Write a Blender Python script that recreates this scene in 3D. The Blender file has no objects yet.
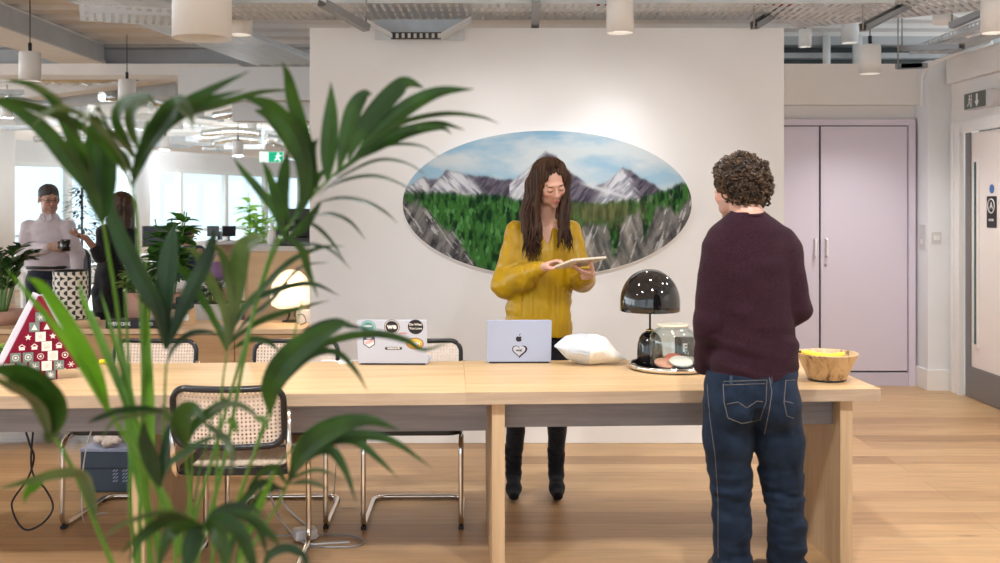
import bpy, math, random
import numpy as np
from mathutils import Vector, Matrix, Euler

random.seed(7)
SC = bpy.context.scene
COL = SC.collection
K = 1050.0            # focal length in pixels of the 1000 px wide frame
EYE = 1.5
HOR = 205.0
def P(px, py, D):
    """point of the place seen at a photo position, at distance D in front of the camera"""
    return Vector(((px - 500) * D / K, D, EYE - (py - HOR) * D / K))
def R(a): return math.radians(a)

# ------------------------------------------------------------------ materials
MATS = {}
def _new(name):
    m = bpy.data.materials.new(name); m.use_nodes = True
    nt = m.node_tree
    b = nt.nodes['Principled BSDF']
    MATS[name] = m
    return m, nt, b
def mat(name, col, rough=0.5, metal=0.0, noise=0.0, scale=8.0, bump=0.0, bscale=60.0, spec=None,
        emit=None, estr=0.0, trans=0.0, ior=1.45, alpha=1.0, coat=0.0, sheen=0.0, sub=0.0, stretch=(1, 1, 1)):
    m, nt, b = _new(name)
    N = nt.nodes; L = nt.links
    c = (*col, 1) if len(col) == 3 else col
    b.inputs['Base Color'].default_value = c
    b.inputs['Roughness'].default_value = rough
    b.inputs['Metallic'].default_value = metal
    if spec is not None: b.inputs['Specular IOR Level'].default_value = spec
    b.inputs['IOR'].default_value = ior
    b.inputs['Transmission Weight'].default_value = trans
    b.inputs['Alpha'].default_value = alpha
    b.inputs['Coat Weight'].default_value = coat
    b.inputs['Sheen Weight'].default_value = sheen
    if sub:
        b.inputs['Subsurface Weight'].default_value = sub
        b.inputs['Subsurface Radius'].default_value = (0.02, 0.008, 0.004)
        b.inputs['Subsurface Scale'].default_value = 1.0
    if emit:
        b.inputs['Emission Color'].default_value = (*emit, 1)
        b.inputs['Emission Strength'].default_value = estr
    tc = N.new('ShaderNodeTexCoord'); mp = N.new('ShaderNodeMapping')
    mp.inputs['Scale'].default_value = stretch
    L.new(tc.outputs['Object'], mp.inputs['Vector'])
    if noise > 0:
        n = N.new('ShaderNodeTexNoise'); n.inputs['Scale'].default_value = scale; n.inputs['Detail'].default_value = 4
        L.new(mp.outputs[0], n.inputs['Vector'])
        mr = N.new('ShaderNodeMapRange'); mr.inputs['From Min'].default_value = .3; mr.inputs['From Max'].default_value = .7
        mr.inputs['To Min'].default_value = 1 - noise; mr.inputs['To Max'].default_value = 1 + noise
        L.new(n.outputs['Fac'], mr.inputs['Value'])
        mx = N.new('ShaderNodeVectorMath'); mx.operation = 'SCALE'
        mx.inputs[0].default_value = c[:3]
        L.new(mr.outputs[0], mx.inputs['Scale']); L.new(mx.outputs[0], b.inputs['Base Color'])
    if bump > 0:
        n = N.new('ShaderNodeTexNoise'); n.inputs['Scale'].default_value = bscale; n.inputs['Detail'].default_value = 3
        L.new(mp.outputs[0], n.inputs['Vector'])
        bp = N.new('ShaderNodeBump'); bp.inputs['Strength'].default_value = bump; bp.inputs['Distance'].default_value = 0.01
        L.new(n.outputs['Fac'], bp.inputs['Height']); L.new(bp.outputs[0], b.inputs['Normal'])
    return m
def vcol_mat(name, rough=0.6, attr='Col', bump=0.0, bscale=200, sub=0.0, sheen=0.0, spec=0.5, coat=0.0):
    m, nt, b = _new(name); N = nt.nodes; L = nt.links
    a = N.new('ShaderNodeAttribute'); a.attribute_name = attr
    L.new(a.outputs['Color'], b.inputs['Base Color'])
    b.inputs['Roughness'].default_value = rough
    b.inputs['Specular IOR Level'].default_value = spec
    b.inputs['Sheen Weight'].default_value = sheen
    b.inputs['Coat Weight'].default_value = coat
    if sub:
        b.inputs['Subsurface Weight'].default_value = sub
        b.inputs['Subsurface Radius'].default_value = (0.02, 0.008, 0.004)
        b.inputs['Subsurface Scale'].default_value = 1.0
    if bump:
        tc = N.new('ShaderNodeTexCoord')
        n = N.new('ShaderNodeTexNoise'); n.inputs['Scale'].default_value = bscale
        L.new(tc.outputs['Object'], n.inputs['Vector'])
        bp = N.new('ShaderNodeBump'); bp.inputs['Strength'].default_value = bump; bp.inputs['Distance'].default_value = 0.005
        L.new(n.outputs['Fac'], bp.inputs['Height']); L.new(bp.outputs[0], b.inputs['Normal'])
    return m
def wood(name, c1, c2, axis='X', rough=0.45, grain=22.0, coat=0.0, spec=0.34):
    """long-grained oak: stretched noise between two tones"""
    m, nt, b = _new(name); N = nt.nodes; L = nt.links
    tc = N.new('ShaderNodeTexCoord'); mp = N.new('ShaderNodeMapping')
    s = {'X': (.06, 1, 1), 'Y': (1, .06, 1), 'Z': (1, 1, .06)}[axis]
    mp.inputs['Scale'].default_value = s
    L.new(tc.outputs['Object'], mp.inputs['Vector'])
    n = N.new('ShaderNodeTexNoise'); n.inputs['Scale'].default_value = grain; n.inputs['Detail'].default_value = 6
    n.inputs['Roughness'].default_value = .65; n.inputs['Distortion'].default_value = .6
    L.new(mp.outputs[0], n.inputs['Vector'])
    n2 = N.new('ShaderNodeTexNoise'); n2.inputs['Scale'].default_value = grain * 6; n2.inputs['Detail'].default_value = 2
    L.new(mp.outputs[0], n2.inputs['Vector'])
    mm = N.new('ShaderNodeMath'); mm.operation = 'MULTIPLY_ADD'; mm.inputs[1].default_value = .35; 
    L.new(n2.outputs['Fac'], mm.inputs[0]); L.new(n.outputs['Fac'], mm.inputs[2])
    r = N.new('ShaderNodeValToRGB'); r.color_ramp.elements[0].position = .45; r.color_ramp.elements[1].position = .9
    r.color_ramp.elements[0].color = (*c1, 1); r.color_ramp.elements[1].color = (*c2, 1)
    L.new(mm.outputs[0], r.inputs[0]); L.new(r.outputs[0], b.inputs['Base Color'])
    b.inputs['Roughness'].default_value = rough; b.inputs['Coat Weight'].default_value = coat
    b.inputs['Specular IOR Level'].default_value = spec
    return m
def M(n): return MATS[n]

# ------------------------------------------------------------------ mesh builder
class MB:
    def __init__(s): s.v = []; s.f = []; s.m = []; s.sm = []
    def add(s, vs, fs, mi=0, smooth=False):
        o = len(s.v); s.v.extend([tuple(v) for v in vs])
        for f in fs: s.f.append(tuple(i + o for i in f)); s.m.append(mi); s.sm.append(smooth)
        return s
    def box(s, c, d, mi=0, rot=None, taper=None):
        hx, hy, hz = d[0] / 2, d[1] / 2, d[2] / 2
        vs = []
        for z in (-hz, hz):
            t = 1 if (taper is None or z < 0) else taper
            for x, y in ((-hx, -hy), (hx, -hy), (hx, hy), (-hx, hy)):
                v = Vector((x * t, y * t, z))
                if rot is not None: v = rot @ v
                vs.append(v + Vector(c))
        return s.add(vs, [(0, 3, 2, 1), (4, 5, 6, 7), (0, 1, 5, 4), (1, 2, 6, 5), (2, 3, 7, 6), (3, 0, 4, 7)], mi)
    def b2(s, x0, x1, y0, y1, z0, z1, mi=0):
        return s.box(((x0 + x1) / 2, (y0 + y1) / 2, (z0 + z1) / 2), (abs(x1 - x0), abs(y1 - y0), abs(z1 - z0)), mi)
    def bar(s, a, b, w, h, mi=0, up=(0, 0, 1)):
        a = Vector(a); b = Vector(b); d = (b - a); l = d.length; d.normalize()
        u = Vector(up); sd = d.cross(u)
        if sd.length < 1e-4: u = Vector((1, 0, 0)); sd = d.cross(u)
        sd.normalize(); u = sd.cross(d)
        rot = Matrix((d, sd, u)).transposed()
        return s.box((a + b) / 2, (l, w, h), mi, rot)
    def tube(s, pts, r, n=8, mi=0, closed=False, flat=None, up=None, caps=True):
        pts = [Vector(p) for p in pts]; k = len(pts)
        if not callable(r):
            if isinstance(r, (list, tuple)): rr = lambda i: r[i]
            else: rr = lambda i: r
        else: rr = lambda i: r(i / (k - 1))
        tang = []
        for i in range(k):
            if closed: t = pts[(i + 1) % k] - pts[i - 1]
            else: t = pts[min(i + 1, k - 1)] - pts[max(i - 1, 0)]
            if t.length < 1e-9: t = Vector((0, 0, 1))
            tang.append(t.normalized())
        nrm = Vector(up) if up else (Vector((0, 0, 1)) if abs(tang[0].z) < .9 else Vector((1, 0, 0)))
        vs = []; o = []
        for i in range(k):
            t = tang[i]
            nn = nrm - t * nrm.dot(t)
            if nn.length < 1e-5: nn = t.orthogonal()
            nn.normalize()
            if not up: nrm = nn
            bb = t.cross(nn)
            q = rr(i); fl = 1 if flat is None else (flat(i / (k - 1)) if callable(flat) else flat)
            for j in range(n):
                a = 2 * math.pi * j / n
                vs.append(pts[i] + bb * math.cos(a) * q + nn * math.sin(a) * q * fl)
        fs = []
        for i in range(k if closed else k - 1):
            i2 = (i + 1) % k
            for j in range(n):
                j2 = (j + 1) % n
                fs.append((i * n + j, i * n + j2, i2 * n + j2, i2 * n + j))
        s.add(vs, fs, mi, True)
        if not closed and caps:
            base = len(s.v) - k * n
            s.f.append(tuple(base + j for j in reversed(range(n)))); s.m.append(mi); s.sm.append(False)
            s.f.append(tuple(base + (k - 1) * n + j for j in range(n))); s.m.append(mi); s.sm.append(False)
        return s
    def lathe(s, prof, n=32, c=(0, 0, 0), mi=0, caps=True, sx=1, sy=1, rot=None, smooth=True):
        vs = []; c = Vector(c)
        for (r, z) in prof:
            for j in range(n):
                a = 2 * math.pi * j / n
                v = Vector((r * math.cos(a) * sx, r * math.sin(a) * sy, z))
                if rot is not None: v = rot @ v
                vs.append(v + c)
        fs = []
        for i in range(len(prof) - 1):
            for j in range(n):
                j2 = (j + 1) % n
                fs.append((i * n + j, i * n + j2, (i + 1) * n + j2, (i + 1) * n + j))
        s.add(vs, fs, mi, smooth)
        if caps:
            base = len(s.v) - len(prof) * n
            if prof[0][0] > 1e-6: s.f.append(tuple(base + j for j in reversed(range(n)))); s.m.append(mi); s.sm.append(False)
            if prof[-1][0] > 1e-6: s.f.append(tuple(base + (len(prof) - 1) * n + j for j in range(n))); s.m.append(mi); s.sm.append(False)
        return s
    def cyl(s, a, b, r, n=16, mi=0, r2=None):
        return s.tube([a, b], [r, r if r2 is None else r2], n, mi)
    def ell(s, c, r, n=16, m=10, mi=0, rot=None):
        vs = []; fs = []
        for i in range(m + 1):
            ph = math.pi * i / m
            for j in range(n):
                a = 2 * math.pi * j / n
                v = Vector((r[0] * math.sin(ph) * math.cos(a), r[1] * math.sin(ph) * math.sin(a), -r[2] * math.cos(ph)))
                if rot is not None: v = rot @ v
                vs.append(v + Vector(c))
        for i in range(m):
            for j in range(n):
                j2 = (j + 1) % n
                fs.append((i * n + j, i * n + j2, (i + 1) * n + j2, (i + 1) * n + j))
        return s.add(vs, fs, mi, True)
    def prism(s, poly, y0, y1, mi=0, axes='xz', org=(0, 0, 0)):
        """extrude a 2-D polygon (in x,z) from y0 to y1; axes may be 'xy' (extrude along z)"""
        n = len(poly); vs = []
        for t in (y0, y1):
            for (a, b) in poly:
                if axes == 'xz': v = (a, t, b)
                elif axes == 'xy': v = (a, b, t)
                else: v = (t, a, b)
                vs.append(Vector(v) + Vector(org))
        fs = [tuple(range(n)), tuple(reversed(range(n, 2 * n)))]
        for i in range(n):
            j = (i + 1) % n
            fs.append((i, j, n + j, n + i))
        return s.add(vs, fs, mi)
    def strip(s, L, Rr, mi=0, smooth=True):
        """ribbon between two point rows"""
        n = len(L); vs = list(L) + list(Rr)
        return s.add(vs, [(i, i + 1, n + i + 1, n + i) for i in range(n - 1)], mi, smooth)
    def build(s, name, mats, parent=None, loc=None, rot=None, bevel=0, solid=0, subs=0):
        me = bpy.data.meshes.new(name)
        me.from_pydata([tuple(v) for v in s.v], [], s.f)
        if not isinstance(mats, (list, tuple)): mats = [mats]
        for m in mats: me.materials.append(m if not isinstance(m, str) else MATS[m])
        me.polygons.foreach_set('material_index', s.m)
        me.polygons.foreach_set('use_smooth', s.sm)
        me.update(); me.validate()
        o = bpy.data.objects.new(name, me); COL.objects.link(o)
        import bmesh
        bm = bmesh.new(); bm.from_mesh(me); bmesh.ops.recalc_face_normals(bm, faces=bm.faces); bm.to_mesh(me); bm.free()
        if parent: o.parent = parent
        if loc is not None: o.location = loc
        if rot is not None: o.rotation_euler = rot
        if solid:
            md = o.modifiers.new('solid', 'SOLIDIFY'); md.thickness = solid; md.offset = 0
        if bevel:
            md = o.modifiers.new('bev', 'BEVEL'); md.width = bevel; md.segments = 2; md.limit_method = 'ANGLE'; md.angle_limit = R(40)
        if subs:
            md = o.modifiers.new('sub', 'SUBSURF'); md.levels = subs; md.render_levels = subs
        return o

def thing(name, label, cat, loc=(0, 0, 0), rz=0, group=None):
    o = bpy.data.objects.new(name, None); COL.objects.link(o)
    o.empty_display_size = .05
    o.location = loc; o.rotation_euler = (0, 0, rz)
    o['label'] = label; o['category'] = cat
    if group: o['group'] = group
    return o
def tag(o, label, cat, group=None, kind=None):
    o['label'] = label; o['category'] = cat
    if group: o['group'] = group
    if kind: o['kind'] = kind
    return o
def struct(o, label=None):
    o['kind'] = 'structure'
    if label: o['label'] = label
    return o
def kids(o): return [c for c in bpy.data.objects if c.parent == o]
def dup(o, parent=None, loc=None, rz=None, label=None, group=None):
    c = o.copy(); COL.objects.link(c)
    if parent is not None: c.parent = parent
    for ch in kids(o): dup(ch, c)
    if loc is not None: c.location = loc
    if rz is not None: c.rotation_euler = (0, 0, rz)
    if label: c['label'] = label
    if group: c['group'] = group
    return c
def bez(pts, n=24):
    """Catmull-Rom through pts"""
    pts = [Vector(p) for p in pts]
    if len(pts) == 2: return [pts[0].lerp(pts[1], i / (n - 1)) for i in range(n)]
    ext = [pts[0] * 2 - pts[1]] + pts + [pts[-1] * 2 - pts[-2]]
    out = []; seg = len(pts) - 1
    for i in range(n):
        t = i / (n - 1) * seg; k = min(int(t), seg - 1); u = t - k
        p0, p1, p2, p3 = ext[k:k + 4]
        out.append(.5 * ((2 * p1) + (p2 - p0) * u + (2 * p0 - 5 * p1 + 4 * p2 - p3) * u * u + (3 * p1 - p0 - 3 * p2 + p3) * u ** 3))
    return out
def fillet(pts, r, n=5):
    """polyline with rounded corners"""
    pts = [Vector(p) for p in pts]; out = [pts[0]]
    for i in range(1, len(pts) - 1):
        a, b, c = pts[i - 1], pts[i], pts[i + 1]
        u = (a - b).normalized(); v = (c - b).normalized()
        q = min(r, (a - b).length * .49, (c - b).length * .49)
        for k in range(n + 1):
            t = k / n
            out.append((b + u * q) * (1 - t) ** 2 + b * 2 * t * (1 - t) + (b + v * q) * t * t)
    out.append(pts[-1]); return out
def rrect(w, h, r, n=6, cx=0, cz=0):
    out = []
    for (sx, sz, a0) in ((1, 1, 0), (-1, 1, 90), (-1, -1, 180), (1, -1, 270)):
        for k in range(n + 1):
            a = R(a0 + 90 * k / n)
            out.append((cx + sx * (w / 2 - r) + r * math.cos(a), cz + sz * (h / 2 - r) + r * math.sin(a)))
    return out
def text(s, size, loc, rot, m, name='lettering', parent=None, depth=.0005, align='CENTER', bold=0.0, xs=1.0):
    cu = bpy.data.curves.new(name, 'FONT'); cu.body = s; cu.size = size; cu.align_x = align; cu.align_y = 'CENTER'
    cu.extrude = depth; cu.offset = bold; cu.resolution_u = 3
    o = bpy.data.objects.new(name, cu); COL.objects.link(o)
    me = bpy.data.meshes.new_from_object(o); bpy.data.objects.remove(o)
    me.materials.append(MATS[m] if isinstance(m, str) else m)
    o = bpy.data.objects.new(name, me); COL.objects.link(o)
    o.location = loc; o.rotation_euler = rot; o.scale = (xs, 1, 1)
    if parent: o.parent = parent
    return o

# ------------------------------------------------------------------ smooth blended solids (bodies, clothes)
class Field:
    def __init__(s, lo, hi, h):
        s.lo = np.array(lo, float); s.h = h
        s.n = np.ceil((np.array(hi, float) - s.lo) / h).astype(int) + 1
        s.ax = [s.lo[i] + h * np.arange(s.n[i]) for i in range(3)]
        s.val = np.full(tuple(s.n), 1.0, np.float32)
    def _box(s, lo, hi):
        a = np.maximum(0, np.floor((np.array(lo) - s.lo) / s.h).astype(int))
        b = np.minimum(s.n, np.ceil((np.array(hi) - s.lo) / s.h).astype(int) + 1)
        if (b <= a).any(): return None, None
        sl = tuple(slice(a[i], b[i]) for i in range(3))
        g = np.meshgrid(*[s.ax[i][sl[i]] for i in range(3)], indexing='ij')
        return sl, g
    def _mix(s, sl, d, k, op):
        v = s.val[sl]; d = d.astype(np.float32)
        if op == 'sub': d = -d; hh = np.clip(.5 - .5 * (d - v) / k, 0, 1) if k > 0 else (v > d).astype(np.float32); s.val[sl] = d * (1 - hh) + v * hh + (k * hh * (1 - hh) if k > 0 else 0); return
        if k <= 0: s.val[sl] = np.minimum(v, d); return
        hh = np.clip(.5 + .5 * (v - d) / k, 0, 1)
        s.val[sl] = v * (1 - hh) + d * hh - k * hh * (1 - hh)
    def cone(s, a, b, ra, rb, k=.02, op='add', sq=None):
        """tapered capsule; sq=(axis, factor) thins it along an axis"""
        a = np.array(a, float); b = np.array(b, float)
        m = max(ra, rb) * (1.0 if not sq or sq[1] >= 1 else 1) + k + s.h * 3
        if sq and sq[1] > 1: m *= sq[1]
        sl, g = s._box(np.minimum(a, b) - m, np.maximum(a, b) + m)
        if sl is None: return s
        d = b - a; L2 = max(d @ d, 1e-12)
        px = [g[i] - a[i] for i in range(3)]
        t = np.clip((px[0] * d[0] + px[1] * d[1] + px[2] * d[2]) / L2, 0, 1)
        q = [px[i] - t * d[i] for i in range(3)]
        if sq:
            x = np.array(sq[0], float); x /= np.linalg.norm(x)
            dt = q[0] * x[0] + q[1] * x[1] + q[2] * x[2]
            q = [q[i] + dt * x[i] * (1 / sq[1] - 1) for i in range(3)]
        s._mix(sl, np.sqrt(q[0] ** 2 + q[1] ** 2 + q[2] ** 2) - (ra + (rb - ra) * t), k, op)
        return s
    def chain(s, pts, rs, k=.02, sq=None, op='add'):
        for i in range(len(pts) - 1): s.cone(pts[i], pts[i + 1], rs[i], rs[i + 1], k, op, sq)
        return s
    def ell(s, c, r, rot=None, k=.02, op='add'):
        c = np.array(c, float); m = max(r) + k + s.h * 3
        sl, g = s._box(c - m, c + m)
        if sl is None: return s
        q = [g[i] - c[i] for i in range(3)]
        if rot is not None:
            Rm = np.array(rot.to_3x3() if hasattr(rot, 'to_3x3') else rot)
            q = [Rm[0][i] * q[0] + Rm[1][i] * q[1] + Rm[2][i] * q[2] for i in range(3)]
        n = np.sqrt(sum((q[i] / r[i]) ** 2 for i in range(3)))
        n2 = np.sqrt(sum((q[i] / r[i] ** 2) ** 2 for i in range(3))) + 1e-9
        s._mix(sl, n * (n - 1) / n2, k, op)
        return s
    def loft(s, rows, k=.02, op='add', p=2.0):
        """rows of (z, cx, cy, rx, ry), z rising: an upright body of elliptical sections"""
        rows = sorted(rows); z = np.array([r[0] for r in rows])
        A = np.array(rows)
        m = k + s.h * 3
        sl, g = s._box((min(A[:, 1] - A[:, 3]) - m, min(A[:, 2] - A[:, 4]) - m, z[0] - m),
                       (max(A[:, 1] + A[:, 3]) + m, max(A[:, 2] + A[:, 4]) + m, z[-1] + m))
        zz = s.ax[2][sl[2]]
        # smooth interpolation of rows
        f = [np.interp(zz, z, A[:, i]) for i in range(1, 5)]
        ker = max(1, int(.012 / s.h)); 
        if ker > 1:
            kk = np.ones(ker * 2 + 1) / (ker * 2 + 1)
            f = [np.convolve(np.pad(q, ker, mode='edge'), kk, 'valid') for q in f]
        X = (g[0] - f[0][None, None]) / f[2][None, None]; Y = (g[1] - f[1][None, None]) / f[3][None, None]
        e = (np.abs(X) ** p + np.abs(Y) ** p) ** (1 / p)
        mn = np.minimum(f[2], f[3])[None, None]
        d = (e - 1) * mn
        cap = np.maximum(z[0] - g[2], g[2] - z[-1])
        s._mix(sl, np.maximum(d, cap), k, op)
        return s
    def warp(s, fn, lo=None, hi=None):
        sl, g = s._box(lo if lo is not None else s.lo, hi if hi is not None else s.lo + s.h * s.n)
        near = np.abs(s.val[sl]) < .04
        a = [q[near] for q in g]
        v = s.val[sl].copy(); v[near] += fn(*a).astype(np.float32); s.val[sl] = v
        return s
    def cut(s, fn):
        """keep only where fn<0 (any plane or solid given as a function)"""
        g = np.meshgrid(*s.ax, indexing='ij', sparse=True)
        s.val = np.maximum(s.val, fn(*g).astype(np.float32)); return s
    def mesh(s):
        v = s.val; ins = v < 0
        nx, ny, nz = v.shape
        c = np.zeros((nx - 1, ny - 1, nz - 1), np.int8)
        for dx in (0, 1):
            for dy in (0, 1):
                for dz in (0, 1): c += ins[dx:nx - 1 + dx, dy:ny - 1 + dy, dz:nz - 1 + dz]
        act = (c > 0) & (c < 8)
        idx = np.argwhere(act); m = len(idx)
        vid = np.full(act.shape, -1, np.int64); vid[act] = np.arange(m)
        corner = {}
        for dx in (0, 1):
            for dy in (0, 1):
                for dz in (0, 1): corner[(dx, dy, dz)] = v[idx[:, 0] + dx, idx[:, 1] + dy, idx[:, 2] + dz].astype(float)
        acc = np.zeros((m, 3)); cnt = np.zeros(m)
        for a in range(3):
            for u in (0, 1):
                for w in (0, 1):
                    p = [0, 0, 0]; o = [i for i in range(3) if i != a]; p[o[0]] = u; p[o[1]] = w
                    q = list(p); q[a] = 1
                    va = corner[tuple(p)]; vb = corner[tuple(q)]
                    cr = (va < 0) != (vb < 0)
                    t = np.where(cr, va / np.where(cr, va - vb, 1), 0)
                    pos = np.tile(np.array(p, float), (m, 1)); pos[:, a] = t
                    acc[cr] += pos[cr]; cnt[cr] += 1
        V = (idx + acc / cnt[:, None]) * s.h + s.lo
        F = []
        for a in range(3):
            o = [i for i in range(3) if i != a]
            sl0 = [slice(None)] * 3; sl1 = [slice(None)] * 3
            sl0[a] = slice(0, -1); sl1[a] = slice(1, None)
            cr = ins[tuple(sl0)] != ins[tuple(sl1)]
            e = np.argwhere(cr)
            ok = (e[:, o[0]] > 0) & (e[:, o[1]] > 0) & (e[:, o[0]] < v.shape[o[0]] - 1) & (e[:, o[1]] < v.shape[o[1]] - 1)
            e = e[ok]
            flip = ins[tuple(e.T)]
            q = []
            for (u, w) in ((0, 0), (-1, 0), (-1, -1), (0, -1)):
                t = e.copy(); t[:, o[0]] += u; t[:, o[1]] += w
                q.append(vid[tuple(t.T)])
            q = np.stack(q, 1)
            if a == 1: flip = ~flip
            q[flip] = q[flip][:, ::-1]
            F.append(q)
        F = np.concatenate(F)
        return V, F
    def build(s, name, m, parent=None, smooth=2, color=None, off=(0, 0, 0)):
        V, F = s.mesh()
        # light laplacian smoothing
        for _ in range(smooth):
            acc = np.zeros_like(V); cnt = np.zeros(len(V))
            for i in range(4):
                a = F[:, i]; b = F[:, (i + 1) % 4]
                np.add.at(acc, a, V[b]); np.add.at(cnt, a, 1); np.add.at(acc, b, V[a]); np.add.at(cnt, b, 1)
            V = V * .5 + acc / np.maximum(cnt, 1)[:, None] * .5
        me = bpy.data.meshes.new(name)
        me.vertices.add(len(V)); me.vertices.foreach_set('co', (V - np.array(off)).astype(np.float32).ravel())
        me.loops.add(F.size); me.loops.foreach_set('vertex_index', F.ravel().astype(np.int32))
        me.polygons.add(len(F)); me.polygons.foreach_set('loop_start', (np.arange(len(F)) * 4).astype(np.int32))
        me.polygons.foreach_set('use_smooth', np.ones(len(F), bool))
        me.update(calc_edges=True); me.validate()
        me.materials.append(MATS[m] if isinstance(m, str) else m)
        if color is not None:
            C = color(V); at = me.color_attributes.new('Col', 'FLOAT_COLOR', 'POINT')
            at.data.foreach_set('color', np.concatenate([C, np.ones((len(C), 1))], 1).astype(np.float32).ravel())
        o = bpy.data.objects.new(name, me); COL.objects.link(o)
        if parent: o.parent = parent
        return o
def vnoise(x, y, z=0, seed=0):
    """cheap smooth value noise in numpy, about -1..1"""
    x = np.asarray(x, float); y = np.asarray(y, float); z = np.asarray(z, float) + 0 * x
    xi = np.floor(x).astype(np.int64); yi = np.floor(y).astype(np.int64); zi = np.floor(z).astype(np.int64)
    fx = x - xi; fy = y - yi; fz = z - zi
    fx = fx * fx * (3 - 2 * fx); fy = fy * fy * (3 - 2 * fy); fz = fz * fz * (3 - 2 * fz)
    def h(a, b, c):
        n = (a * 374761393 + b * 668265263 + c * 2147483647 + seed * 974634777) & 0x7fffffff
        n = ((n ^ (n >> 13)) * 1274126177) & 0x7fffffff
        return ((n ^ (n >> 16)) & 0xffff) / 32767.5 - 1
    r = 0
    for a in (0, 1):
        for b in (0, 1):
            for c in (0, 1):
                r = r + h(xi + a, yi + b, zi + c) * (fx if a else 1 - fx) * (fy if b else 1 - fy) * (fz if c else 1 - fz)
    return r
def fbm(x, y, z=0, seed=0, o=4):
    r = 0; a = .5
    for i in range(o):
        r = r + a * vnoise(np.asarray(x) * 2 ** i, np.asarray(y) * 2 ** i, np.asarray(z) * 2 ** i, seed + i); a *= .5
    return r
# ================================================================== materials
mat('wall_white', (.79, .80, .82), .85, noise=.015, scale=3)
mat('wall_warm', (.85, .81, .775), .85, noise=.015, scale=3)
mat('ceil_cream', (.86, .84, .82), .8, noise=.03, scale=5)
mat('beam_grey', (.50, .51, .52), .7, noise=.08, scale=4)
mat('beam_cream', (.84, .80, .76), .75, noise=.04, scale=4)
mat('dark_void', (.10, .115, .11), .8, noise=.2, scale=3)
mat('lilac', (.70, .64, .74), .6)
mat('lilac_dark', (.10, .09, .10), .7)
mat('plinth_lilac', (.60, .55, .65), .6)
mat('skirting', (.84, .82, .80), .5)
mat('galv', (.50, .52, .53), .42, .75, noise=.12, scale=12)
mat('galv_light', (.58, .61, .64), .5, .25, noise=.06, scale=12)
mat('strut', (.32, .33, .34), .45, .7)
mat('frame_white2', (.86, .88, .89), .6)
mat('foil', (.80, .84, .86), .22, 1.0, bump=.9, bscale=30)
mat('shade_white', (.80, .79, .78), .5)
mat('black_matte', (.015, .015, .016), .5)
mat('black_gloss', (.006, .006, .007), .06, coat=.6)
mat('chrome', (.80, .77, .73), .13, 1.0)
mat('steel_kick', (.25, .24, .24), .4, .6)
mat('door_pink', (.84, .77, .72), .5)
mat('plastic_white', (.80, .80, .80), .4)
mat('plastic_grey', (.62, .60, .60), .45)
mat('sign_grey', (.10, .115, .11), .3)
mat('sign_white', (.78, .78, .76), .4)
mat('lamp_glow', (1, 1, 1), .5, emit=(1, .93, .82), estr=9.0)
mat('lamp_warm', (1, .9, .75), .5, emit=(1, .76, .46), estr=1.15)
mat('exit_green', (.0, .35, .18), .4, emit=(0, .55, .28), estr=.7)
mat('exit_white', (.8, .9, .85), .4, emit=(.8, 1, .9), estr=.9)
wood('oak_top', (.50, .32, .155), (.70, .49, .27), 'X', .42, 16)
wood('oak_edge', (.37, .27, .185), (.52, .40, .285), 'X', .5, 16)
wood('oak_panel', (.43, .29, .165), (.60, .43, .265), 'Z', .5, 16)
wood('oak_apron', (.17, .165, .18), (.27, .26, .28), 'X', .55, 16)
wood('oak_credenza', (.38, .22, .11), (.52, .32, .165), 'X', .5, 12)
wood('oak_pale', (.55, .38, .23), (.70, .52, .34), 'X', .5, 12)

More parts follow.
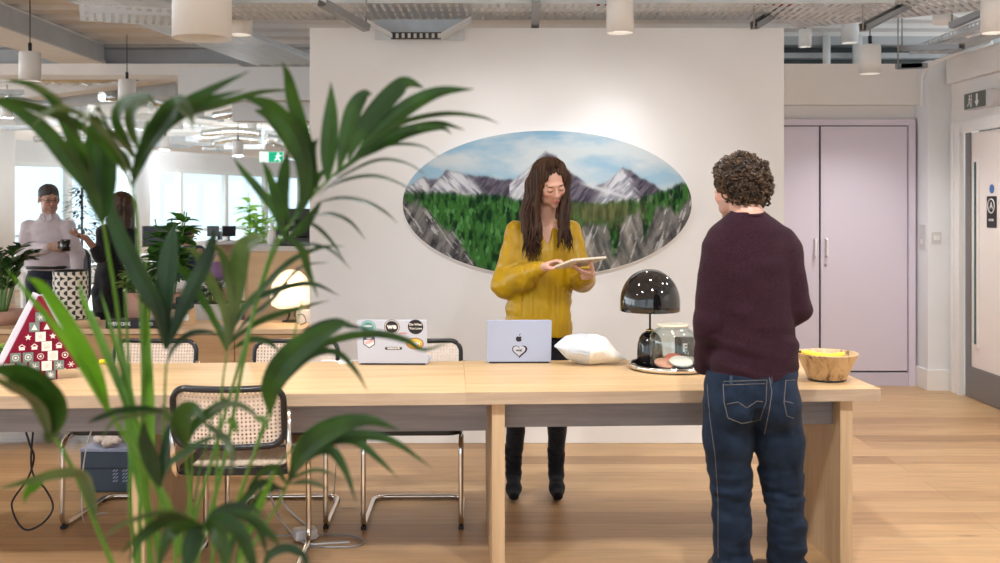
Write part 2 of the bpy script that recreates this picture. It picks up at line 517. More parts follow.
def floor_mat():
    m, nt, b = _new('oak_floor'); N = nt.nodes; L = nt.links
    tc = N.new('ShaderNodeTexCoord')
    br = N.new('ShaderNodeTexBrick')
    br.inputs['Scale'].default_value = 1.0
    br.inputs['Brick Width'].default_value = 2.3; br.inputs['Row Height'].default_value = .19
    br.inputs['Mortar Size'].default_value = .0016; br.inputs['Mortar Smooth'].default_value = .2
    br.offset = .37; br.offset_frequency = 3
    br.inputs['Color1'].default_value = (0, 0, 0, 1); br.inputs['Color2'].default_value = (1, 1, 1, 1)
    br.inputs['Mortar'].default_value = (.4, .4, .4, 1)
    L.new(tc.outputs['Object'], br.inputs['Vector'])
    rp = N.new('ShaderNodeValToRGB'); e = rp.color_ramp.elements
    e[0].position = 0; e[0].color = (.36, .205, .095, 1); e[1].position = 1; e[1].color = (.58, .375, .19, 1)
    x = e.new(.35); x.color = (.49, .295, .145, 1); x = e.new(.7); x.color = (.55, .345, .17, 1)
    L.new(br.outputs['Color'], rp.inputs[0])
    mp = N.new('ShaderNodeMapping'); mp.inputs['Scale'].default_value = (.09, 1, 1)
    L.new(tc.outputs['Object'], mp.inputs[0])
    n = N.new('ShaderNodeTexNoise'); n.inputs['Scale'].default_value = 26; n.inputs['Detail'].default_value = 6; n.inputs['Distortion'].default_value = .8
    L.new(mp.outputs[0], n.inputs['Vector'])
    mr = N.new('ShaderNodeMapRange'); mr.inputs[1].default_value = .3; mr.inputs[2].default_value = .7; mr.inputs[3].default_value = .86; mr.inputs[4].default_value = 1.12
    L.new(n.outputs['Fac'], mr.inputs[0])
    # knots
    mp2 = N.new('ShaderNodeMapping'); mp2.inputs['Scale'].default_value = (.9, 4.2, 1)
    L.new(tc.outputs['Object'], mp2.inputs[0])
    vo = N.new('ShaderNodeTexVoronoi'); vo.inputs['Scale'].default_value = 1.3; vo.inputs['Randomness'].default_value = 1
    L.new(mp2.outputs[0], vo.inputs['Vector'])
    kr = N.new('ShaderNodeMapRange'); kr.inputs[1].default_value = .02; kr.inputs[2].default_value = .085; kr.inputs[3].default_value = .50; kr.inputs[4].default_value = 1
    L.new(vo.outputs['Distance'], kr.inputs[0])
    mu = N.new('ShaderNodeMath'); mu.operation = 'MULTIPLY'; L.new(mr.outputs[0], mu.inputs[0]); L.new(kr.outputs[0], mu.inputs[1])
    mm = N.new('ShaderNodeMapRange'); mm.inputs[1].default_value = 0; mm.inputs[2].default_value = 1; mm.inputs[3].default_value = 1; mm.inputs[4].default_value = .62
    L.new(br.outputs['Fac'], mm.inputs[0])
    mu2 = N.new('ShaderNodeMath'); mu2.operation = 'MULTIPLY'; L.new(mu.outputs[0], mu2.inputs[0]); L.new(mm.outputs[0], mu2.inputs[1])
    sc = N.new('ShaderNodeVectorMath'); sc.operation = 'SCALE'; L.new(rp.outputs[0], sc.inputs[0]); L.new(mu2.outputs[0], sc.inputs['Scale'])
    L.new(sc.outputs[0], b.inputs['Base Color'])
    b.inputs['Roughness'].default_value = .36
    b.inputs['Specular IOR Level'].default_value = .32
    return m
floor_mat()
def glass_mat(name, tint=(.96, .98, .98), rough=0.0, fac=1.5):
    m, nt, b = _new(name); N = nt.nodes; L = nt.links
    out = [n for n in N if n.type == 'OUTPUT_MATERIAL'][0]
    tr = N.new('ShaderNodeBsdfTransparent'); tr.inputs[0].default_value = (*tint, 1)
    gl = N.new('ShaderNodeBsdfGlossy'); gl.inputs['Roughness'].default_value = rough
    lw = N.new('ShaderNodeLayerWeight'); lw.inputs['Blend'].default_value = .5
    pw = N.new('ShaderNodeMath'); pw.operation = 'POWER'; pw.inputs[1].default_value = 4.0; L.new(lw.outputs['Facing'], pw.inputs[0])
    fr = N.new('ShaderNodeMath'); fr.operation = 'MULTIPLY_ADD'; fr.inputs[1].default_value = .45; fr.inputs[2].default_value = .04 * fac; L.new(pw.outputs[0], fr.inputs[0])
    mx = N.new('ShaderNodeMixShader')
    L.new(fr.outputs[0], mx.inputs[0]); L.new(tr.outputs[0], mx.inputs[1]); L.new(gl.outputs[0], mx.inputs[2])
    L.new(mx.outputs[0], out.inputs['Surface'])
    N.remove(b)
    return m
glass_mat('window_glass', (.93, .98, .99))
glass_mat('jar_glass', (.93, .96, .95), fac=1.45)

# ================================================================== shell
WD = 6.62          # distance of the mural wall
WX0, WX1 = -1.20, 1.79
WZ = 2.615
struct(MB().b2(-14, 6, -4, 40, -.1, 0).build('floor', 'oak_floor'))
# ribbed deck ceiling
CZ = 3.1
pro = []
y = -4.0
while y < 36:
    pro += [(y, CZ), (y + .20, CZ), (y + .24, CZ + .06), (y + .41, CZ + .06)]; y += .45
pro += [(y, CZ), (y, CZ + .2), (-4.0, CZ + .2)]
struct(MB().prism(pro, -14, 6, axes='yz').build('ceiling', 'ceil_cream'))
struct(MB().b2(WX0, WX1, WD, WD + .13, 0, WZ).build('wall_back', 'wall_white'))
struct(MB().b2(WX0 - .0, WX1 + .0, WD - .014, WD - .0005, 0, .13).build('baseboard_back', 'skirting', bevel=.004))

# cupboard wall and pilaster
CD = 8.72
struct(MB().b2(1.5, 3.62, CD + .05, CD + .25, 0, 2.67).build('wall_cupboard', 'wall_warm'))
struct(MB().b2(3.46, 3.65, CD - .23, CD + .05, 0, 2.67).build('wall_pilaster', 'wall_white', bevel=.003))
struct(MB().b2(3.445, 3.649, CD - .25, CD - .231, 0, .17).b2(3.445, 3.459, CD - .231, CD + .05, 0, .17).build('baseboard_pilaster', 'skirting', bevel=.004))
struct(MB().b2(1.5, 3.66, CD - .02, CD + .05, 2.33, 2.67).build('trim_1', 'wall_warm'))
# right wall with its doorway
RX = 3.65
rw = MB()
rw.b2(RX, RX + .15, -4, 7.0, 0, 2.67).b2(RX, RX + .15, 8.33, CD + .3, 0, 2.67).b2(RX, RX + .15, 7.0, 8.33, 2.09, 2.67)
struct(rw.build('wall_right', 'wall_warm'))
struct(MB().prism([(-4, 2.67), (-4, 2.47), (8.45, 2.47), (8.45, 2.67)], RX - .06, RX - .001, axes='yz').build('trim_2', 'wall_warm'))
struct(MB().b2(RX - .014, RX - .001, 8.42, 8.48, 0, .17).build('baseboard_right', 'skirting'))
# architrave
a = MB(); a.b2(RX - .03, RX - .001, 8.26, 8.42, 0, 2.16).b2(RX - .03, RX - .001, 6.9, 8.26, 2.07, 2.16)
a.b2(RX - .04, RX - .03, 8.26, 8.30, 0, 2.11).b2(RX - .04, RX - .03, 8.37, 8.42, 0, 2.16)
struct(a.build('trim_3', 'skirting', bevel=.004))
dr = struct(MB().b2(RX + .02, RX + .065, 7.02, 8.2, .005, 2.06).build('door_1', 'door_pink', bevel=.003))
MB().b2(RX + .008, RX + .019, 8.17, 8.255, 0, 2.065).build('door_jamb', 'steel_kick', dr)
MB().b2(RX + .008, RX + .0195, 7.02, 8.17, .005, .245).build('kick_plate', 'steel_kick', dr)
MB().b2(RX + .006, RX + .0195, 8.035, 8.115, .40, 1.86).build('glazing_bead', 'wall_warm', dr)
mat('vision_glass', (.02, .09, .08), .1)
MB().b2(RX + .001, RX + .0055, 8.06, 8.088, .43, 1.83).build('vision_panel', 'vision_glass', dr)
# cupboard (two tall lilac doors)
cp = thing('cupboard', 'tall pale lilac built-in cupboard with two doors beside the pilaster', 'cupboard', (2.3, CD, 0))
MB().b2(1.7 - 2.3, 3.44 - 2.3, .03, .045, 0, 2.19).build('carcass', 'lilac_dark', cp)
MB().b2(3.385 - 2.3, 3.44 - 2.3, -.03, .029, 0, 2.159).b2(-.6, 3.44 - 2.3, -.03, .029, 2.16, 2.21).build('frame', 'lilac', cp)
MB().b2(-.6, 3.385 - 2.3, -.01, .03, 0, .11).build('plinth', 'plinth_lilac', cp)
gx = (819.5 - 500) * CD / K - 2.3
for x0, x1, hx in ((-.55, gx - .008, gx - .045), (gx + .008, 1.078, gx + .05)):
    d = MB().b2(x0, x1, -.012, .012, .125, 2.152).build('door', 'lilac', cp, bevel=.002)
    z0 = EYE - (257 - HOR) * CD / K; z1 = EYE - (239 - HOR) * CD / K
    h = MB().tube(fillet([(hx, -.012, z0), (hx, -.05, z0), (hx, -.05, z1), (hx, -.012, z1)], .012), .009, 8).build('handle', 'skirting', d)
MB().cyl((gx + .045, -.02, 1.0), (gx + .045, -.011, 1.0), .012, 12).build('lock', 'strut', cp)
# void above the cupboards
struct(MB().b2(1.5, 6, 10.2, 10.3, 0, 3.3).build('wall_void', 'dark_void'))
lv = MB()
for zz in (2.62, 2.9): lv.b2(1.2, 5, 10.0, 10.1, zz, zz + .05)
lv.b2(1.2, 5, 9.95, 10.15, 3.02, 3.1)
struct(lv.build('beam_1', 'beam_grey'))
for x in (828, 857): tag(MB().cyl(((x - 820) * .01 + 3.0, 9.9, 2.5), ((x - 820) * .01 + 3.0, 9.9, 3.1), .035 if x < 850 else .045, 10).build('vent_pipe', 'ceil_cream'),
    'pale vertical pipe in the dark gap above the cupboard, ' + ('left of the two' if x < 850 else 'right of the two'), 'pipe', 'pipes above the cupboard')
# beams over the open office
struct(MB().b2(-4.37, -3.93, 5.0, 10.4, 2.9, 3.1).build('beam_2', 'beam_cream'))
struct(MB().b2(-3.93, -3.90, 5.0, 10.4, 2.9, 2.93).b2(-3.93, -3.92, 5.0, 10.4, 2.93, 3.08).build('beam_3', 'beam_grey'))
struct(MB().b2(-12, -1.0, 10.6, 10.63, 2.90, 3.1).b2(-12, -1, 10.45, 10.6, 3.07, 3.1).build('beam_4', 'beam_grey'))
struct(MB().b2(-12, -2.6, 10.4, 10.8, 2.79, 2.90).build('beam_5', 'beam_cream'))
struct(MB().b2((178 - 500) * 8.9 / K, -1.2, 8.9, 9.1, EYE + 105 * 8.9 / K, EYE + 138 * 8.9 / K).build('wall_bulkhead', 'wall_white'))
struct(MB().b2((232 - 500) * 10 / K, -1.2, 10.0, 10.2, 2.3, 2.58).build('wall_bulkhead_rear', 'wall_white'))

# far window wall running away to the right
mat('frame_white', (.82, .85, .86), .6)
mat('pale_teal', (.62, .74, .77), .6)
A = Vector((-9.9, 15.2, 0)); B = Vector((-5.2, 27.6, 0)); E = Vector((4, 29, 0))
wi = 0
def window_wall(A, B, n, tag_i):
    d = (B - A); L = d.length; ang = math.atan2(d.y, d.x)
    hd = struct(MB().b2(0, L, 0, .35, 2.28, 2.66).build('wall_header_%d' % tag_i, 'wall_white', loc=A, rot=(0, 0, ang)))
    struct(MB().b2(0, L, -.01, .25, 0, .25).build('wall_sill_%d' % tag_i, 'wall_white', loc=A, rot=(0, 0, ang)))
    for i in range(n):
        x0 = L * i / n; x1 = L * (i + 1) / n
        f = MB()
        f.b2(x0, x0 + .07, 0, .12, .25, 2.28).b2(x1 - .05, x1, 0, .12, .25, 2.28).b2(x0 + .07, x1 - .05, 0, .12, .25, .31).b2(x0 + .07, x1 - .05, 0, .12, 2.2, 2.28)
        f.b2(x0 + .07, x1 - .05, .02, .1, .92, .97)
        w = struct(f.build('window_%d' % (tag_i * 20 + i + 1), 'frame_white', loc=A, rot=(0, 0, ang)))
        MB().b2(x0 + .07, x1 - .05, .055, .065, .31, 2.2).build('pane', 'window_glass', w)
window_wall(A, B, 8, 0)
window_wall(B, E, 6, 1)
# pale low buildings outside
mat('outside_pale', (.75, .82, .86), .9)
for (x, y, w, h, nm) in ((-22, 40, 9, 5, 'low pale building beyond the windows, the nearer'), (-12, 60, 16, 4.2, 'wide pale building beyond the windows, further off')):
    o = MB().b2(x - w / 2, x + w / 2, y, y + 6, 0, h).build('building', 'outside_pale'); tag(o, nm, 'building')
# columns
struct(MB().cyl((-7.94, 16, 0), (-7.94, 16, 3.1), .5, 48).build('column_1', 'wall_warm'))
for i, (x, y, r) in enumerate((((141.5 - 500) * 20.5 / K, 20.5, .165), ((-4.75), 9.9 + 1.6, .01))):
    if i == 0: struct(MB().cyl((x, y, 0), (x, y, 3.1), r, 32).build('column_2', 'wall_white'))

# door signs and switches on the right wall
def wall_pt(px, py, X=RX):     # a point on the right wall
    D = X * K / (px - 500); return D, EYE - (py - HOR) * D / K
sg = thing('door_sign', 'small black sign with a white ring and letter A on the pink door', 'sign', (RX + .018, 7.83, 1.448))
MB().prism(rrect(.15, .235, .006, 3), -.004, .0, axes='yz').build('plate', 'black_matte', sg)
MB().tube([(-.006, .052 * math.cos(t * R(15)), .045 + .052 * math.sin(t * R(15))) for t in range(24)], .0045, 6, closed=True).build('ring', 'sign_white', sg)
text('A', .075, (-.0055, 0, .045), (R(90), 0, R(-90)), 'sign_white', parent=sg, name='letter', bold=.001)
text('DOOR', .026, (-.0055, 0, -.06), (R(90), 0, R(-90)), 'sign_white', parent=sg, name='word', bold=.0005)
mat('sticker_blue', (.06, .16, .42), .4)
o = MB().cyl((-.0, 0, 0), (-.004, 0, 0), .034, 24).build('round_sticker', 'sticker_blue', loc=(RX + .019, 7.83, 1.62)); tag(o, 'small round blue sticker on the pink door above the black sign', 'sticker')
def switch(px0, px1, py0, py1, X, plane, label, name='wall_switch'):
    if plane == 'front':
        D = CD - .23; c = P((px0 + px1) / 2, (py0 + py1) / 2, D)
        w = (px1 - px0) * D / K; h = (py1 - py0) * D / K
        t = thing(name, label, 'switch', (c.x, D, c.z))
        MB().prism(rrect(w, h, .006, 3), -.009, 0).build('plate', 'plastic_grey', t)
        MB().b2(-w * .3, -w * .02, -.014, -.008, -h * .2, h * .2).b2(w * .04, w * .32, -.014, -.008, -h * .2, h * .2).build('rocker', 'plastic_white', t)
switch(931.5, 941, 232, 243.5, 0, 'front', 'square grey light switch on the white pilaster')
o = thing('cover_strip', 'narrow grey vertical cover plate on the pilaster side by the lilac cupboard', 'cover plate', (3.4595, CD - .13, 1.24))
MB().b2(-.01, 0, -.05, .05, -.1, .1).build('plate', 'plastic_grey', o)
MB().b2(-.014, -.01, -.02, .02, -.06, -.02).build('button', 'plastic_white', o)
# emergency light above the door
D0, z0 = 7.86, EYE + 105.5 * 7.86 / K
el = thing('exit_sign', 'grey emergency exit sign with white man and arrow above the pink door', 'sign', (RX - .001, D0, z0))
hw = .235
MB().prism(rrect(hw * 2, .125, .03, 5), -.075, 0, axes='yz').build('housing', 'plastic_grey', el, bevel=.004)
MB().prism(rrect(hw * 1.5, .118, .004, 3, cx=.04), -.079, -.074, axes='yz').build('panel', 'sign_grey', el)
# pictogram: arrow down and a running figure (towards the camera end is -Y)
ar = MB(); ar.prism([(.0, -.05), (-.035, -.008), (-.012, -.008), (-.012, .045), (.012, .045), (.012, -.008), (.035, -.008)], -.0815, -.079, axes='yz')
ar.build('arrow', 'sign_white', el)
fg = MB(); fg.cyl((-.0815, .12, .038), (-.079, .12, .038), .010, 10)
for a_, b_ in (((.118, .026), (.128, -.004)), ((.118, .02), (.098, .0)), ((.12, .02), (.142, .012)), ((.128, -.004), (.105, -.02)), ((.105, -.02), (.108, -.046)), ((.128, -.004), (.142, -.026)), ((.142, -.026), (.16, -.034))):
    fg.bar((-.080, a_[0], a_[1]), (-.080, b_[0], b_[1]), .010, .002, up=(1, 0, 0))
fg.prism([(.085, -.05), (.085, .05), (.09, .05), (.09, -.05)], -.0815, -.079, axes='yz')
fg.build('running_man', 'sign_white', el)

# ================================================================== ceiling services
def tray(name, label, a, b, w, fl=.05, m='galv_light', group=None, holes=True):
    """perforated cable tray from a to b"""
    a = Vector(a); b = Vector(b); d = b - a; L = d.length; ang = math.atan2(d.y, d.x)
    t = thing(name, label, 'cable tray', a, ang, group)
    n = int(L / .05); bm = MB()
    for i in range(n):
        x = i * .05
        bm.b2(x, x + .030, -w / 2, w / 2, 0, .0015)
    for y in np.linspace(-w / 2, w / 2, 5): bm.b2(0, L, y - .013, y + .013, -.0005, .002)
    bm.build('bed', m, t, rot=None)
    for s in (-1, 1):
        f = MB(); y = s * (w / 2 + .001)
        f.b2(0, L, y, y + s * .0015, 0, fl * .45).b2(0, L, y, y + s * .0015, fl * .8, fl).b2(0, L, y, y - s * .012, fl, fl + .0015)
        for i in range(int(L / .06)): f.b2(i * .06, i * .06 + .03, y, y + s * .0015, fl * .45, fl * .8)
        f.build('side', m, t)
    t.rotation_euler = (0, -math.asin((b.z - a.z) / L), ang)
    return t
tray('cable_tray', 'long perforated cable tray running above the mural wall', (-1.75, 6.53, 2.70), (2.35, 6.53, 2.70), .55)
tray('cable_tray', 'wide perforated cable tray slanting towards the top right corner', (1.95, 7.25, 2.765), (4.1, 5.75, 2.765), .62)
tray('cable_tray', 'perforated cable tray running along the top of the right wall', (3.42, 8.35, 2.70), (3.42, 5.4, 2.72), .32)
tray('cable_tray', 'short perforated cable tray behind the big drum shade, going back over the bulkhead', (-2.62, 6.6, 2.86), (-2.05, 10.2, 2.86), .62)
tray('cable_tray', 'white perforated cable tray end left of the big drum shade', (-2.62, 6.55, 2.68), (-1.80, 6.85, 2.68), .34)
# dipping tray section in front of the mural wall
tr = thing('cable_tray_drop', 'perforated tray section dipping below the long tray on the left of the mural', 'cable tray', (-.504, 6.45, 2.535))
b = MB()
b.b2(-.15, .15, -.14, .14, 0, .002)
for s in (-1, 1): b.bar((s * .15, 0, .001), (s * .33, 0, .10), .28, .002, up=(0, 0, 1))
b.b2(-.28, .28, .139, .141, .0, .13)
b.build('bed', 'galv_light', tr)
sl = MB()
for i in range(8): sl.b2(-.140 + i * .036, -.122 + i * .036, -.16, -.142, -.034, -.004)
sl.b2(-.15, .15, -.16, -.142, -.004, .0).b2(-.15, .15, -.16, -.142, -.040, -.034)
sl.build('comb', 'black_matte', tr)
# channel struts carrying the trays
def strut(px0, py0, D0, px1, py1, D1, label, w=.045):
    a = P(px0, py0, D0); b = P(px1, py1, D1)
    t = thing('channel_strut', label, 'bracket', a)
    d = b - a
    MB().bar((0, 0, 0), d, w, .006).bar(Vector((0, 0, .02)) + Vector((w / 2, 0, 0)), d + Vector((0, 0, .02)) + Vector((w / 2, 0, 0)), .004, .04).bar(Vector((0, 0, .02)) - Vector((w / 2, 0, 0)), d + Vector((0, 0, .02)) - Vector((w / 2, 0, 0)), .004, .04).build('channel', 'strut', t)
    MB().cyl((0, 0, 0), (0, 0, 3.1 - a.z), .006, 8).build('threaded_rod', 'strut', t)
    return t
strut(366, 31, 6.2, 322, 6, 5.9, 'grey channel strut under the long tray, left of the mural')
strut(535, 30, 6.7, 536, 2, 6.2, 'grey channel strut under the middle of the long tray')
strut(754, 29, 6.4, 786, 9, 7.0, 'grey channel strut under the long tray near the mural wall end')
strut(863, 31, 6.3, 925, -1, 6.9, 'grey channel strut under the wide slanting tray')
strut(898, 69, 8.1, 925, 68, 8.1, 'low grey channel strut with rods beside the pilaster top')
strut(902, 51, 8.0, 962, 49, 7.6, 'grey channel strut under the right wall tray')
strut(952, 28, 7.4, 1000, 8, 7.0, 'grey channel strut at the top right corner')
# conduits, red cable, rods
mat('cable_red', (.35, .03, .03), .5)
def pipe(name, label, cat, pts, r, m, group=None):
    o = MB().tube(pts, r, 8).build(name, m); tag(o, label, cat, group); return o
pipe('conduit', 'dark conduit running above the long tray', 'conduit', [(-1.8, 7.1, 2.98), (3.4, 7.1, 2.98)], .02, 'beam_grey')
pipe('conduit', 'pale curved cable conduit above the tray near its middle', 'conduit', bez([(-.9, 6.9, 2.78), (-.5, 6.9, 2.86), (.1, 6.95, 2.88), (.7, 6.95, 2.86)]), .018, 'ceil_cream')
pipe('red_cable', 'red cable loop hanging over the tray above the woman', 'cable', bez([(-.35, 6.5, 2.9), (-.42, 6.3, 2.83), (-.45, 6.25, 2.77), (-.40, 6.3, 2.84), (-.33, 6.5, 2.9)]), .007, 'cable_red')
pipe('red_cable', 'red cable loop hanging over the tray near the right end', 'cable', bez([(1.7, 6.5, 2.9), (1.66, 6.3, 2.82), (1.63, 6.25, 2.76), (1.68, 6.3, 2.83), (1.78, 6.5, 2.9)]), .007, 'cable_red')
pipe('red_cable', 'long red cable lying along the back of the tray', 'cable', bez([(.6, 6.83, 2.80), (1.2, 6.85, 2.83), (1.9, 6.83, 2.80)]), .007, 'cable_red')
pipe('white_conduit', 'white bent conduit at the top of the pilaster', 'conduit', fillet([(3.40, 8.46, 2.30), (3.40, 8.46, 2.62), (3.75, 8.0, 2.74)], .15, 8), .016, 'skirting')
pipe('air_duct', 'fat black and cream flexible duct at the top right', 'duct', bez([P(935, 20, 7.6), P(950, 20, 7.5), P(962, 27, 7.5), P(972, 34, 7.5)]), .04, 'ceil_cream')
pipe('air_duct', 'crumpled silver foil duct under the white beam on the left', 'duct', bez([P(10, 74, 11.3), P(45, 76, 11.3), P(90, 77, 11.3), P(138, 73, 11.3)]), lambda t: .085 + .012 * math.sin(t * 60), 'foil')
def bduct(name, label, a, b, w, h, m):
    t = MB().bar(a, b, w, h).build(name, m, bevel=.01); tag(t, label, 'duct'); return t
bduct('air_duct', 'long cream rectangular duct rising to the right behind the foil duct', P(30, 93, 11.8), P(185, 72, 11.8), .3, .15, 'beam_cream')
bduct('air_duct', 'grey duct below the cream duct', P(55, 100, 12.4), P(180, 90, 12.4), .3, .16, 'beam_grey')  # duct is plain grey all over
# service clutter over the far office
rnd = random.Random(5)
cats = [('air_duct', 'duct'), ('cable_tray_far', 'cable tray'), ('pipe_run', 'pipe')]
def far_pt(px, py, D): return P(px, py, D)
spots = []
while len(spots) < 64:
    px = rnd.uniform(14, 312); py = rnd.uniform(92, 150); z_ = rnd.uniform(2.62, 2.98); D_ = (z_ - EYE) * K / (HOR - py)
    if D_ < 12.2 or D_ > 24 or (px < 60 and D_ > 17) or abs(px - 141) < 14 and D_ > 19: continue
    c_ = P(px, py, D_)
    if c_.x < -9.9 + .379 * (D_ - 15.2) + 1.0: continue
    if all((Vector(c_) - P(*q)).length > .95 for q in spots): spots.append((px, py, D_))
    tries = globals().get('tries', 0) + 1; globals()['tries'] = tries
    if tries > 20000: break
adj = ['thin', 'short', 'broad', 'bright', 'dull', 'narrow', 'slanting', 'level']
for i, (px, py, D) in enumerate(spots):
    c = P(px, py, D); c.z = min(c.z, 3.0)
    L = rnd.uniform(.6, 1.25); ang = rnd.choice([-.35, -.2, .1, .25, 1.2, 1.35]); h = Vector((math.cos(ang), math.sin(ang), rnd.uniform(-.03, .03))) * L / 2
    k = i % 3
    if k == 0: o = MB().bar(c - h, c + h, rnd.uniform(.25, .5), .10).build('air_duct', rnd.choice(['galv_light', 'frame_white2', 'wall_white']), bevel=.01)
    elif k == 1:
        o = MB().tube(bez([c - h, c + Vector((0, 0, .05)), c + h], 20), lambda t: .06 + .006 * math.sin(t * 90), 12).build('flexible_duct', 'foil')
    else:
        u = h.normalized(); s_ = Vector((-u.y, u.x, 0)) * .16; bm_ = MB().bar(c - h + s_, c + h + s_, .012, .05).bar(c - h - s_, c + h - s_, .012, .05)
        for q in range(int(L / .12)): bm_.bar(c - h + u * q * .12 - s_, c - h + u * q * .12 + s_, .07, .004)
        o = bm_.build('cable_tray', 'galv')
    where = 'left of the palm crown' if px < 130 else ('above the far windows in the middle' if px < 230 else 'near the green exit sign')
    tag(o, '%s %s service run under the far office ceiling, %s' % (rnd.choice(adj), ['boxy', 'round', 'open'][k], where), ['duct', 'duct', 'cable tray'][k], 'far office ceiling services')

# ================================================================== pendants
def pendant(r=.08, h=.22):
    t = thing('pendant_light', 'white cylinder pendant', 'lamp')
    n = 32
    MB().lathe([(r * .3, h), (r - .006, h), (r, h - .006), (r, .0), (r - .008, .0), (r - .008, h - .05), (.001, h - .05)], n, caps=False).build('shade', 'shade_white', t)
    MB().cyl((0, 0, .028), (0, 0, .034), r - .009, n).build('bulb', 'lamp_glow', t)
    MB().cyl((0, 0, h), (0, 0, h + .07), .014, 12).build('cord_grip', 'black_matte', t)
    MB().cyl((0, 0, h + .07), (0, 0, h + 1.2), .004, 6).build('cord', 'black_matte', t)
    return t
def spot(loc, energy, size=110, blend=.9, col=(.99, .98, .97), r=.05, aim=None, name='lamp_or_wash_light'):
    l = bpy.data.lights.new(name, 'SPOT'); l.energy = energy; l.spot_size = R(size); l.spot_blend = blend; l.color = col; l.shadow_soft_size = r
    o = bpy.data.objects.new(name, l); COL.objects.link(o); o.location = loc
    if aim is not None: o.rotation_euler = (Vector(aim) - Vector(loc)).to_track_quat('-Z', 'Y').to_euler()
    return o
p0 = pendant()
def place_pendant(px, yb, w, label, first=False, energy=0, r=.08, size=110, length=None):
    D = 2 * r * K / w; c = P(px, yb, D)
    t = p0 if first else dup(p0)
    t.location = c
    t['label'] = label
    for ch in kids(t):
        if ch.name.startswith('cord') and not ch.name.startswith('cord_grip'): ch.scale = (1, 1, 1); ch.location = (0, 0, 0)
    if r != .08: t.scale = (r / .08,) * 3
    # cords end at the ceiling
    cz = (CZ - c.z) / (r / .08)
    for ch in kids(t):
        if ch.name.split('.')[0] == 'cord':
            hh = max(.02, cz - .29 + .003); ch.scale = (1, 1, hh / 1.13); ch.location = (0, 0, .29 - .29 * hh / 1.13)
    if energy: spot(c + Vector((0, 0, .02)), energy, size)
    return t
G = 'white cylinder pendant lights'
place_pendant(620, 33, 27, 'white cylinder pendant above the mural, right of the woman', True, 26)
place_pendant(870, 74, 21, 'white cylinder pendant on a black cord in front of the cupboard wall', energy=75)
place_pendant(995, 33, 27, 'white cylinder pendant cut by the top right edge of the photo', energy=16)
place_pendant(30, 81, 21, 'white cylinder pendant at the far left, under the diagonal beam', energy=24)
place_pendant(240, 35, 24, 'smaller white cylinder pendant just right of the big drum shade', energy=24)
place_pendant(805, 47, 12.8, 'small distant white pendant above the cupboard, half hidden by the tray', r=.055)
place_pendant(850, 43, 17, 'small distant white pendant with wide rim above the cupboard', r=.075)
place_pendant(127, 103, 17, 'white pendant on a black cord behind the palm crown', energy=24)
for i, (px, yb, w, lb) in enumerate([(7, 118, 12, 'small far pendant at the left photo edge below the beam'), (165, 150, 10, 'small far pendant right of the palm crown stem'),
        (238, 156, 11, 'small far pendant left of the green exit sign'), (252, 133, 9, 'small far pendant above the green exit sign'), (200, 138, 8, 'tiny far pendant above the far windows'),
        (288, 140, 8, 'tiny far pendant right of the green exit sign'), (84, 136, 8, 'tiny far pendant over the standing man')]):
    place_pendant(px, yb, w, lb)
    fl0 = 2 * .08 * K / w; pl = P(px, yb, fl0) - Vector((0, 0, .04))
    l = bpy.data.lights.new('lamp_or_wash_light', 'POINT'); l.energy = 42; l.color = (.93, .97, 1); l.shadow_soft_size = .03; o = bpy.data.objects.new('lamp_or_wash_light', l); COL.objects.link(o); o.location = pl
# big drum shade
bd = thing('drum_pendant', 'big white drum pendant shade hanging at the top left of the palm', 'lamp', P(202, 38.5, 5.9))
rr = .163
MB().lathe([(.02, .42), (rr - .008, .42), (rr, .41), (rr, 0), (rr - .006, 0), (rr - .006, .405), (.02, .405)], 48, caps=False).build('shade', 'shade_white', bd)
MB().cyl((0, 0, .05), (0, 0, .056), rr - .008, 40).build('diffuser', 'plastic_white', bd)
MB().cyl((0, 0, .42), (0, 0, CZ - bd.location.z), .006, 8).build('cord', 'black_matte', bd)
# exit sign in the far office
EXS = .78
ex = thing('exit_sign', 'small green exit sign hanging in the far office', 'sign', P(271.5, 157, 15))
MB().b2(-.17, .17, -.012, .012, -.075, .075).build('board', 'exit_white', ex)
MB().b2(-.04, .168, -.016, -.012, -.072, .072).build('green_panel', 'exit_green', ex)
fg = MB(); fg.cyl((.1, -.016, .045), (.1, -.02, .045), .016, 10).bar((.1, -.018, .03), (.09, -.018, -.01), .03, .004, up=(0, 1, 0)).bar((.09, -.018, -.01), (.13, -.018, -.06), .02, .004, up=(0, 1, 0)).bar((.09, -.018, -.01), (.05, -.018, -.05), .02, .004, up=(0, 1, 0)).bar((.06, -.018, .01), (.15, -.018, .02), .014, .004, up=(0, 1, 0))
fg.build('running_man', 'exit_white', ex)
MB().cyl((-.15, 0, .085), (-.15, 0, CZ - ex.location.z), .004, 6).cyl((.15, 0, .085), (.15, 0, CZ - ex.location.z), .004, 6).build('hanger', 'strut', ex)
EXPOSURE = -0.13
MURAL_SPOTS = [(-.5, 4.9, 2.78, -.25, WD, 1.62, 50, 50), (.32, 4.9, 2.78, .32, WD, 1.70, 50, 50), (1.15, 4.9, 2.78, .9, WD, 1.62, 42, 50)]
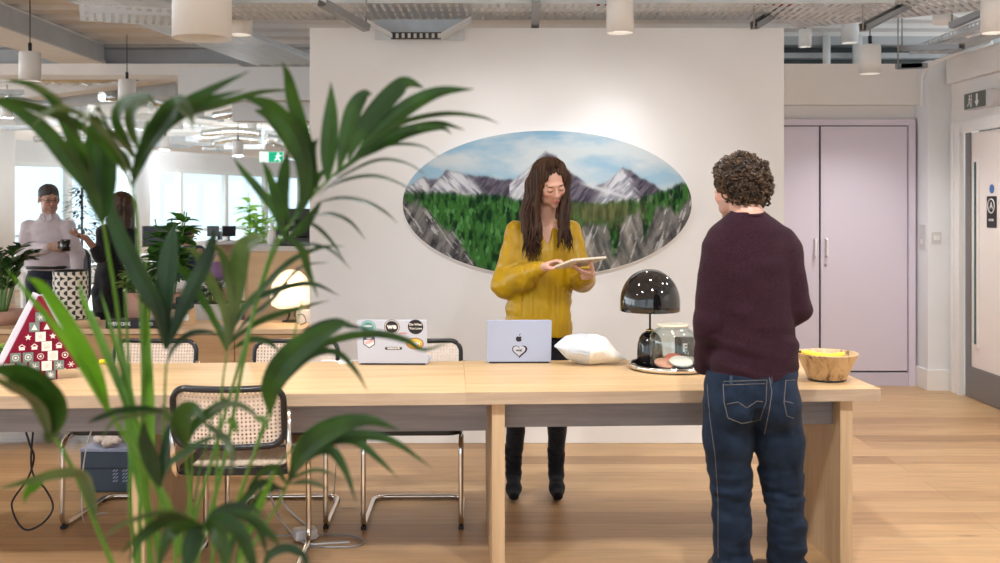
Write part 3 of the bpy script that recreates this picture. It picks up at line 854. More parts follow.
# ================================================================== communal tables
TR = R(2.7)
TZ = .75
def trot(x, y):  # table frame -> world
    return (x * math.cos(TR) - y * math.sin(TR), 4.213 + (x * math.sin(TR)) + y * math.cos(TR))
def desk(x0, x1, legs, label, apz=.585):
    t = thing('communal_table', label, 'table', (*trot((x0 + x1) / 2, 0), 0), TR)
    cx = (x0 + x1) / 2; w = x1 - x0
    MB().b2(-w / 2, w / 2, .0012, .845, TZ - .05, TZ).build('table_top', ['oak_top'], t, bevel=.002)
    MB().b2(-w / 2, w / 2, -.0008, .001, TZ - .05, TZ - .0015).build('front_edge', 'oak_edge', t)
    for lx, th in legs:
        MB().b2(lx - cx - th / 2, lx - cx + th / 2, .03, .43, 0, TZ - .0505).b2(lx - cx - th / 2, lx - cx + th / 2, .433, .815, 0, TZ - .0505).build('leg_panel', 'oak_panel', t, bevel=.0015)
    xs = sorted(l[0] for l in legs)
    for a_, b_ in zip(xs[:-1], xs[1:]):
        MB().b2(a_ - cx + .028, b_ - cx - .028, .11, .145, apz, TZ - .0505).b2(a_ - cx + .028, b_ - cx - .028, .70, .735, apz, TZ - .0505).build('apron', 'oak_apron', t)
    return t, xs
desk(-.1362, 1.557, [(-.005, .052), (1.425, .052)], 'pale oak communal table section on the right, under the lamp and bowl')
t, _ = desk(-3.4, -.1366, [(-1.44, .052), (-3.3, .052)], 'long pale oak communal table section on the left, under the red tree')
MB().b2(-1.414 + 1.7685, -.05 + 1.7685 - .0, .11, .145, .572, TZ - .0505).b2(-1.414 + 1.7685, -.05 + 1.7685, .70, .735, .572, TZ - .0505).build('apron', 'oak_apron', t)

# ================================================================== cane cantilever chairs
mat('chair_black', (.012, .012, .013), .32)
mat('cane', (.70, .58, .45), .6, noise=.1, scale=60)
mat('cane_front', (.76, .64, .54), .6, noise=.1, scale=60)
def lattice(bm, w, h, pitch, sw, plane, org, depth=.003, curve=0.0):
    """woven cane sheet: crossing flat strips; plane 'xz' or 'xy'"""
    nx = int(w / pitch); ny = int(h / pitch)
    def f(a, b, c):
        if plane == 'xz': return Vector((a, c - curve * (1 - (a / (w / 2)) ** 2), b)) + org
        return Vector((a, b, c)) + org
    for i in range(nx + 1):
        a = -w / 2 + i * w / nx
        q = [f(a - sw / 2, -h / 2, 0), f(a + sw / 2, -h / 2, 0), f(a + sw / 2, h / 2, 0), f(a - sw / 2, h / 2, 0)]
        n = Vector((0, depth, 0)) if plane == 'xz' else Vector((0, 0, depth))
        bm.add(q + [v + n for v in q], [(0, 1, 2, 3), (7, 6, 5, 4), (0, 3, 7, 4), (1, 5, 6, 2)])
    for j in range(ny + 1):
        bz = -h / 2 + j * h / ny; m_ = 8
        n = Vector((0, depth * .7, 0)) if plane == 'xz' else Vector((0, 0, depth * .7))
        rows = [[f(-w / 2 + w * k / m_, bz + e, .001) + o for k in range(m_ + 1)] for e, o in ((-sw / 2, Vector()), (sw / 2, Vector()), (sw / 2, n), (-sw / 2, n))]
        vs = sum(rows, []); k1 = m_ + 1; fs = []
        for r_ in range(4):
            for k in range(m_): fs.append((r_ * k1 + k, r_ * k1 + k + 1, ((r_ + 1) % 4) * k1 + k + 1, ((r_ + 1) % 4) * k1 + k))
        bm.add(vs, fs)
def make_chair():
    t = thing('cane_chair', '', 'chair')
    x = .225; r = .0125
    # one continuous chromed tube: back upright, seat rail, front leg, floor runner, rear bar
    def side(s):
        return [(s * x, -.30, .70), (s * x, -.245, .425), (s * x, .245, .418), (s * x, .26, .0135), (s * (x - .0), -.26, .0135)]
    L = fillet(side(-1), .07, 6); Rr = fillet(side(1), .07, 6)
    fl = fillet([L[-2]] + [(-x, -.26, .0135), (x, -.26, .0135)] + [Rr[-2]], .07, 6)
    MB().tube(L[:-1] + fl[1:-1] + list(reversed(Rr[:-1])), r, 10).build('tube_frame', 'chrome', t)
    # feet
    f = MB()
    for s in (-1, 1):
        for y in (.235, -.2): f.box((s * x, y, .0075), (.024, .035, .015))
    f.build('foot', 'black_matte', t, bevel=.002)
    # seat frame
    tilt = Matrix.Rotation(R(2), 4, 'X')
    s = MB(); out = rrect(.46, .44, .07, 6); inn = rrect(.37, .35, .05, 6)
    n = len(out)
    vs = []
    for z in (-.014, .014):
        for q in (out, inn): vs += [Vector((a, b, z)) for a, b in q]
    fs = []
    for i in range(n):
        j = (i + 1) % n
        fs += [(i, j, n + j, n + i), (2 * n + i, 3 * n + i, 3 * n + j, 2 * n + j), (i, 2 * n + i, 2 * n + j, j), (n + i, n + j, 3 * n + j, 3 * n + i)]
    s.add(vs, fs)
    so = s.build('seat_frame', 'chair_black', t, loc=(0, 0, .441), bevel=.004)
    c = MB(); lattice(c, .38, .36, .0155, .0085, 'xy', Vector((0, 0, .008)))
    c.build('cane_seat', 'cane', t, loc=(0, 0, .441))
    # back frame, gently bowed and leaning
    bw, bh = .455, .265
    tl = Euler((R(10), 0, 0)).to_matrix()
    oc = Vector((0, -.305, .683))
    def bow(a, b, d): return oc + tl @ Vector((a, d - .035 * (1 - (a / (bw / 2)) ** 2), b))
    pts = rrect(bw - .03, bh - .03, .055, 7)
    # resample straight runs so the bow shows
    pp = []
    for i in range(len(pts)):
        a = Vector(pts[i]); b_ = Vector(pts[(i + 1) % len(pts)]); k = max(1, int((b_ - a).length / .04))
        for q in range(k): pp.append(a.lerp(b_, q / k))
    MB().tube([bow(p.x, p.y, 0) for p in pp], .0155, 10, closed=True, flat=.8).build('back_frame', 'chair_black', t)
    c = MB(); lattice(c, bw - .05, bh - .05, .0155, .0085, 'xz', Vector(), curve=.035)
    o = c.build('cane_back', 'cane_front', t)
    o.matrix_local = Matrix.Translation(oc) @ tl.to_4x4()
    return t
ch0 = make_chair()
Gc = 'cane and chrome cantilever chairs'
ch0.location = (-1.062, 4.38, 0); ch0.rotation_euler = (0, 0, R(2)); ch0['label'] = 'cane and chrome chair on the near side of the table, behind the palm'; ch0['group'] = Gc
far = [(-1.79, 5.10, 178, 'cane chair on the far side of the table, over the blue-grey box'),
       (-1.04, 5.10, 182, 'cane chair on the far side, facing the near chair across the table'),
       (-.41, 5.10, 181, 'cane chair on the far side, behind the laptop with stickers')]
for (x, y, a, lb) in far: dup(ch0, loc=(x, y, 0), rz=R(a), label=lb)
# ================================================================== things on the tables
TT = TZ + .0005
def onT(px, D): return Vector(((px - 500) * D / K, D, TT))
mat('laptop_silver', (.44, .53, .76), .4, .25)
mat('laptop_silver2', (.56, .62, .76), .4, .2)
mat('ink', (.012, .012, .02), .4)
mat('white_print', (.85, .85, .85), .5)
mat('teal_print', (.10, .30, .31), .5)
mat('teal_pale', (.42, .66, .64), .5)
mat('orange_print', (.80, .40, .06), .5)
mat('yellow_print', (.85, .60, .12), .5)
mat('navy_print', (.06, .07, .16), .5)
mat('pink_print', (.62, .28, .30), .5)
mat('brown_print', (.25, .10, .06), .5)
mat('screen_dark', (.02, .02, .025), .15)
def laptop(label, px0, px1, D, rz, h, m, lean=14):
    w = (px1 - px0) * D / K
    c = onT((px0 + px1) / 2, D)
    t = thing('laptop', label, 'laptop', c, rz)
    b = MB().prism(rrect(w, .22, .012, 5, 0, .112), .001, .012, axes='xy')
    b.build('base', m, t, bevel=.002)
    MB().b2(-w * .42, w * .42, .07, .20, .0121, .0128).build('keyboard', 'ink', t)
    MB().b2(-w / 2 + .01, w / 2 - .01, -.0005, .010, .001, .013).build('hinge', 'ink', t)
    lid = MB().prism(rrect(w, h, .010, 5, 0, h / 2), -.003, .003, axes='xz').build('lid', m, t, loc=(0, 0, .008), rot=(R(lean), 0, 0), bevel=.001)
    MB().b2(-w / 2 + .008, w / 2 - .008, .0031, .0036, .008, h - .008).build('screen', 'screen_dark', lid)
    return t, lid, w
def disc(parent, name, x, z, r, m, y=-.0034, th=.0004, n=28):
    return MB().cyl((x, y, z), (x, y + th, z), r, n).build(name, m, parent)
FR = (R(90), 0, 0)
t2, lid, w = laptop('silver laptop with a fruit emblem and a heart sticker in front of the woman', 487, 551, 4.975, R(1.5), .208, 'laptop_silver')
# fruit emblem
def apple(lid, x, z, s):
    prof = []
    for k in range(40):
        a = 2 * math.pi * k / 40
        r = 1 - .10 * math.cos(2 * a) * 0
        X = math.cos(a) * (1.0 + .05 * math.sin(a)); Z = math.sin(a) * (1.02)
        if Z > .6: Z -= .28 * (1 - min(1, abs(X) / .55)) 
        if Z < -.7: Z += .16 * (1 - min(1, abs(X) / .4))
        # bite on the right
        d = math.hypot(X - 1.25, Z - .12)
        if d < .52 and X > 0: X = 1.25 - math.sqrt(max(0, .52 ** 2 - (Z - .12) ** 2))
        prof.append((x + X * s, z + Z * s))
    b = MB().prism(prof, -.0036, -.003, axes='xz')
    lf = [(x + s * q * .62 + .05 * s, z + s * (1.05 + p)) for q, p in ((0, 0), (.1, .45), (.75, .95), (.65, .35))]
    b.prism(lf, -.0036, -.003, axes='xz')
    return b.build('emblem', 'ink', lid)
apple(lid, -.002, .115, .0145)
def heart(x, z, s, n=40):
    o = []
    for k in range(n):
        t = 2 * math.pi * k / n
        o.append((x + s * 16 * math.sin(t) ** 3 / 16, z + s * (13 * math.cos(t) - 5 * math.cos(2 * t) - 2 * math.cos(3 * t) - math.cos(4 * t)) / 16))
    return o
hz = .057
MB().prism(heart(.0025, hz - .002, .036), -.0035, -.003, axes='xz').build('heart_sticker', 'ink', lid)
MB().prism(heart(0, hz, .029), -.0040, -.0036, axes='xz').build('heart_face', 'laptop_silver2', lid)
text('we!', .020, (0, -.0042, hz + .002), FR, 'ink', parent=lid, bold=.0006)
t1, lid, w = laptop('silver laptop whose lid carries seven colourful stickers, left of the other laptop', 358, 427.5, 4.925, R(-1), .215, 'laptop_silver2')
sx = lambda px: (px - 392.7) * 4.925 / K
sz = lambda py: (363.5 - py) * 4.93 / K * 1.03
# teal round badge
d = disc(lid, 'round_sticker', sx(369.5), sz(326.5), .035, 'teal_print'); disc(lid, 'sticker_rim', sx(369.5), sz(326.5), .031, 'teal_pale', -.0037)
disc(lid, 'sticker_face', sx(369.5), sz(326.5), .027, 'teal_print', -.0040)
text('creator', .013, (sx(369.5), -.0043, sz(325)), FR, 'white_print', parent=lid, bold=.0004)
disc(lid, 'sticker_dot', sx(369.5), sz(330), .006, 'yellow_print', -.0043)
# black 'we' badge
disc(lid, 'round_sticker', sx(393), sz(326), .036, 'ink'); disc(lid, 'sticker_rim', sx(393), sz(326), .033, 'white_print', -.0037); disc(lid, 'sticker_face', sx(393), sz(326), .030, 'ink', -.0040)
text('we', .036, (sx(393), -.0043, sz(325.5)), FR, 'white_print', parent=lid, bold=.0014)
# black script badge
disc(lid, 'round_sticker', sx(416.5), sz(326), .036, 'ink')
text('Do What', .015, (sx(416.5), -.0038, sz(323.5)), FR, 'white_print', parent=lid, bold=.0004)
text('You Love', .015, (sx(416.5), -.0038, sz(327.5)), FR, 'white_print', parent=lid, bold=.0004)
# shield badge
MB().prism([(sx(364), sz(336)), (sx(375.5), sz(336)), (sx(375.8), sz(344)), (sx(370), sz(348)), (sx(364), sz(344))], -.0036, -.003, axes='xz').build('shield_sticker', 'navy_print', lid)
MB().prism([(sx(365), sz(339.5)), (sx(374.5), sz(339.5)), (sx(374.8), sz(343.5)), (sx(370), sz(346.8)), (sx(365), sz(343.5))], -.0039, -.0036, axes='xz').build('shield_face', 'white_print', lid)
st = MB()
for i in range(3): st.bar((sx(366), -.0041, sz(344 - i * 1.2)), (sx(374), -.0041, sz(341 - i * 1.0)), .003, .0004, up=(0, 1, 0))
st.build('shield_stripe', 'pink_print', lid)
text('legal', .013, (sx(369.8), -.0040, sz(337.6)), FR, 'white_print', parent=lid, bold=.0003)
# burger badge
MB().prism([(sx(415.5) + .041 * math.cos(R(a)), sz(343) + .029 * math.sin(R(a))) for a in range(0, 360, 12)], -.0036, -.003, axes='xz').build('oval_sticker', 'brown_print', lid)
MB().prism([(sx(415.5) + .037 * math.cos(R(a)), sz(343) + .025 * math.sin(R(a))) for a in range(0, 360, 12)], -.0039, -.0036, axes='xz').build('oval_face', 'orange_print', lid)
MB().prism([(sx(415.5) + .034 * math.cos(R(a)), sz(342.2) + .020 * math.sin(R(a))) for a in range(0, 181, 12)], -.0042, -.0039, axes='xz').build('bun', 'yellow_print', lid)
text('MAN', .021, (sx(415.5), -.0044, sz(343)), FR, 'white_print', parent=lid, bold=.0012)
# cloud shaped word
MB().prism(rrect(.080, .014, .006, 4, sx(394), sz(348)), -.0036, -.003, axes='xz').build('word_sticker', 'ink', lid)
text('wework', .018, (sx(394), -.0040, sz(347.6)), FR, 'white_print', parent=lid, bold=.0005)
MB().prism(rrect(.036, .008, .002, 3, sx(404), sz(332.5)), -.0036, -.003, axes='xz').build('small_sticker', 'pink_print', lid)
# charger cable left of it
o = MB().tube(bez([onT(360, 5.03) + Vector((0, 0, .004)), onT(350, 5.02) + Vector((0, 0, .004)), onT(340, 5.0) + Vector((0, 0, .004)), onT(330, 5.03) + Vector((0, 0, .004)), onT(322, 5.02) + Vector((0, 0, .004))]), .0035, 8).build('charger_cable', 'plastic_white'); tag(o, 'white charger cable lying on the table left of the stickered laptop', 'cable')
o = MB().box(onT(345, 4.96) + Vector((0, 0, .008)), (.06, .04, .016)).build('power_plug', 'plastic_white', bevel=.004); tag(o, 'small white plug on the table left of the stickered laptop', 'plug')

# parcel in a plastic mailer
mat('mailer_silver', (.62, .66, .72), .28, .25, bump=.35, bscale=28)
mat('mailer_white', (.84, .80, .73), .45, 0, bump=.35, bscale=30)
def parcel():
    c = onT(590, 4.93)
    t = thing('parcel', 'crumpled white and silver plastic mailer bag lying between laptop and black lamp', 'parcel', c, R(4))
    X = lambda px: (px - 590) * 4.93 / K
    Z = lambda py: (363 - py) * 4.93 / K
    nx, ny = 44, 20
    for name, m, x0, x1 in (('silver_side', 'mailer_silver', 0, .46), ('white_side', 'mailer_white', .46, 1)):
        vs = []; cols = int(nx * (x1 - x0)) + 1
        for i in range(cols):
            u = x0 + (x1 - x0) * i / (cols - 1)
            px = 554 + u * 73
            top = np.interp(px, [554, 565, 580, 598, 606, 616, 627], [343.5, 334, 331.5, 333, 336, 348, 357.5])
            bot = np.interp(px, [554, 566, 584, 600, 614, 627], [343.5, 357, 363.5, 362.5, 361, 358.8])
            th = .085 * np.interp(u, [0, .18, .5, .8, 1], [.02, .7, 1, .75, .03])
            zc = (Z(top) + Z(bot)) / 2; hz_ = (Z(top) - Z(bot)) / 2
            for j in range(ny):
                a = 2 * math.pi * j / ny
                cr = 1 + .10 * float(vnoise(u * 9, math.cos(a) * 2, math.sin(a) * 2, 3)) + .05 * float(vnoise(u * 22, math.cos(a) * 5, math.sin(a) * 5, 9))
                ca, sa = math.cos(a), math.sin(a)
                q = (abs(ca) ** 1.3) * math.copysign(1, ca); r_ = (abs(sa) ** 1.1) * math.copysign(1, sa)
                vs.append((X(px), -q * th * cr, max(.001, zc + r_ * hz_ * (1 + (cr - 1) * .6))))
        fs = []
        for i in range(cols - 1):
            for j in range(ny):
                j2 = (j + 1) % ny; fs.append((i * ny + j, i * ny + j2, (i + 1) * ny + j2, (i + 1) * ny + j))
        b = MB().add(vs, fs, 0, True)
        b.build(name, m, t, subs=1)
    MB().strip([Vector((X(554), -.003, Z(344))), Vector((X(570), -.068, Z(347))), Vector((X(586), -.088, Z(349)))], [Vector((X(554), -.004, Z(345))), Vector((X(570), -.069, Z(348.3))), Vector((X(586), -.089, Z(350.5)))]).build('seam', 'galv', t)
parcel()

# round tray with mushroom lamp and glass jar
TXc = onT(672, 4.82)
tr = thing('serving_tray', 'round polished metal tray under the black lamp and glass jar', 'tray', TXc)
MB().lathe([(.001, .002), (.185, .002), (.196, .005), (.200, .012), (.200, .024), (.196, .026), (.192, .024), (.190, .012), (.182, .008), (.001, .008)], 64).build('rim', 'chrome', tr)
MB().cyl((0, 0, .0085), (0, 0, .010), .181, 56).build('inner_surface', 'black_gloss', tr)
lp = thing('table_lamp', 'glossy black mushroom table lamp with thin stem standing on the round tray', 'lamp', onT(650, 4.92) + Vector((0, 0, .011)))
s_ = 4.92 / K
MB().lathe([(.055, 0), (.062, .004), (.061, .05), (.058, .09), (.050, .118), (.036, .137), (.020, .147), (.006, .150)], 40).build('base', 'black_gloss', lp)
mat('brass_glow', (.75, .62, .30), .2, .9)
MB().lathe([(.020, .149), (.021, .154), (.012, .158), (.004, .159)], 24).build('cap', 'brass_glow', lp)
MB().cyl((0, 0, .157), (0, 0, .30), .005, 12).build('stem', 'black_gloss', lp)
zb = (367.5 - 316.0) * s_; rd = .141; hd = .196
pr = [(rd - .004, 0), (rd, .002), (rd * .995, .03)] + [(rd * math.cos(R(a)) ** .92, .035 + (hd - .035) * math.sin(R(a))) for a in range(6, 90, 6)] + [(.002, hd)]
pin = [(r_ * .965 if r_ > .01 else .002, z_ * .965) for r_, z_ in reversed(pr[1:])] + [(rd - .004, 0)]
MB().lathe(pr + pin, 64, caps=False).build('lamp_shade', 'black_gloss', lp, loc=(0, 0, zb))
MB().cyl((0, 0, zb + .03), (0, 0, zb + hd * .95), .012, 12).ell((0, 0, zb + .06), (.025, .025, .03)).build('bulb_holder', 'black_matte', lp)
jr = thing('glass_jar', 'wide clear glass jar with pale rim on the round tray', 'jar', onT(673, 4.755) + Vector((0, 0, .011)))
jp = [(.001, .0), (.088, .0), (.100, .006), (.106, .02), (.107, .12), (.103, .150), (.085, .172), (.068, .182), (.066, .190), (.070, .196)]
ji = [(.066, .196), (.062, .190), (.064, .181), (.081, .170), (.099, .149), (.103, .12), (.102, .022), (.096, .011), (.001, .009)]
MB().lathe(jp + ji, 48, caps=False).build('body', 'jar_glass', jr)
mat('jar_rim', (.62, .58, .45), .25, spec=.6)
MB().lathe([(.064, .188), (.071, .189), (.074, .193), (.073, .199), (.065, .200)], 48).build('rim', 'jar_rim', jr)
def puck(name, label, x, y, z, r, h, m, tilt, sx=1):
    o = MB().lathe([(.001, 0), (r * .9, 0), (r, h * .3), (r, h * .7), (r * .9, h), (.001, h)], 28, sx=sx).build(name, m, loc=jr.location + Vector((x, y, z)), rot=tilt); tag(o, label, 'biscuit', 'wrapped biscuits in the jar'); return o
mat('biscuit_salmon', (.72, .33, .22), .5); mat('biscuit_white', (.86, .80, .72), .4); mat('biscuit_red', (.60, .13, .10), .5)
puck('wrapped_biscuit', 'salmon orange round wrapped biscuit in the glass jar', -.045, -.03, .020, .045, .012, 'biscuit_salmon', (R(18), R(8), 0))
puck('wrapped_biscuit', 'white oval wrapped biscuit in front in the glass jar', .03, -.035, .028, .046, .014, 'biscuit_white', (R(22), R(4), 0), 1.15)
puck('wrapped_biscuit', 'red wrapped biscuit at the back of the glass jar', .01, .035, .030, .045, .012, 'biscuit_red', (R(25), 0, 0))
bx = thing('small_box', 'small black box with white print behind the glass jar', 'box', onT(687, 4.905) + Vector((0, 0, .011)), R(8))
MB().b2(-.05, .05, -.03, .03, 0, .12).build('carton', 'ink', bx, bevel=.002)
text('F', .05, (-.02, -.0305, .075), FR, 'white_print', parent=bx, bold=.002)
MB().prism([(-.035, .02), (.03, .012), (.04, .03), (-.03, .04)], -.0315, -.030, axes='xz').build('print', 'white_print', bx)

# wooden bowl with bananas
def bowl_mat():
    m, nt, b = _new('bowl_wood'); N = nt.nodes; L = nt.links
    tc = N.new('ShaderNodeTexCoord'); mp = N.new('ShaderNodeMapping'); mp.inputs['Scale'].default_value = (1, 1, .25); L.new(tc.outputs['Object'], mp.inputs[0])
    n = N.new('ShaderNodeTexNoise'); n.inputs['Scale'].default_value = 26; n.inputs['Detail'].default_value = 4; n.inputs['Distortion'].default_value = 1.2; L.new(mp.outputs[0], n.inputs[0])
    r = N.new('ShaderNodeValToRGB'); e = r.color_ramp.elements; e[0].position = .34; e[0].color = (.16, .10, .055, 1); e[1].position = .60; e[1].color = (.62, .44, .25, 1)
    q = e.new(.43); q.color = (.50, .33, .17, 1)
    L.new(n.outputs[0], r.inputs[0]); L.new(r.outputs[0], b.inputs[0]); b.inputs['Roughness'].default_value = .42
bowl_mat()
bw = thing('fruit_bowl', 'tapered wooden bowl with dark streaked grain near the table end', 'bowl', onT(827, 4.50))
MB().lathe([(.001, 0), (.072, 0), (.078, .004), (.128, .112), (.131, .115), (.128, .118), (.123, .115), (.074, .012), (.001, .010)], 56, caps=False).build('body', 'bowl_wood', bw)
MB().lathe([(.0725, .0002), (.0795, .0035), (.0805, .008), (.077, .004)], 48, caps=False).build('foot_ring', 'ink', bw)
mat('banana', (.86, .60, .04), .45, noise=.10, scale=14); mat('banana_tip', (.10, .06, .03), .7)
def banana(label, pts, r):
    t = thing('banana', label, 'banana', bw.location, 0, 'bananas in the wooden bowl')
    MB().tube(bez(pts, 18), lambda u: r * (.35 + .65 * min(1, u * 6)) * (1 if u < .8 else 1 - .55 * (u - .8) / .2), 7).build('fruit', 'banana', t)
    a, b = Vector(pts[0]), Vector(pts[1]); d = (a - b).normalized()
    MB().tube([a - d * .004, a + d * .02, a + d * .034 + Vector((0, 0, .010))], [r * .36, r * .30, r * .45], 7).build('stalk', 'banana_tip', t)
banana('yellow banana with dark stalk poking over the left rim of the wooden bowl', [(-.120, -.03, .124), (-.07, -.035, .112), (-.01, -.045, .104), (.03, -.045, .108), (.062, -.04, .118)], .016)
banana('second banana lying behind in the wooden bowl', [(-.085, .02, .085), (-.04, .0, .075), (.03, .0, .072), (.065, .01, .085)], .015)

# red triangular advent calendar
mat('calendar_red', (.20, .006, .028), .5, spec=.2); mat('calendar_side', (.68, .68, .76), .4)
mat('tile_white', (.80, .76, .70), .6); mat('tile_grey', (.17, .22, .20), .6); mat('tile_pale', (.62, .58, .50), .6)
cal = thing('advent_calendar', 'maroon triangular advent calendar with rows of square drawers on the table', 'calendar', onT(40.5, 4.48), R(29))
zb_ = .045; H_ = .335; hw_ = .160; dp = .042
tri = [(-hw_, zb_), (hw_, zb_), (.008, zb_ + H_ - .02), (-.008, zb_ + H_ - .02)]
MB().prism(tri, 0, dp, axes='xz').build('body', 'calendar_red', cal, bevel=.002)
MB().bar((-hw_ - .004, dp / 2, zb_ - .003), (-.006, dp / 2, zb_ + H_ - .012), dp + .006, .008, up=(0, 1, 0)).bar((hw_ + .004, dp / 2, zb_ - .003), (.006, dp / 2, zb_ + H_ - .012), .008, dp + .006).build('edge_board', 'calendar_side', cal)
MB().b2(-.085, .068, .004, dp - .004, 0, zb_ - .001).build('trunk', 'calendar_red', cal)
rows_ = [(1, .262), (2, .220), (3, .178), (4, .136), (5, .094), (6, .052)]
rn = random.Random(3); q = .040; k_ = 0
for n_, z in rows_:
    for i in range(n_):
        x = (i - (n_ - 1) / 2) * .0485 + (.0 if n_ != 1 else .0)
        m_ = ['tile_white', 'calendar_red', 'tile_grey'][(i * 2 + n_ + rn.randint(0, 1)) % 3] if n_ > 1 else 'tile_grey'
        dr_ = MB().b2(x - q / 2, x + q / 2, -.004, 0, z - q / 2 + .01, z + q / 2 + .01).build('drawer', m_, cal)
        ik = {'tile_white': 'tile_pale', 'calendar_red': 'tile_white', 'tile_grey': 'tile_white'}[m_]
        zc = z + .01; g = MB(); kind = (k_ * 5 + n_) % 5; k_ += 1
        if kind == 0: g.tube([(x + .012 * math.cos(a), -.0048, zc + .012 * math.sin(a)) for a in np.linspace(0, 2 * math.pi, 14)[:-1]], .0014, 4, closed=True).cyl((x, -.0048, zc), (x, -.0042, zc), .005, 8)
        elif kind == 1:
            for a in (0, 60, 120): g.bar((x - .013 * math.cos(R(a)), -.0046, zc - .013 * math.sin(R(a))), (x + .013 * math.cos(R(a)), -.0046, zc + .013 * math.sin(R(a))), .003, .0006, up=(0, 1, 0))
        elif kind == 2: g.prism([(x - .012, zc - .012), (x + .012, zc - .012), (x, zc + .013)], -.0048, -.0042)
        elif kind == 3: g.prism([(x + (.014 if j % 2 == 0 else .006) * math.sin(j * math.pi / 5), zc + (.014 if j % 2 == 0 else .006) * math.cos(j * math.pi / 5)) for j in range(10)], -.0048, -.0042)
        else: g.b2(x - .011, x + .011, -.0048, -.0042, zc - .011, zc + .002).bar((x - .013, -.0046, zc + .002), (x, -.0046, zc + .013), .003, .0006, up=(0, 1, 0)).bar((x + .013, -.0046, zc + .002), (x, -.0046, zc + .013), .003, .0006, up=(0, 1, 0))
        g.build('motif', ik, dr_)
for i in range(3):
    x = (i - 1) * .0465 - .006
    dr_ = MB().b2(x - .019, x + .019, -.001, .0035, .004, .040).build('drawer', ['tile_white', 'calendar_red', 'tile_grey'][i], cal)
    g = MB()
    for a in (0, 45, 90, 135): g.bar((x - .013 * math.cos(R(a)), -.0018, .022 - .013 * math.sin(R(a))), (x + .013 * math.cos(R(a)), -.0018, .022 + .013 * math.sin(R(a))), .0028, .0008, up=(0, 1, 0))
    g.build('motif', ['tile_pale', 'tile_white', 'tile_white'][i], dr_)
mat('yellow_felt', (.75, .65, .02), .6)
o = MB().tube(bez([onT(99, 4.93) + Vector((0, 0, .012)), onT(105, 4.94) + Vector((0, 0, .014)), onT(112, 4.93) + Vector((0, 0, .012))]), .011, 8).build('yellow_marker', 'yellow_felt'); tag(o, 'small yellow object lying on the table right of the red calendar', 'marker')

# ================================================================== under the tables
mat('crate_blue', (.055, .085, .12), .4); mat('crate_top', (.36, .41, .58), .35); mat('cloth_beige', (.56, .48, .42), .9, noise=.25, scale=30, bump=.4)
bxx = thing('equipment_box', 'dark blue-grey box with slotted front on the floor behind the left chair', 'box', (-2.02, 5.48, 0))
MB().b2(-.17, .17, 0, .40, 0, .21).build('housing', 'crate_blue', bxx, bevel=.005)
MB().b2(-.172, .172, -.002, .402, .21, .228).build('lid', 'crate_top', bxx, bevel=.003)
v = MB()
for cgrp in range(3):
    for r_ in range(4):
        for c_ in range(2): v.bar((-.0 + cgrp * .05 + c_ * .014, -.0015, .055 + r_ * .018), (.012 + cgrp * .05 + c_ * .014, -.0015, .066 + r_ * .018), .005, .002, up=(0, 1, 0))
v.build('vent_slots', 'crate_top', bxx)
MB().b2(-.172, .172, -.003, 0, .125, .128).build('seam', 'ink', bxx)
F = Field((-2.22, 5.40, .2), (-1.9, 5.8, .36), .006)
for i in range(40):
    a = rnd.uniform(0, 6.28); r_ = rnd.uniform(0, .09)
    F.ell((-2.07 + 1.2 * r_ * math.cos(a), 5.58 + r_ * math.sin(a), .252 + rnd.uniform(0, .075) * (1 - r_ / .1)), (rnd.uniform(.015, .03),) * 2 + (rnd.uniform(.012, .028),), k=.004)
o = F.build('bundled_cloth', 'cloth_beige', None, 1); tag(o, 'crumpled beige cloth bundle lying on the blue-grey box', 'cloth')
mat('cable_white', (.75, .75, .78), .4)
def cable(label, pts, r, m, n=60, cat='cable', name='power_cable'):
    o = MB().tube(bez(pts, n), r, 6).build(name, m); tag(o, label, cat); return o
cable('black cable hanging in a big loop below the table on the left', [P(26, 432, 4.75), P(30, 445, 4.75), P(34, 458, 4.76), P(28, 478, 4.78), P(14, 498, 4.74), P(12, 508, 4.72), P(18, 523, 4.7), P(28, 530, 4.68), P(44, 522, 4.7), P(53, 507, 4.72), P(46, 490, 4.74), P(34, 476, 4.76), P(31, 460, 4.76), P(33, 432, 4.75)], .0048, 'ink', 90)
cable('thin white cable hanging before the blue-grey box and curled on the floor', [P(93, 425, 4.7), P(86, 450, 4.72), P(82, 480, 4.75), P(82, 510, 4.8), P(84, 522, 4.9), P(92, 531, 5.0), P(104, 534, 5.02), P(114, 528, 5.05), P(114, 518, 5.1), P(104, 513, 5.1), P(92, 517, 5.05), P(84, 526, 4.98), P(85, 538, 4.85)], .003, 'cable_white', 80)
cable('thin white cable hanging down between the two chair legs left of the middle', [P(341, 425, 4.7), P(337, 455, 4.8), P(335, 480, 4.95), P(334, 499, 5.25), P(336, 505, 5.22)], .003, 'cable_white')
fz = .008
def fl_(px, py): D = EYE * K / (py - HOR) ; v = P(px, py, D); v.z = fz; return v
cable('grey white cable trailing on the floor from the near chair to the power socket', [P(268, 475, 4.7), P(272, 500, 4.8), fl_(280, 520), fl_(290, 533), fl_(302, 543), fl_(312, 546), fl_(330, 545), fl_(350, 544)], .005, 'cable_white')
cable('white cable running slantwise to the power socket on the floor', [P(276, 488, 5.1), P(285, 505, 5.15), fl_(296, 518), fl_(310, 530), fl_(318, 538)], .005, 'cable_white')
cable('dark cable coiled on the floor right of the near chair', [fl_(262, 538), fl_(300, 537), fl_(330, 536), fl_(352, 538), fl_(364, 543), fl_(356, 548), fl_(330, 549), fl_(305, 548)], .004, 'strut')
o = MB().box(fl_(305, 540) + Vector((0, 0, .022)), (.10, .07, .05), rot=Matrix.Rotation(R(25), 3, 'Z')).build('floor_socket', 'cable_white', bevel=.01); tag(o, 'small white power adapter on the floor by the near chair leg', 'adapter')

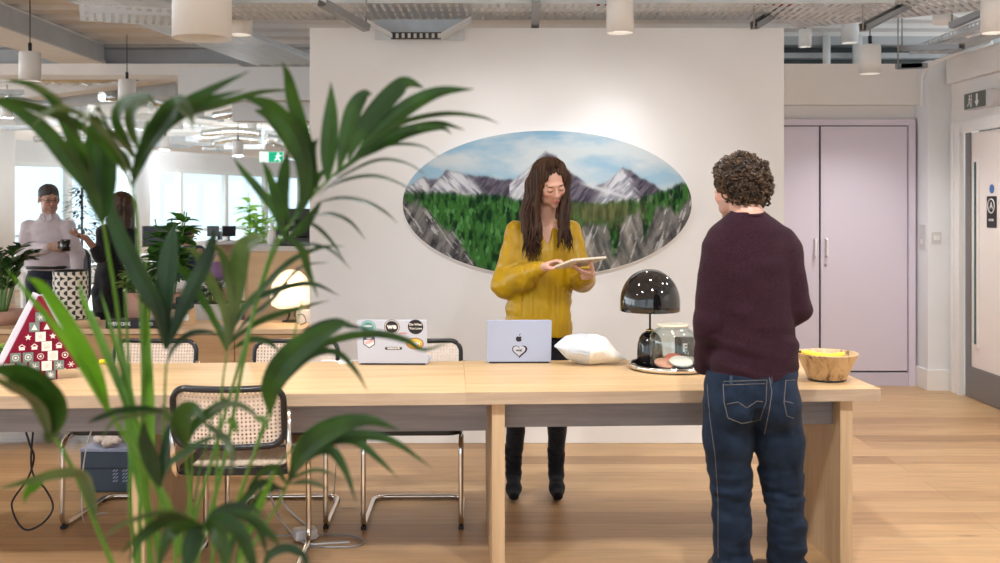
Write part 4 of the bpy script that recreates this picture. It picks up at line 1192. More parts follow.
# ================================================================== mural
def mural():
    cx, cz = 547.0, 203.5; rx, ry = 144.0, 72.5
    nr, na = 170, 900
    rr_ = np.linspace(0, 1, nr); th = np.linspace(0, 2 * np.pi, na, endpoint=False)
    Rg, Tg = np.meshgrid(rr_, th, indexing='ij')
    px = cx + rx * Rg * np.cos(Tg); py = cz - ry * Rg * np.sin(Tg)
    U = (px - 400) * 10 / 3; V = (py - 125) * 10 / 3       # sketch coordinates, 0..1000 by 0..517
    jag = fbm(U / 22, V / 90, 0, 11) * 14
    def lerp(a, b, t): t = np.clip(t, 0, 1)[..., None]; return a * (1 - t) + b * t
    c = lambda r, g, b: np.array([r, g, b]) * np.ones(U.shape + (3,))
    S = lambda x, e=6: 1 / (1 + np.exp(-np.clip(x / e, -40, 40)))
    # sky
    sky = lerp(c(.26, .50, .70), c(.44, .66, .80), V / 200)
    cl = fbm(U / 160, V / 60, 0, 2, 5) + .45 * np.exp(-((U - 560) / 240) ** 2 - ((V - 90) / 60) ** 2) + .3 * np.exp(-((U - 260) / 120) ** 2 - ((V - 70) / 50) ** 2)
    img = lerp(sky, c(.70, .78, .80), (cl + .02) * 1.8)
    def ridge(xs, ys, amp=6, seed=1): return np.interp(U, xs, ys, left=700, right=700) + fbm(U / 16, 0 * U, 0, seed) * amp
    strk = fbm((U + V * .9) / 9, (V - U * .6) / 38, 0, 21, 3)
    strk2 = fbm((U - V * .9) / 9, (V + U * .6) / 38, 0, 23, 3)
    rock = lerp(c(.060, .052, .080), c(.19, .17, .215), .5 + strk * 1.3)
    snow = c(.78, .80, .84)
    # far left little peaks
    y = ridge([0, 30, 75, 95, 130, 200], [225, 205, 178, 184, 178, 240]); m = S(V - y, 2)
    img = lerp(img, rock, m)
    img = lerp(img, lerp(snow, rock, .5 + strk2 * 2.2 - .2), m * S(92 - U + (V - 180) * .2, 3))
    # long ridge with the snowy peak on the left
    y = ridge([60, 90, 120, 155, 185, 225, 290, 330, 380, 420], [262, 232, 190, 153, 157, 167, 170, 181, 184, 200], 5, 4); m = S(V - y, 2)
    img = lerp(img, rock, m)
    sn = S((205 + (V - 155) * 1.0) - U, 6) * S(U - (160 - (V - 155) * 1.1), 6)
    img = lerp(img, lerp(snow, c(.30, .31, .38), .42 + strk2 * 2.0), m * sn)
    # central peak
    y = ridge([365, 380, 405, 430, 455, 485, 520, 560, 600, 640, 680, 730, 760], [196, 184, 168, 142, 118, 89, 104, 150, 182, 210, 228, 238, 262], 5, 6); m = S(V - y, 2)
    img = lerp(img, rock, m)
    sn = S((478 - (V - 95) * .45 + strk2 * 18) - U, 6)
    img = lerp(img, lerp(snow, c(.34, .34, .40), .35 + strk * 1.6), m * sn)
    sn2 = np.exp(-((V - (205 + (U - 640) * .32)) / 7) ** 2) * S(U - 610, 8) * S(760 - U, 8)
    # right peak
    y = ridge([620, 650, 690, 718, 742, 770, 800, 840, 862, 890, 930], [228, 208, 190, 165, 142, 152, 176, 194, 214, 226, 244], 5, 8); m = S(V - y, 2)
    img = lerp(img, rock, m)
    sn = S((748 + (V - 145) * .42 + strk2 * 18) - U, 5) * S(U - (700 - (V - 150) * .42), 8)
    img = lerp(img, lerp(snow, c(.33, .35, .42), .38 + strk * 2.0), m * sn)
    img = lerp(img, snow, sn2 * .8)
    # forest
    tr = fbm(U / 13, V / 34, 0, 31, 4); tr2 = fbm(U / 30, V / 60, 0, 37, 3)
    fg = lerp(c(.012, .05, .02), c(.07, .24, .05), .5 + tr * 1.9 + tr2 * .5)
    hl = np.clip((fbm(U / 9, V / 26, 0, 41, 3) - .16) * 5, 0, 1) * S(V - 255, 12) * S(430 - U, 50)
    fg = lerp(fg, c(.15, .42, .12), hl)
    hl2 = np.clip((fbm(U / 8, V / 30, 0, 43, 3) - .22) * 5, 0, 1) * S(U - 560, 20)
    fg = lerp(fg, c(.30, .42, .24), hl2 * .6)
    y = np.interp(U, [0, 60, 200, 350, 420, 540, 640, 720, 800, 870, 905, 945, 1000], [222, 222, 226, 236, 255, 258, 262, 252, 246, 218, 212, 188, 180]) + tr * 14; m = S(V - y, 3)
    img = lerp(img, fg * .75, m)
    ol = lerp(c(.07, .09, .035), c(.17, .19, .075), .5 + fbm(U / 10, V / 60, 0, 51) * 1.5)
    img = lerp(img, ol, m * np.exp(-((U - 670) / 120) ** 2 - ((V - 290) / 42) ** 2) * 1.2)
    # cliffs
    rk = lerp(c(.055, .055, .062), c(.27, .26, .25), .45 + fbm((U + V * .5) / 16, (V - U * .8) / 60, 0, 61, 4) * 1.5)
    left = np.interp(U, [0, 20, 60, 110, 150, 175, 215, 260, 300], [235, 248, 252, 300, 352, 350, 408, 468, 500]) + tr * 26
    img = lerp(img, rk, S(V - left, 4) * S(310 - U, 10))
    rl = lerp(c(.10, .105, .10), c(.40, .37, .32), .5 + fbm((U - V * .35) / 18, V / 80, 0, 63, 4) * 1.4)
    y = np.interp(U, [560, 585, 610, 690, 705, 722, 735, 760, 800, 812, 825, 850, 900, 915, 950, 1000], [500, 380, 338, 335, 440, 440, 340, 310, 292, 390, 360, 285, 272, 300, 255, 230]) + tr2 * 18
    img = lerp(img, rl, S(V - y, 4))
    img = lerp(img, rk, S(V - y, 4) * S(U - 790 - tr2 * 40, 20) * .8)
    wl = np.where(U < 400, np.clip((fbm((U - V * .75) / 7, (V + U * .6) / 60, 0, 71, 3) - .26) * 14, 0, 1), np.clip((fbm((U + V * .35) / 7, (V - U * .25) / 60, 0, 72, 3) - .26) * 14, 0, 1))
    img = lerp(img, c(.62, .62, .60), wl * np.maximum(S(V - left, 4) * S(310 - U, 10), S(V - y, 4)) * .85)
    D = WD
    vs = np.stack([(px - 500) * D / K - (cx - 500) * D / K, 0 * px, -(py - cz) * D / K], -1).reshape(-1, 3)
    i = np.arange(nr - 1)[:, None]; j = np.arange(na)[None, :]; j2 = (j + 1) % na
    F_ = np.stack([i * na + j, i * na + j2, (i + 1) * na + j2, (i + 1) * na + j], -1).reshape(-1, 4)
    t = thing('mural_panel', 'large oval painting of snowy mountains, forest and cliffs on the white wall', 'painting', P(cx, cz, D) + Vector((0, -.0225, 0)))
    me = bpy.data.meshes.new('painted_face'); me.from_pydata(vs.tolist(), [], F_.tolist()); 
    at = me.color_attributes.new('Col', 'FLOAT_COLOR', 'POINT')
    at.data.foreach_set('color', np.concatenate([(img * np.array([.76, .78, .82])).reshape(-1, 3), np.ones((nr * na, 1))], 1).astype(np.float32).ravel())
    me.materials.append(vcol_mat('mural_paint', .8, bump=.1, bscale=60, spec=.08))
    o = bpy.data.objects.new('painted_face', me); COL.objects.link(o); o.parent = t
    rw_ = rx * D / K; rh = ry * D / K
    el = [(rw_ * math.cos(a), rh * math.sin(a)) for a in np.linspace(0, 2 * math.pi, 181)[:-1]]
    MB().prism([(a * 1.006, b * 1.012) for a, b in el], .0015, .0215).build('board', 'skirting', t)
mural()
# ================================================================== credenza and what stands on it
def leaf_mat(name, c1, c2, rough=.4, trans=.0):
    m, nt, b = _new(name); N = nt.nodes; L = nt.links
    tc = N.new('ShaderNodeTexCoord'); n = N.new('ShaderNodeTexNoise'); n.inputs['Scale'].default_value = 14; n.inputs['Detail'].default_value = 3
    L.new(tc.outputs['Object'], n.inputs[0])
    r = N.new('ShaderNodeValToRGB'); r.color_ramp.elements[0].position = .35; r.color_ramp.elements[1].position = .65
    r.color_ramp.elements[0].color = (*c1, 1); r.color_ramp.elements[1].color = (*c2, 1)
    L.new(n.outputs[0], r.inputs[0]); L.new(r.outputs[0], b.inputs[0]); b.inputs['Roughness'].default_value = rough
    if trans:
        out = [q for q in N if q.type == 'OUTPUT_MATERIAL'][0]
        tl = N.new('ShaderNodeBsdfTranslucent'); mx = N.new('ShaderNodeMixShader'); mx.inputs[0].default_value = trans
        g = N.new('ShaderNodeVectorMath'); g.operation = 'MULTIPLY'; g.inputs[1].default_value = (1.2, 1.5, .5); L.new(r.outputs[0], g.inputs[0]); L.new(g.outputs[0], tl.inputs[0])
        L.new(b.outputs[0], mx.inputs[1]); L.new(tl.outputs[0], mx.inputs[2]); L.new(mx.outputs[0], out.inputs[0])
    return m
leaf_mat('leaf_dark', (.012, .045, .014), (.035, .10, .025), .35)
leaf_mat('leaf_mid', (.04, .14, .025), (.11, .27, .05), .4, .2)
leaf_mat('leaf_light', (.16, .30, .08), (.36, .48, .20), .45, .2)
leaf_mat('leaf_lime', (.30, .50, .12), (.50, .68, .22), .5, .3)
leaf_mat('leaf_spruce', (.05, .10, .08), (.12, .20, .17), .6)
mat('stem_green', (.10, .20, .04), .5); mat('stem_brown', (.14, .09, .05), .7)
mat('pot_pink', (.50, .30, .24), .7, noise=.06); mat('pot_terracotta', (.46, .27, .19), .7, noise=.08); mat('pot_white', (.75, .74, .72), .5)
mat('soil', (.03, .02, .014), .95)
def add_leaf(mb, base, d, up, L, Wd, droop=.3, fold=.25, n=5):
    """one leaf blade: a folded, curved tapering surface"""
    d = Vector(d).normalized(); up = Vector(up); up = (up - d * up.dot(d))
    if up.length < 1e-4: up = d.orthogonal()
    up.normalize(); s = d.cross(up)
    A, B_, C_ = [], [], []
    for i in range(n + 1):
        t = i / n
        wd = Wd * .5 * (math.sin(math.pi * min(1, t * .92 + .06)) ** .8) * (1 if t < 1 else 0.02)
        c = Vector(base) + d * L * t + up * (-droop * L * t * t)
        A.append(c - s * wd + up * wd * fold); B_.append(c); C_.append(c + s * wd + up * wd * fold)
    mb.strip(A, B_); mb.strip(B_, C_)
def pot(t, r0, r1, h, m, soil=True):
    MB().lathe([(.001, 0), (r0, 0), (r1, h), (r1 * .93, h), (r1 * .90, h - .02), (.001, h - .02)], 32, caps=False).build('pot', m, t)
    MB().cyl((0, 0, h - .028), (0, 0, h - .021), r1 * .9, 24).build('soil', 'soil', t)
def bushy(name, label, loc, pr, h, spread, top, n, LL, LW, lm, potm=None, ph=.2, seed=1, cat='plant', stemn=7, drop=.3, z0=None, sm='stem_green'):
    t = thing(name, label, cat, loc)
    r = random.Random(seed)
    if potm: pot(t, pr * .75, pr, ph, potm)
    st = MB(); fo = MB()
    tips = []
    for i in range(stemn):
        a = r.uniform(0, 6.28); q = spread * r.uniform(.2, 1)
        e = Vector((q * math.cos(a), q * .7 * math.sin(a), top * r.uniform(.55, 1)))
        b0 = Vector((.3 * pr * math.cos(a), .3 * pr * math.sin(a), ph - .03 if potm else 0))
        pts = bez([b0, b0.lerp(e, .5) + Vector((0, 0, .04)), e], 8); st.tube(pts, .0045, 5); tips.append(pts)
    for i in range(n):
        pts = tips[i % stemn]; k = r.uniform(.3, 1); p = pts[min(7, int(k * 7))]
        a = r.uniform(0, 6.28); d = Vector((math.cos(a), math.sin(a), r.uniform(-.1, .9)))
        add_leaf(fo, p, d, (0, 0, 1), LL * r.uniform(.7, 1.2), LW * r.uniform(.8, 1.2), drop)
    st.build('stem', sm, t); fo.build('foliage', lm, t)
    return t
CRZ = .738
def onC(px, D): return Vector(((px - 500) * D / K, D, CRZ + .0005))
cr = thing('credenza', 'long low wooden credenza behind the chairs on the left, with plants on top', 'cabinet', (-2.9, 6.7, 0))
x0, x1 = -1.75, 1.69
MB().b2(x0, x1, -.26, .26, CRZ - .03, CRZ).build('top', 'oak_pale', cr, bevel=.002)
MB().b2(x0, x1, -.24, .26, .12, CRZ - .0305).build('carcass', 'oak_credenza', cr)
ds = [x0, x0 + .57, x0 + 1.15, x0 + 1.73, (235 - 500) * 6.45 / K + 2.9, x1]
for a_, b_ in zip(ds[:-1], ds[1:]): MB().b2(a_ + .003, b_ - .003, -.258, -.2405, .125, CRZ - .036).build('door', 'oak_credenza', cr, bevel=.0015)
for lx in (x0 + .14, x0 + 1.2, x1 - .1):
    for ly in (-.22, .22): MB().b2(lx - .02, lx + .02, ly - .02, ly + .02, 0, .12).build('leg', 'oak_panel', cr)
# patterned drum
def pattern_mat():
    m, nt, b = _new('triangle_pattern'); N = nt.nodes; L = nt.links
    a = N.new('ShaderNodeAttribute'); a.attribute_name = 'Col'; L.new(a.outputs[0], b.inputs[0]); b.inputs['Roughness'].default_value = .5
pattern_mat()
vs_t = thing('patterned_drum', 'cream cylinder with black triangle pattern on the credenza before the mug-holding man', 'vase', onC(70.5, 6.62) + Vector((0, 0, .045)))
r_, h_ = .105, .305; na, nz = 420, 260
A_, Zg = np.meshgrid(np.arange(na) / na, np.arange(nz + 1) / nz, indexing='ij')
u = A_ * 14; v = Zg * 10
fu = u - np.floor(u); fv = v - np.floor(v); par = np.floor(v) % 2
tri_ = np.where(par == 0, (fu < (1 - 2 * np.abs(fv - .5)) * .72), fu > 1 - np.sqrt(np.clip(1 - (2 * (fv - .5)) ** 2, 0, 1)) * .5)
colr = np.where(tri_[..., None], np.array([.018, .018, .018]), np.array([.72, .68, .60]))
ang = A_ * 2 * np.pi
V_ = np.stack([r_ * np.cos(ang), r_ * np.sin(ang), Zg * h_], -1).reshape(-1, 3)
i = np.arange(na)[:, None]; j = np.arange(nz)[None]; i2 = (i + 1) % na; n1 = nz + 1
F_ = np.stack([i * n1 + j, i2 * n1 + j, i2 * n1 + j + 1, i * n1 + j + 1], -1).reshape(-1, 4)
me = bpy.data.meshes.new('side'); me.from_pydata(V_.tolist(), [], F_.tolist())
at = me.color_attributes.new('Col', 'FLOAT_COLOR', 'POINT'); at.data.foreach_set('color', np.concatenate([colr.reshape(-1, 3), np.ones((len(V_), 1))], 1).astype(np.float32).ravel())
me.materials.append(M('triangle_pattern')); o = bpy.data.objects.new('side', me); COL.objects.link(o); o.parent = vs_t
MB().lathe([(.001, .0), (r_ - .001, 0), (r_ + .001, .004), (r_ + .001, .0)], 40).lathe([(r_ + .001, h_ - .006), (r_ + .001, h_), (r_ - .006, h_), (r_ - .008, h_ - .02), (.001, h_ - .02)], 40, caps=False).build('rim', 'black_matte', vs_t)
o = MB().cyl((0, 0, 0), (0, 0, .044), .155, 40).build('wooden_disc', 'oak_pale', loc=onC(74, 6.62), bevel=.004); tag(o, 'pale wooden round base board beneath the patterned cylinder', 'board')
bs = thing('black_sign', 'flat black sign with white lettering lying at the credenza front edge', 'sign', onC(134, 6.50))
MB().b2(-.165, .165, -.03, .10, 0, .052).build('block', 'ink', bs, bevel=.002)
text('WEWORK', .030, (-.08, -.031, .028), FR, 'white_print', parent=bs, bold=.0008); text('SPACES', .026, (.085, -.031, .028), FR, 'plastic_grey', parent=bs, bold=.0005)
bushy('potted_plant', 'light green bushy plant in a tall pinkish pot beside the dark-haired woman', onC(139, 6.72), .085, .3, .17, .40, 150, .085, .040, 'leaf_light', 'pot_pink', .205, 2, stemn=11)
bushy('potted_plant', 'taller green round-leaved plant in terracotta pot in the middle of the credenza', onC(171, 6.80), .07, .3, .15, .74, 190, .125, .095, 'leaf_mid', 'pot_terracotta', .19, 5, stemn=9)
bushy('potted_plant', 'small airy dark-leaved plant in the white cabinet planter right of the black gadget', P(214, 304, 7.35), .10, .3, .20, .20, 130, .05, .030, 'leaf_dark', None, 0, 9, stemn=12)
wb = thing('wooden_box', 'small pale wooden box on the credenza under a black gadget', 'box', onC(183, 6.70))
MB().b2(-.065, .065, -.05, .05, 0, .10).build('case', 'oak_pale', wb, bevel=.003); MB().b2(-.05, .05, -.0515, -.05, .03, .07).build('label_plate', 'plastic_white', wb)
gd = thing('desk_phone', 'black gadget with knobs on the small wooden box', 'gadget', onC(183, 6.70) + Vector((0, 0, .101)))
MB().b2(-.06, .06, -.045, .045, 0, .035).build('body', 'black_matte', gd, bevel=.008)
MB().b2(-.045, .0, -.02, .03, .036, .075).build('handset', 'black_matte', gd, bevel=.01); MB().cyl((.035, 0, .036), (.035, 0, .06), .014, 12).build('knob', 'black_matte', gd)
# glowing lamp on the credenza, dark little stand
gl = thing('globe_lamp', 'glowing rounded white table lamp on the credenza beside the white wall', 'lamp', onC(291, 6.86))
prz = [(r__, z__) for r__, z__ in ((.02, .085), (.09, .090), (.125, .11), (.134, .15), (.132, .20), (.120, .25), (.096, .295), (.062, .325), (.025, .338), (.001, .34))]
MB().lathe([(.001, .085)] + prz, 40, caps=False).build('lamp_shade', 'lamp_warm', gl)
sd = MB().cyl((0, 0, 0), (0, 0, .006), .06, 20)
for a in (0, 2.1, 4.2): sd.tube([(.05 * math.cos(a), .05 * math.sin(a), .006), (.02 * math.cos(a), .02 * math.sin(a), .045), (.045 * math.cos(a), .045 * math.sin(a), .088)], .004, 6)
sd.build('base', 'black_matte', gl)
l = bpy.data.lights.new('lamp_or_wash_light', 'POINT'); l.energy = 4; l.color = (1, .75, .48); l.shadow_soft_size = .1; lo = bpy.data.objects.new('lamp_or_wash_light', l); COL.objects.link(lo); lo.location = P(291, 285, 6.70)
cable('thin black lamp flex on the credenza near the wall end', [onC(297, 6.78) + Vector((0, 0, .05)), onC(303, 6.72) + Vector((0, 0, .06)), onC(306, 6.66) + Vector((0, 0, .02)), onC(300, 6.6) + Vector((0, 0, .006))], .003, 'ink', 20)
o = MB().b2(-.05, .05, -.03, .03, 0, .085).build('small_carton', 'plastic_grey', loc=onC(305, 6.80), bevel=.003); tag(o, 'small grey carton between the glowing lamp and the wall', 'box')
# tall wooden counter behind it
ct = thing('bar_counter', 'tall wooden counter with dark top behind the glowing lamp', 'counter', (-1.5, 7.5, 0))
cx0, cx1 = (245 - 500) * 7.25 / K + 1.5, .6
MB().b2(cx0, cx1, -.25, .35, 0, 1.18).build('panel', 'oak_pale', ct); MB().b2(cx0 - .02, cx1, -.28, .37, 1.181, 1.215).build('top', 'beam_grey', ct, bevel=.003)
MB().b2(cx0 - .001, cx0 + .025, -.252, -.2505, 0, 1.18).build('edge', 'oak_panel', ct)
cm = thing('coffee_machine', 'dark coffee machine on the tall wooden counter', 'machine', P(300, 246, 7.4) + Vector((0, 0, .003)))
MB().b2(-.12, .12, -.12, .12, 0, .06).b2(-.12, .12, 0, .12, .06, .18).b2(-.12, .12, -.12, .12, .18, .26).build('body', 'black_matte', cm, bevel=.006)
MB().cyl((-.04, -.06, .14), (-.04, -.06, .18), .02, 12).build('spout', 'strut', cm); MB().cyl((-.04, -.06, .061), (-.04, -.06, .10), .025, 14).build('drip_cup', 'plastic_white', cm)
for px, nm, h in ((272, 'clear bottle on the tall counter, left of the coffee machine', .16), (281, 'dark bottle on the tall counter close to the coffee machine', .19)):
    o = MB().lathe([(.001, 0), (.03, 0), (.032, .01), (.032, h * .55), (.012, h * .72), (.012, h), (.001, h)], 20).build('bottle', 'plastic_grey' if px == 272 else 'ink', loc=P(px, 246, 7.35) + Vector((0, 0, .003))); tag(o, nm, 'bottle')
# white planter cabinet
pc = thing('planter_cabinet', 'white planter cabinet behind the credenza with a leafy plant in it', 'cabinet', (P(218, 300, 7.3).x, 7.35, 0))
MB().b2(-.175, .175, -.12, .12, 0, .815).build('body', 'plastic_white', pc, bevel=.003)
MB().b2(-.16, .16, -.105, .105, .8155, .822).build('soil', 'soil', pc)
# big dark leafy plants at the far left
def frond_plant(name, label, loc, n, H_, lm, seed, lean=.5, potm='pot_pink', LL=.12, LW=.05, per=18, ph=.24):
    r = random.Random(seed); t = thing(name, label, 'plant', loc)
    pot(t, .12, .15, ph, potm); st = MB(); fo = MB()
    for i in range(n):
        a = r.uniform(0, 6.28); L_ = H_ * r.uniform(.7, 1.05); q = lean * L_ * r.uniform(.4, 1)
        e = Vector((q * math.cos(a), q * math.sin(a) * .6, L_)); b0 = Vector((.03 * math.cos(a), .03 * math.sin(a), ph - .03))
        pts = bez([b0, b0 + (e - b0) * .55 + Vector((0, 0, .12)), e], per); st.tube(pts, lambda u_: .010 * (1 - u_ * .7), 5)
        for k in range(3, per):
            d = (pts[k] - pts[k - 1]).normalized(); s = d.cross(Vector((0, 0, 1)));
            if s.length < .1: s = Vector((math.sin(a), -math.cos(a), 0))
            s.normalize()
            for sg_ in (-1, 1): add_leaf(fo, pts[k], s * sg_ + d * .7 + Vector((0, 0, .15)), (0, 0, 1), LL * r.uniform(.8, 1.1), LW, .15)
    st.build('stem', 'stem_green', t); fo.build('foliage', lm, t)
    return t
frond_plant('potted_plant', 'dark glossy leafy plant at the left photo edge behind the red calendar', onC(0, 6.72), 9, .50, 'leaf_dark', 4, .62, LL=.10, LW=.040, ph=.09, per=14)
frond_plant('potted_plant', 'second dark glossy leafy plant beside the white column, further back', (-4.35, 7.9, .55), 8, .75, 'leaf_dark', 8, .6, LL=.12, LW=.05)
ps = thing('plant_stand', 'wooden stand carrying the rear dark leafy plant', 'stand', (-4.35, 7.9, 0))
MB().b2(-.2, .2, -.2, .2, .50, .548).build('top', 'oak_pale', ps)
for a, b_ in ((-.17, -.17), (.17, -.17), (.17, .17), (-.17, .17)): MB().b2(a - .02, a + .02, b_ - .02, b_ + .02, 0, .4995).build('leg', 'oak_pale', ps)
o = MB().b2(-.07, .07, -.05, .05, 0, .14).build('wooden_crate', 'oak_pale', loc=onC(50, 6.50), bevel=.003); tag(o, 'small brown wooden crate on the credenza left of the patterned cylinder', 'crate')
bushy('small_plant', 'tiny yellow-green plant in white pot at the left end of the table', onT(-3, 4.72), .04, .1, .055, .115, 60, .03, .018, 'leaf_lime', 'pot_white', .07, 12, stemn=8)
# woven basket on the floor under the credenza end
mat('rattan', (.35, .22, .11), .7)
bk = thing('woven_basket', 'brown woven basket on the floor at the left photo edge under the credenza', 'basket', (-3.13, 6.1, 0))
b = MB()
for k in range(9): b.tube([((.15 + .002 * k) * math.cos(a), (.15 + .002 * k) * math.sin(a), .01 + k * .02) for a in np.linspace(0, 2 * math.pi, 33)[:-1]], .005, 5, closed=True)
for a in np.linspace(0, 2 * math.pi, 29)[:-1]: b.cyl((.15 * math.cos(a), .15 * math.sin(a), .003), (.168 * math.cos(a), .168 * math.sin(a), .18), .004, 5)
b.cyl((0, 0, .002), (0, 0, .008), .15, 24)
b.build('weave', 'rattan', bk)

# ================================================================== further back in the office
# black office chair behind the man
def office_chair(label, loc, rz):
    t = thing('office_chair', label, 'chair', loc, rz, 'black office chairs')
    MB().prism(rrect(.46, .46, .09, 6), .44, .50, axes='xy').build('seat', 'black_matte', t, bevel=.015)
    MB().prism(rrect(.44, .52, .12, 7, 0, .86), .20, .24, axes='xz').build('backrest', 'black_matte', t, bevel=.012)
    MB().cyl((0, 0, .09), (0, 0, .44), .025, 14).bar((0, .15, .45), (0, .23, .70), .05, .02).build('column', 'strut', t)
    b = MB()
    for a in range(5): b.bar((0, 0, .085), (.27 * math.cos(a * 1.2566), .27 * math.sin(a * 1.2566), .06), .035, .025)
    b.build('star_base', 'strut', t)
    for a in range(5): MB().cyl((.27 * math.cos(a * 1.2566) - .01, .27 * math.sin(a * 1.2566), .028), (.27 * math.cos(a * 1.2566) + .01, .27 * math.sin(a * 1.2566), .028), .028, 12).build('castor', 'black_matte', t)
    return t
oc0 = office_chair('black office chair with rounded back between the two standing colleagues', (P(88, 300, 9.7).x, 9.7, 0), R(160))
dup(oc0, loc=(P(232, 300, 15).x, 15.2, 0), rz=R(100), label='black office chair far back behind the round high desk')
# round high desk
rd_ = thing('round_desk', 'tall round wooden drum desk with pale top far back in the office', 'desk', (P(223, 300, 12).x, 12, 0))
MB().cyl((0, 0, 0), (0, 0, 1.055), .155, 36).build('drum', 'oak_pale', rd_); 
MB().lathe([(.001, 1.056), (.33, 1.056), (.34, 1.07), (.34, 1.085), (.33, 1.092), (.001, 1.092)], 48, caps=False).build('top', 'plastic_white', rd_)
for px, nm, dd in ((213, 'dark monitor on the far round desk, the left one', R(-20)), (229, 'dark monitor on the far round desk, the right one', R(25))):
    m_ = thing('monitor', nm, 'monitor', Vector((P(px, 240, 11.95).x, 11.95, 1.0925)), dd)
    MB().cyl((0, 0, 0), (0, 0, .008), .06, 16).cyl((0, 0, .008), (0, 0, .08), .012, 8).build('stand', 'strut', m_); MB().b2(-.075, .075, -.012, .012, .05, .17).build('screen', 'ink', m_, bevel=.003)
mat('bag_purple', (.28, .16, .30), .8)
o = MB().ell((0, 0, .11), (.14, .09, .11), 20, 12).tube(bez([(-.07, 0, .2), (-.03, 0, .29), (.03, 0, .29), (.07, 0, .2)], 12), .008, 6).build('bag', 'bag_purple', loc=(P(219, 280, 11.6).x, 11.55, .66)); tag(o, 'purple bag on the white bench in front of the far round desk', 'bag')
bn = thing('bench', 'long white bench in front of the far round desk', 'bench', (P(225, 300, 11.5).x, 11.5, 0)); MB().b2(-.6, .8, -.2, .2, .60, .66).build('seat', 'plastic_white', bn, bevel=.004)
for a in (-.5, .7): MB().b2(a - .03, a + .03, -.17, .17, 0, .6).build('leg', 'plastic_white', bn)
# white desks with monitors along the windows
def desk2(label, loc, rz, w=1.6):
    t = thing('white_desk', label, 'desk', loc, rz, 'white office desks')
    MB().b2(-w / 2, w / 2, -.4, .4, .71, .74).build('top', 'plastic_white', t, bevel=.003)
    for a in (-w / 2 + .05, w / 2 - .05):
        for b_ in (-.35, .35): MB().b2(a - .025, a + .025, b_ - .025, b_ + .025, 0, .71).build('leg', 'plastic_white', t)
    return t
d0 = desk2('white desk by the windows behind the man with the mug', (-5.6, 13.2, 0), R(70))
dup(d0, loc=(-5.3, 16.2, 0), rz=R(70), label='white desk behind the seated person by the windows')
dup(d0, loc=(-4.9, 19.0, 0), rz=R(72), label='far white desk near the middle window')
dup(d0, loc=(-3.2, 18.4, 0), rz=R(20), label='far white desk seen above the tall counter')
dup(d0, loc=(-7.3, 14.2, 0), rz=R(70), label='white desk at the far left near the window corner')
def monitor2(label, loc, rz):
    t = thing('monitor', label, 'monitor', loc, rz, 'screens on the white desks')
    MB().b2(-.12, .12, -.08, .08, 0, .01).b2(-.02, .02, -.01, .01, .01, .15).build('stand', 'strut', t); MB().b2(-.27, .27, -.015, .015, .12, .44).build('screen', 'ink', t, bevel=.004); return t
m0 = monitor2('dark monitor on the white desk left behind the man', (-5.6, 13.2, .7405), R(70))
dup(m0, loc=(-5.3, 16.2, .7405), rz=R(60), label='dark monitor on the desk behind the seated person')
dup(m0, loc=(-3.1, 18.4, .7405), rz=R(10), label='dark monitor on the far desk above the tall counter')
# far plants
bushy('potted_plant', 'lime green tall plant by the far window, left of the green exit sign', (P(243, 260, 17).x, 17.8, 0), .18, .3, .35, 1.75, 120, .26, .13, 'leaf_lime', 'pot_white', .45, 21, stemn=9, sm='stem_green')
bushy('potted_plant', 'second lime green plant by the far window, below the green exit sign', (P(262, 260, 17.6).x, 18.6, 0), .16, .3, .30, 1.9, 90, .26, .12, 'leaf_lime', 'pot_white', .45, 22, stemn=7)
# decorated little tree
ft = thing('decorated_tree', 'small spruce tree with dark baubles standing between the two colleagues', 'tree', (P(82, 250, 12).x, 12, 0))
st = MB().cyl((0, 0, .0), (0, 0, 1.7), .014, 8); fo = MB(); r = random.Random(3)
for k in range(420):
    z = r.uniform(.5, 1.75); q = .42 * (1.85 - z) / 1.3 + .04; a = r.uniform(0, 6.28); rr2 = q * r.uniform(.3, 1)
    add_leaf(fo, (rr2 * math.cos(a), rr2 * math.sin(a), z), (math.cos(a), math.sin(a), r.uniform(-.3, .3)), (0, 0, 1), .10, .03, .2, n=3)
st.build('trunk', 'stem_brown', ft); fo.build('foliage', 'leaf_spruce', ft)
for k in range(16):
    z = .75 + k * .06; q = .42 * (1.85 - z) / 1.3 + .03; a = -1.57 + r.uniform(-1.2, 1.2)
    o = MB().ell((0, 0, 0), (.020,) * 3, 12, 8).build('bauble', 'ink', loc=ft.location + Vector((q * math.cos(a), q * math.sin(a), z))); tag(o, 'dark round bauble hanging on the small spruce tree', 'bauble', 'baubles on the small tree')
# ================================================================== people
vcol_mat('skin', .5, sub=.12, spec=.35)
def cloth_mat(name, c1, c2, rough=.7, scale=60, bump=.15, sheen=.2, bscale=300, stretch=(1, 1, 1)):
    m = mat(name, c1, rough, bump=bump, bscale=bscale, sheen=sheen, stretch=stretch, spec=.18 if rough > .6 else .4)
    nt = m.node_tree; N = nt.nodes; L = nt.links; b = N['Principled BSDF']
    tc = N.new('ShaderNodeTexCoord'); n = N.new('ShaderNodeTexNoise'); n.inputs['Scale'].default_value = scale; n.inputs['Detail'].default_value = 5
    L.new(tc.outputs['Object'], n.inputs[0])
    r = N.new('ShaderNodeValToRGB'); r.color_ramp.elements[0].position = .35; r.color_ramp.elements[1].position = .65
    r.color_ramp.elements[0].color = (*c1, 1); r.color_ramp.elements[1].color = (*c2, 1)
    L.new(n.outputs[0], r.inputs[0]); L.new(r.outputs[0], b.inputs[0])
    return m
cloth_mat('blouse_mustard', (.37, .215, .002), (.41, .24, .003), .36, 6, .03, .05, 120)
cloth_mat('sweater_maroon', (.018, .005, .010), (.040, .014, .023), .95, 260, .5, .04, 420)
cloth_mat('denim', (.006, .012, .025), (.012, .023, .045), .85, 18, .3, .03, 500)
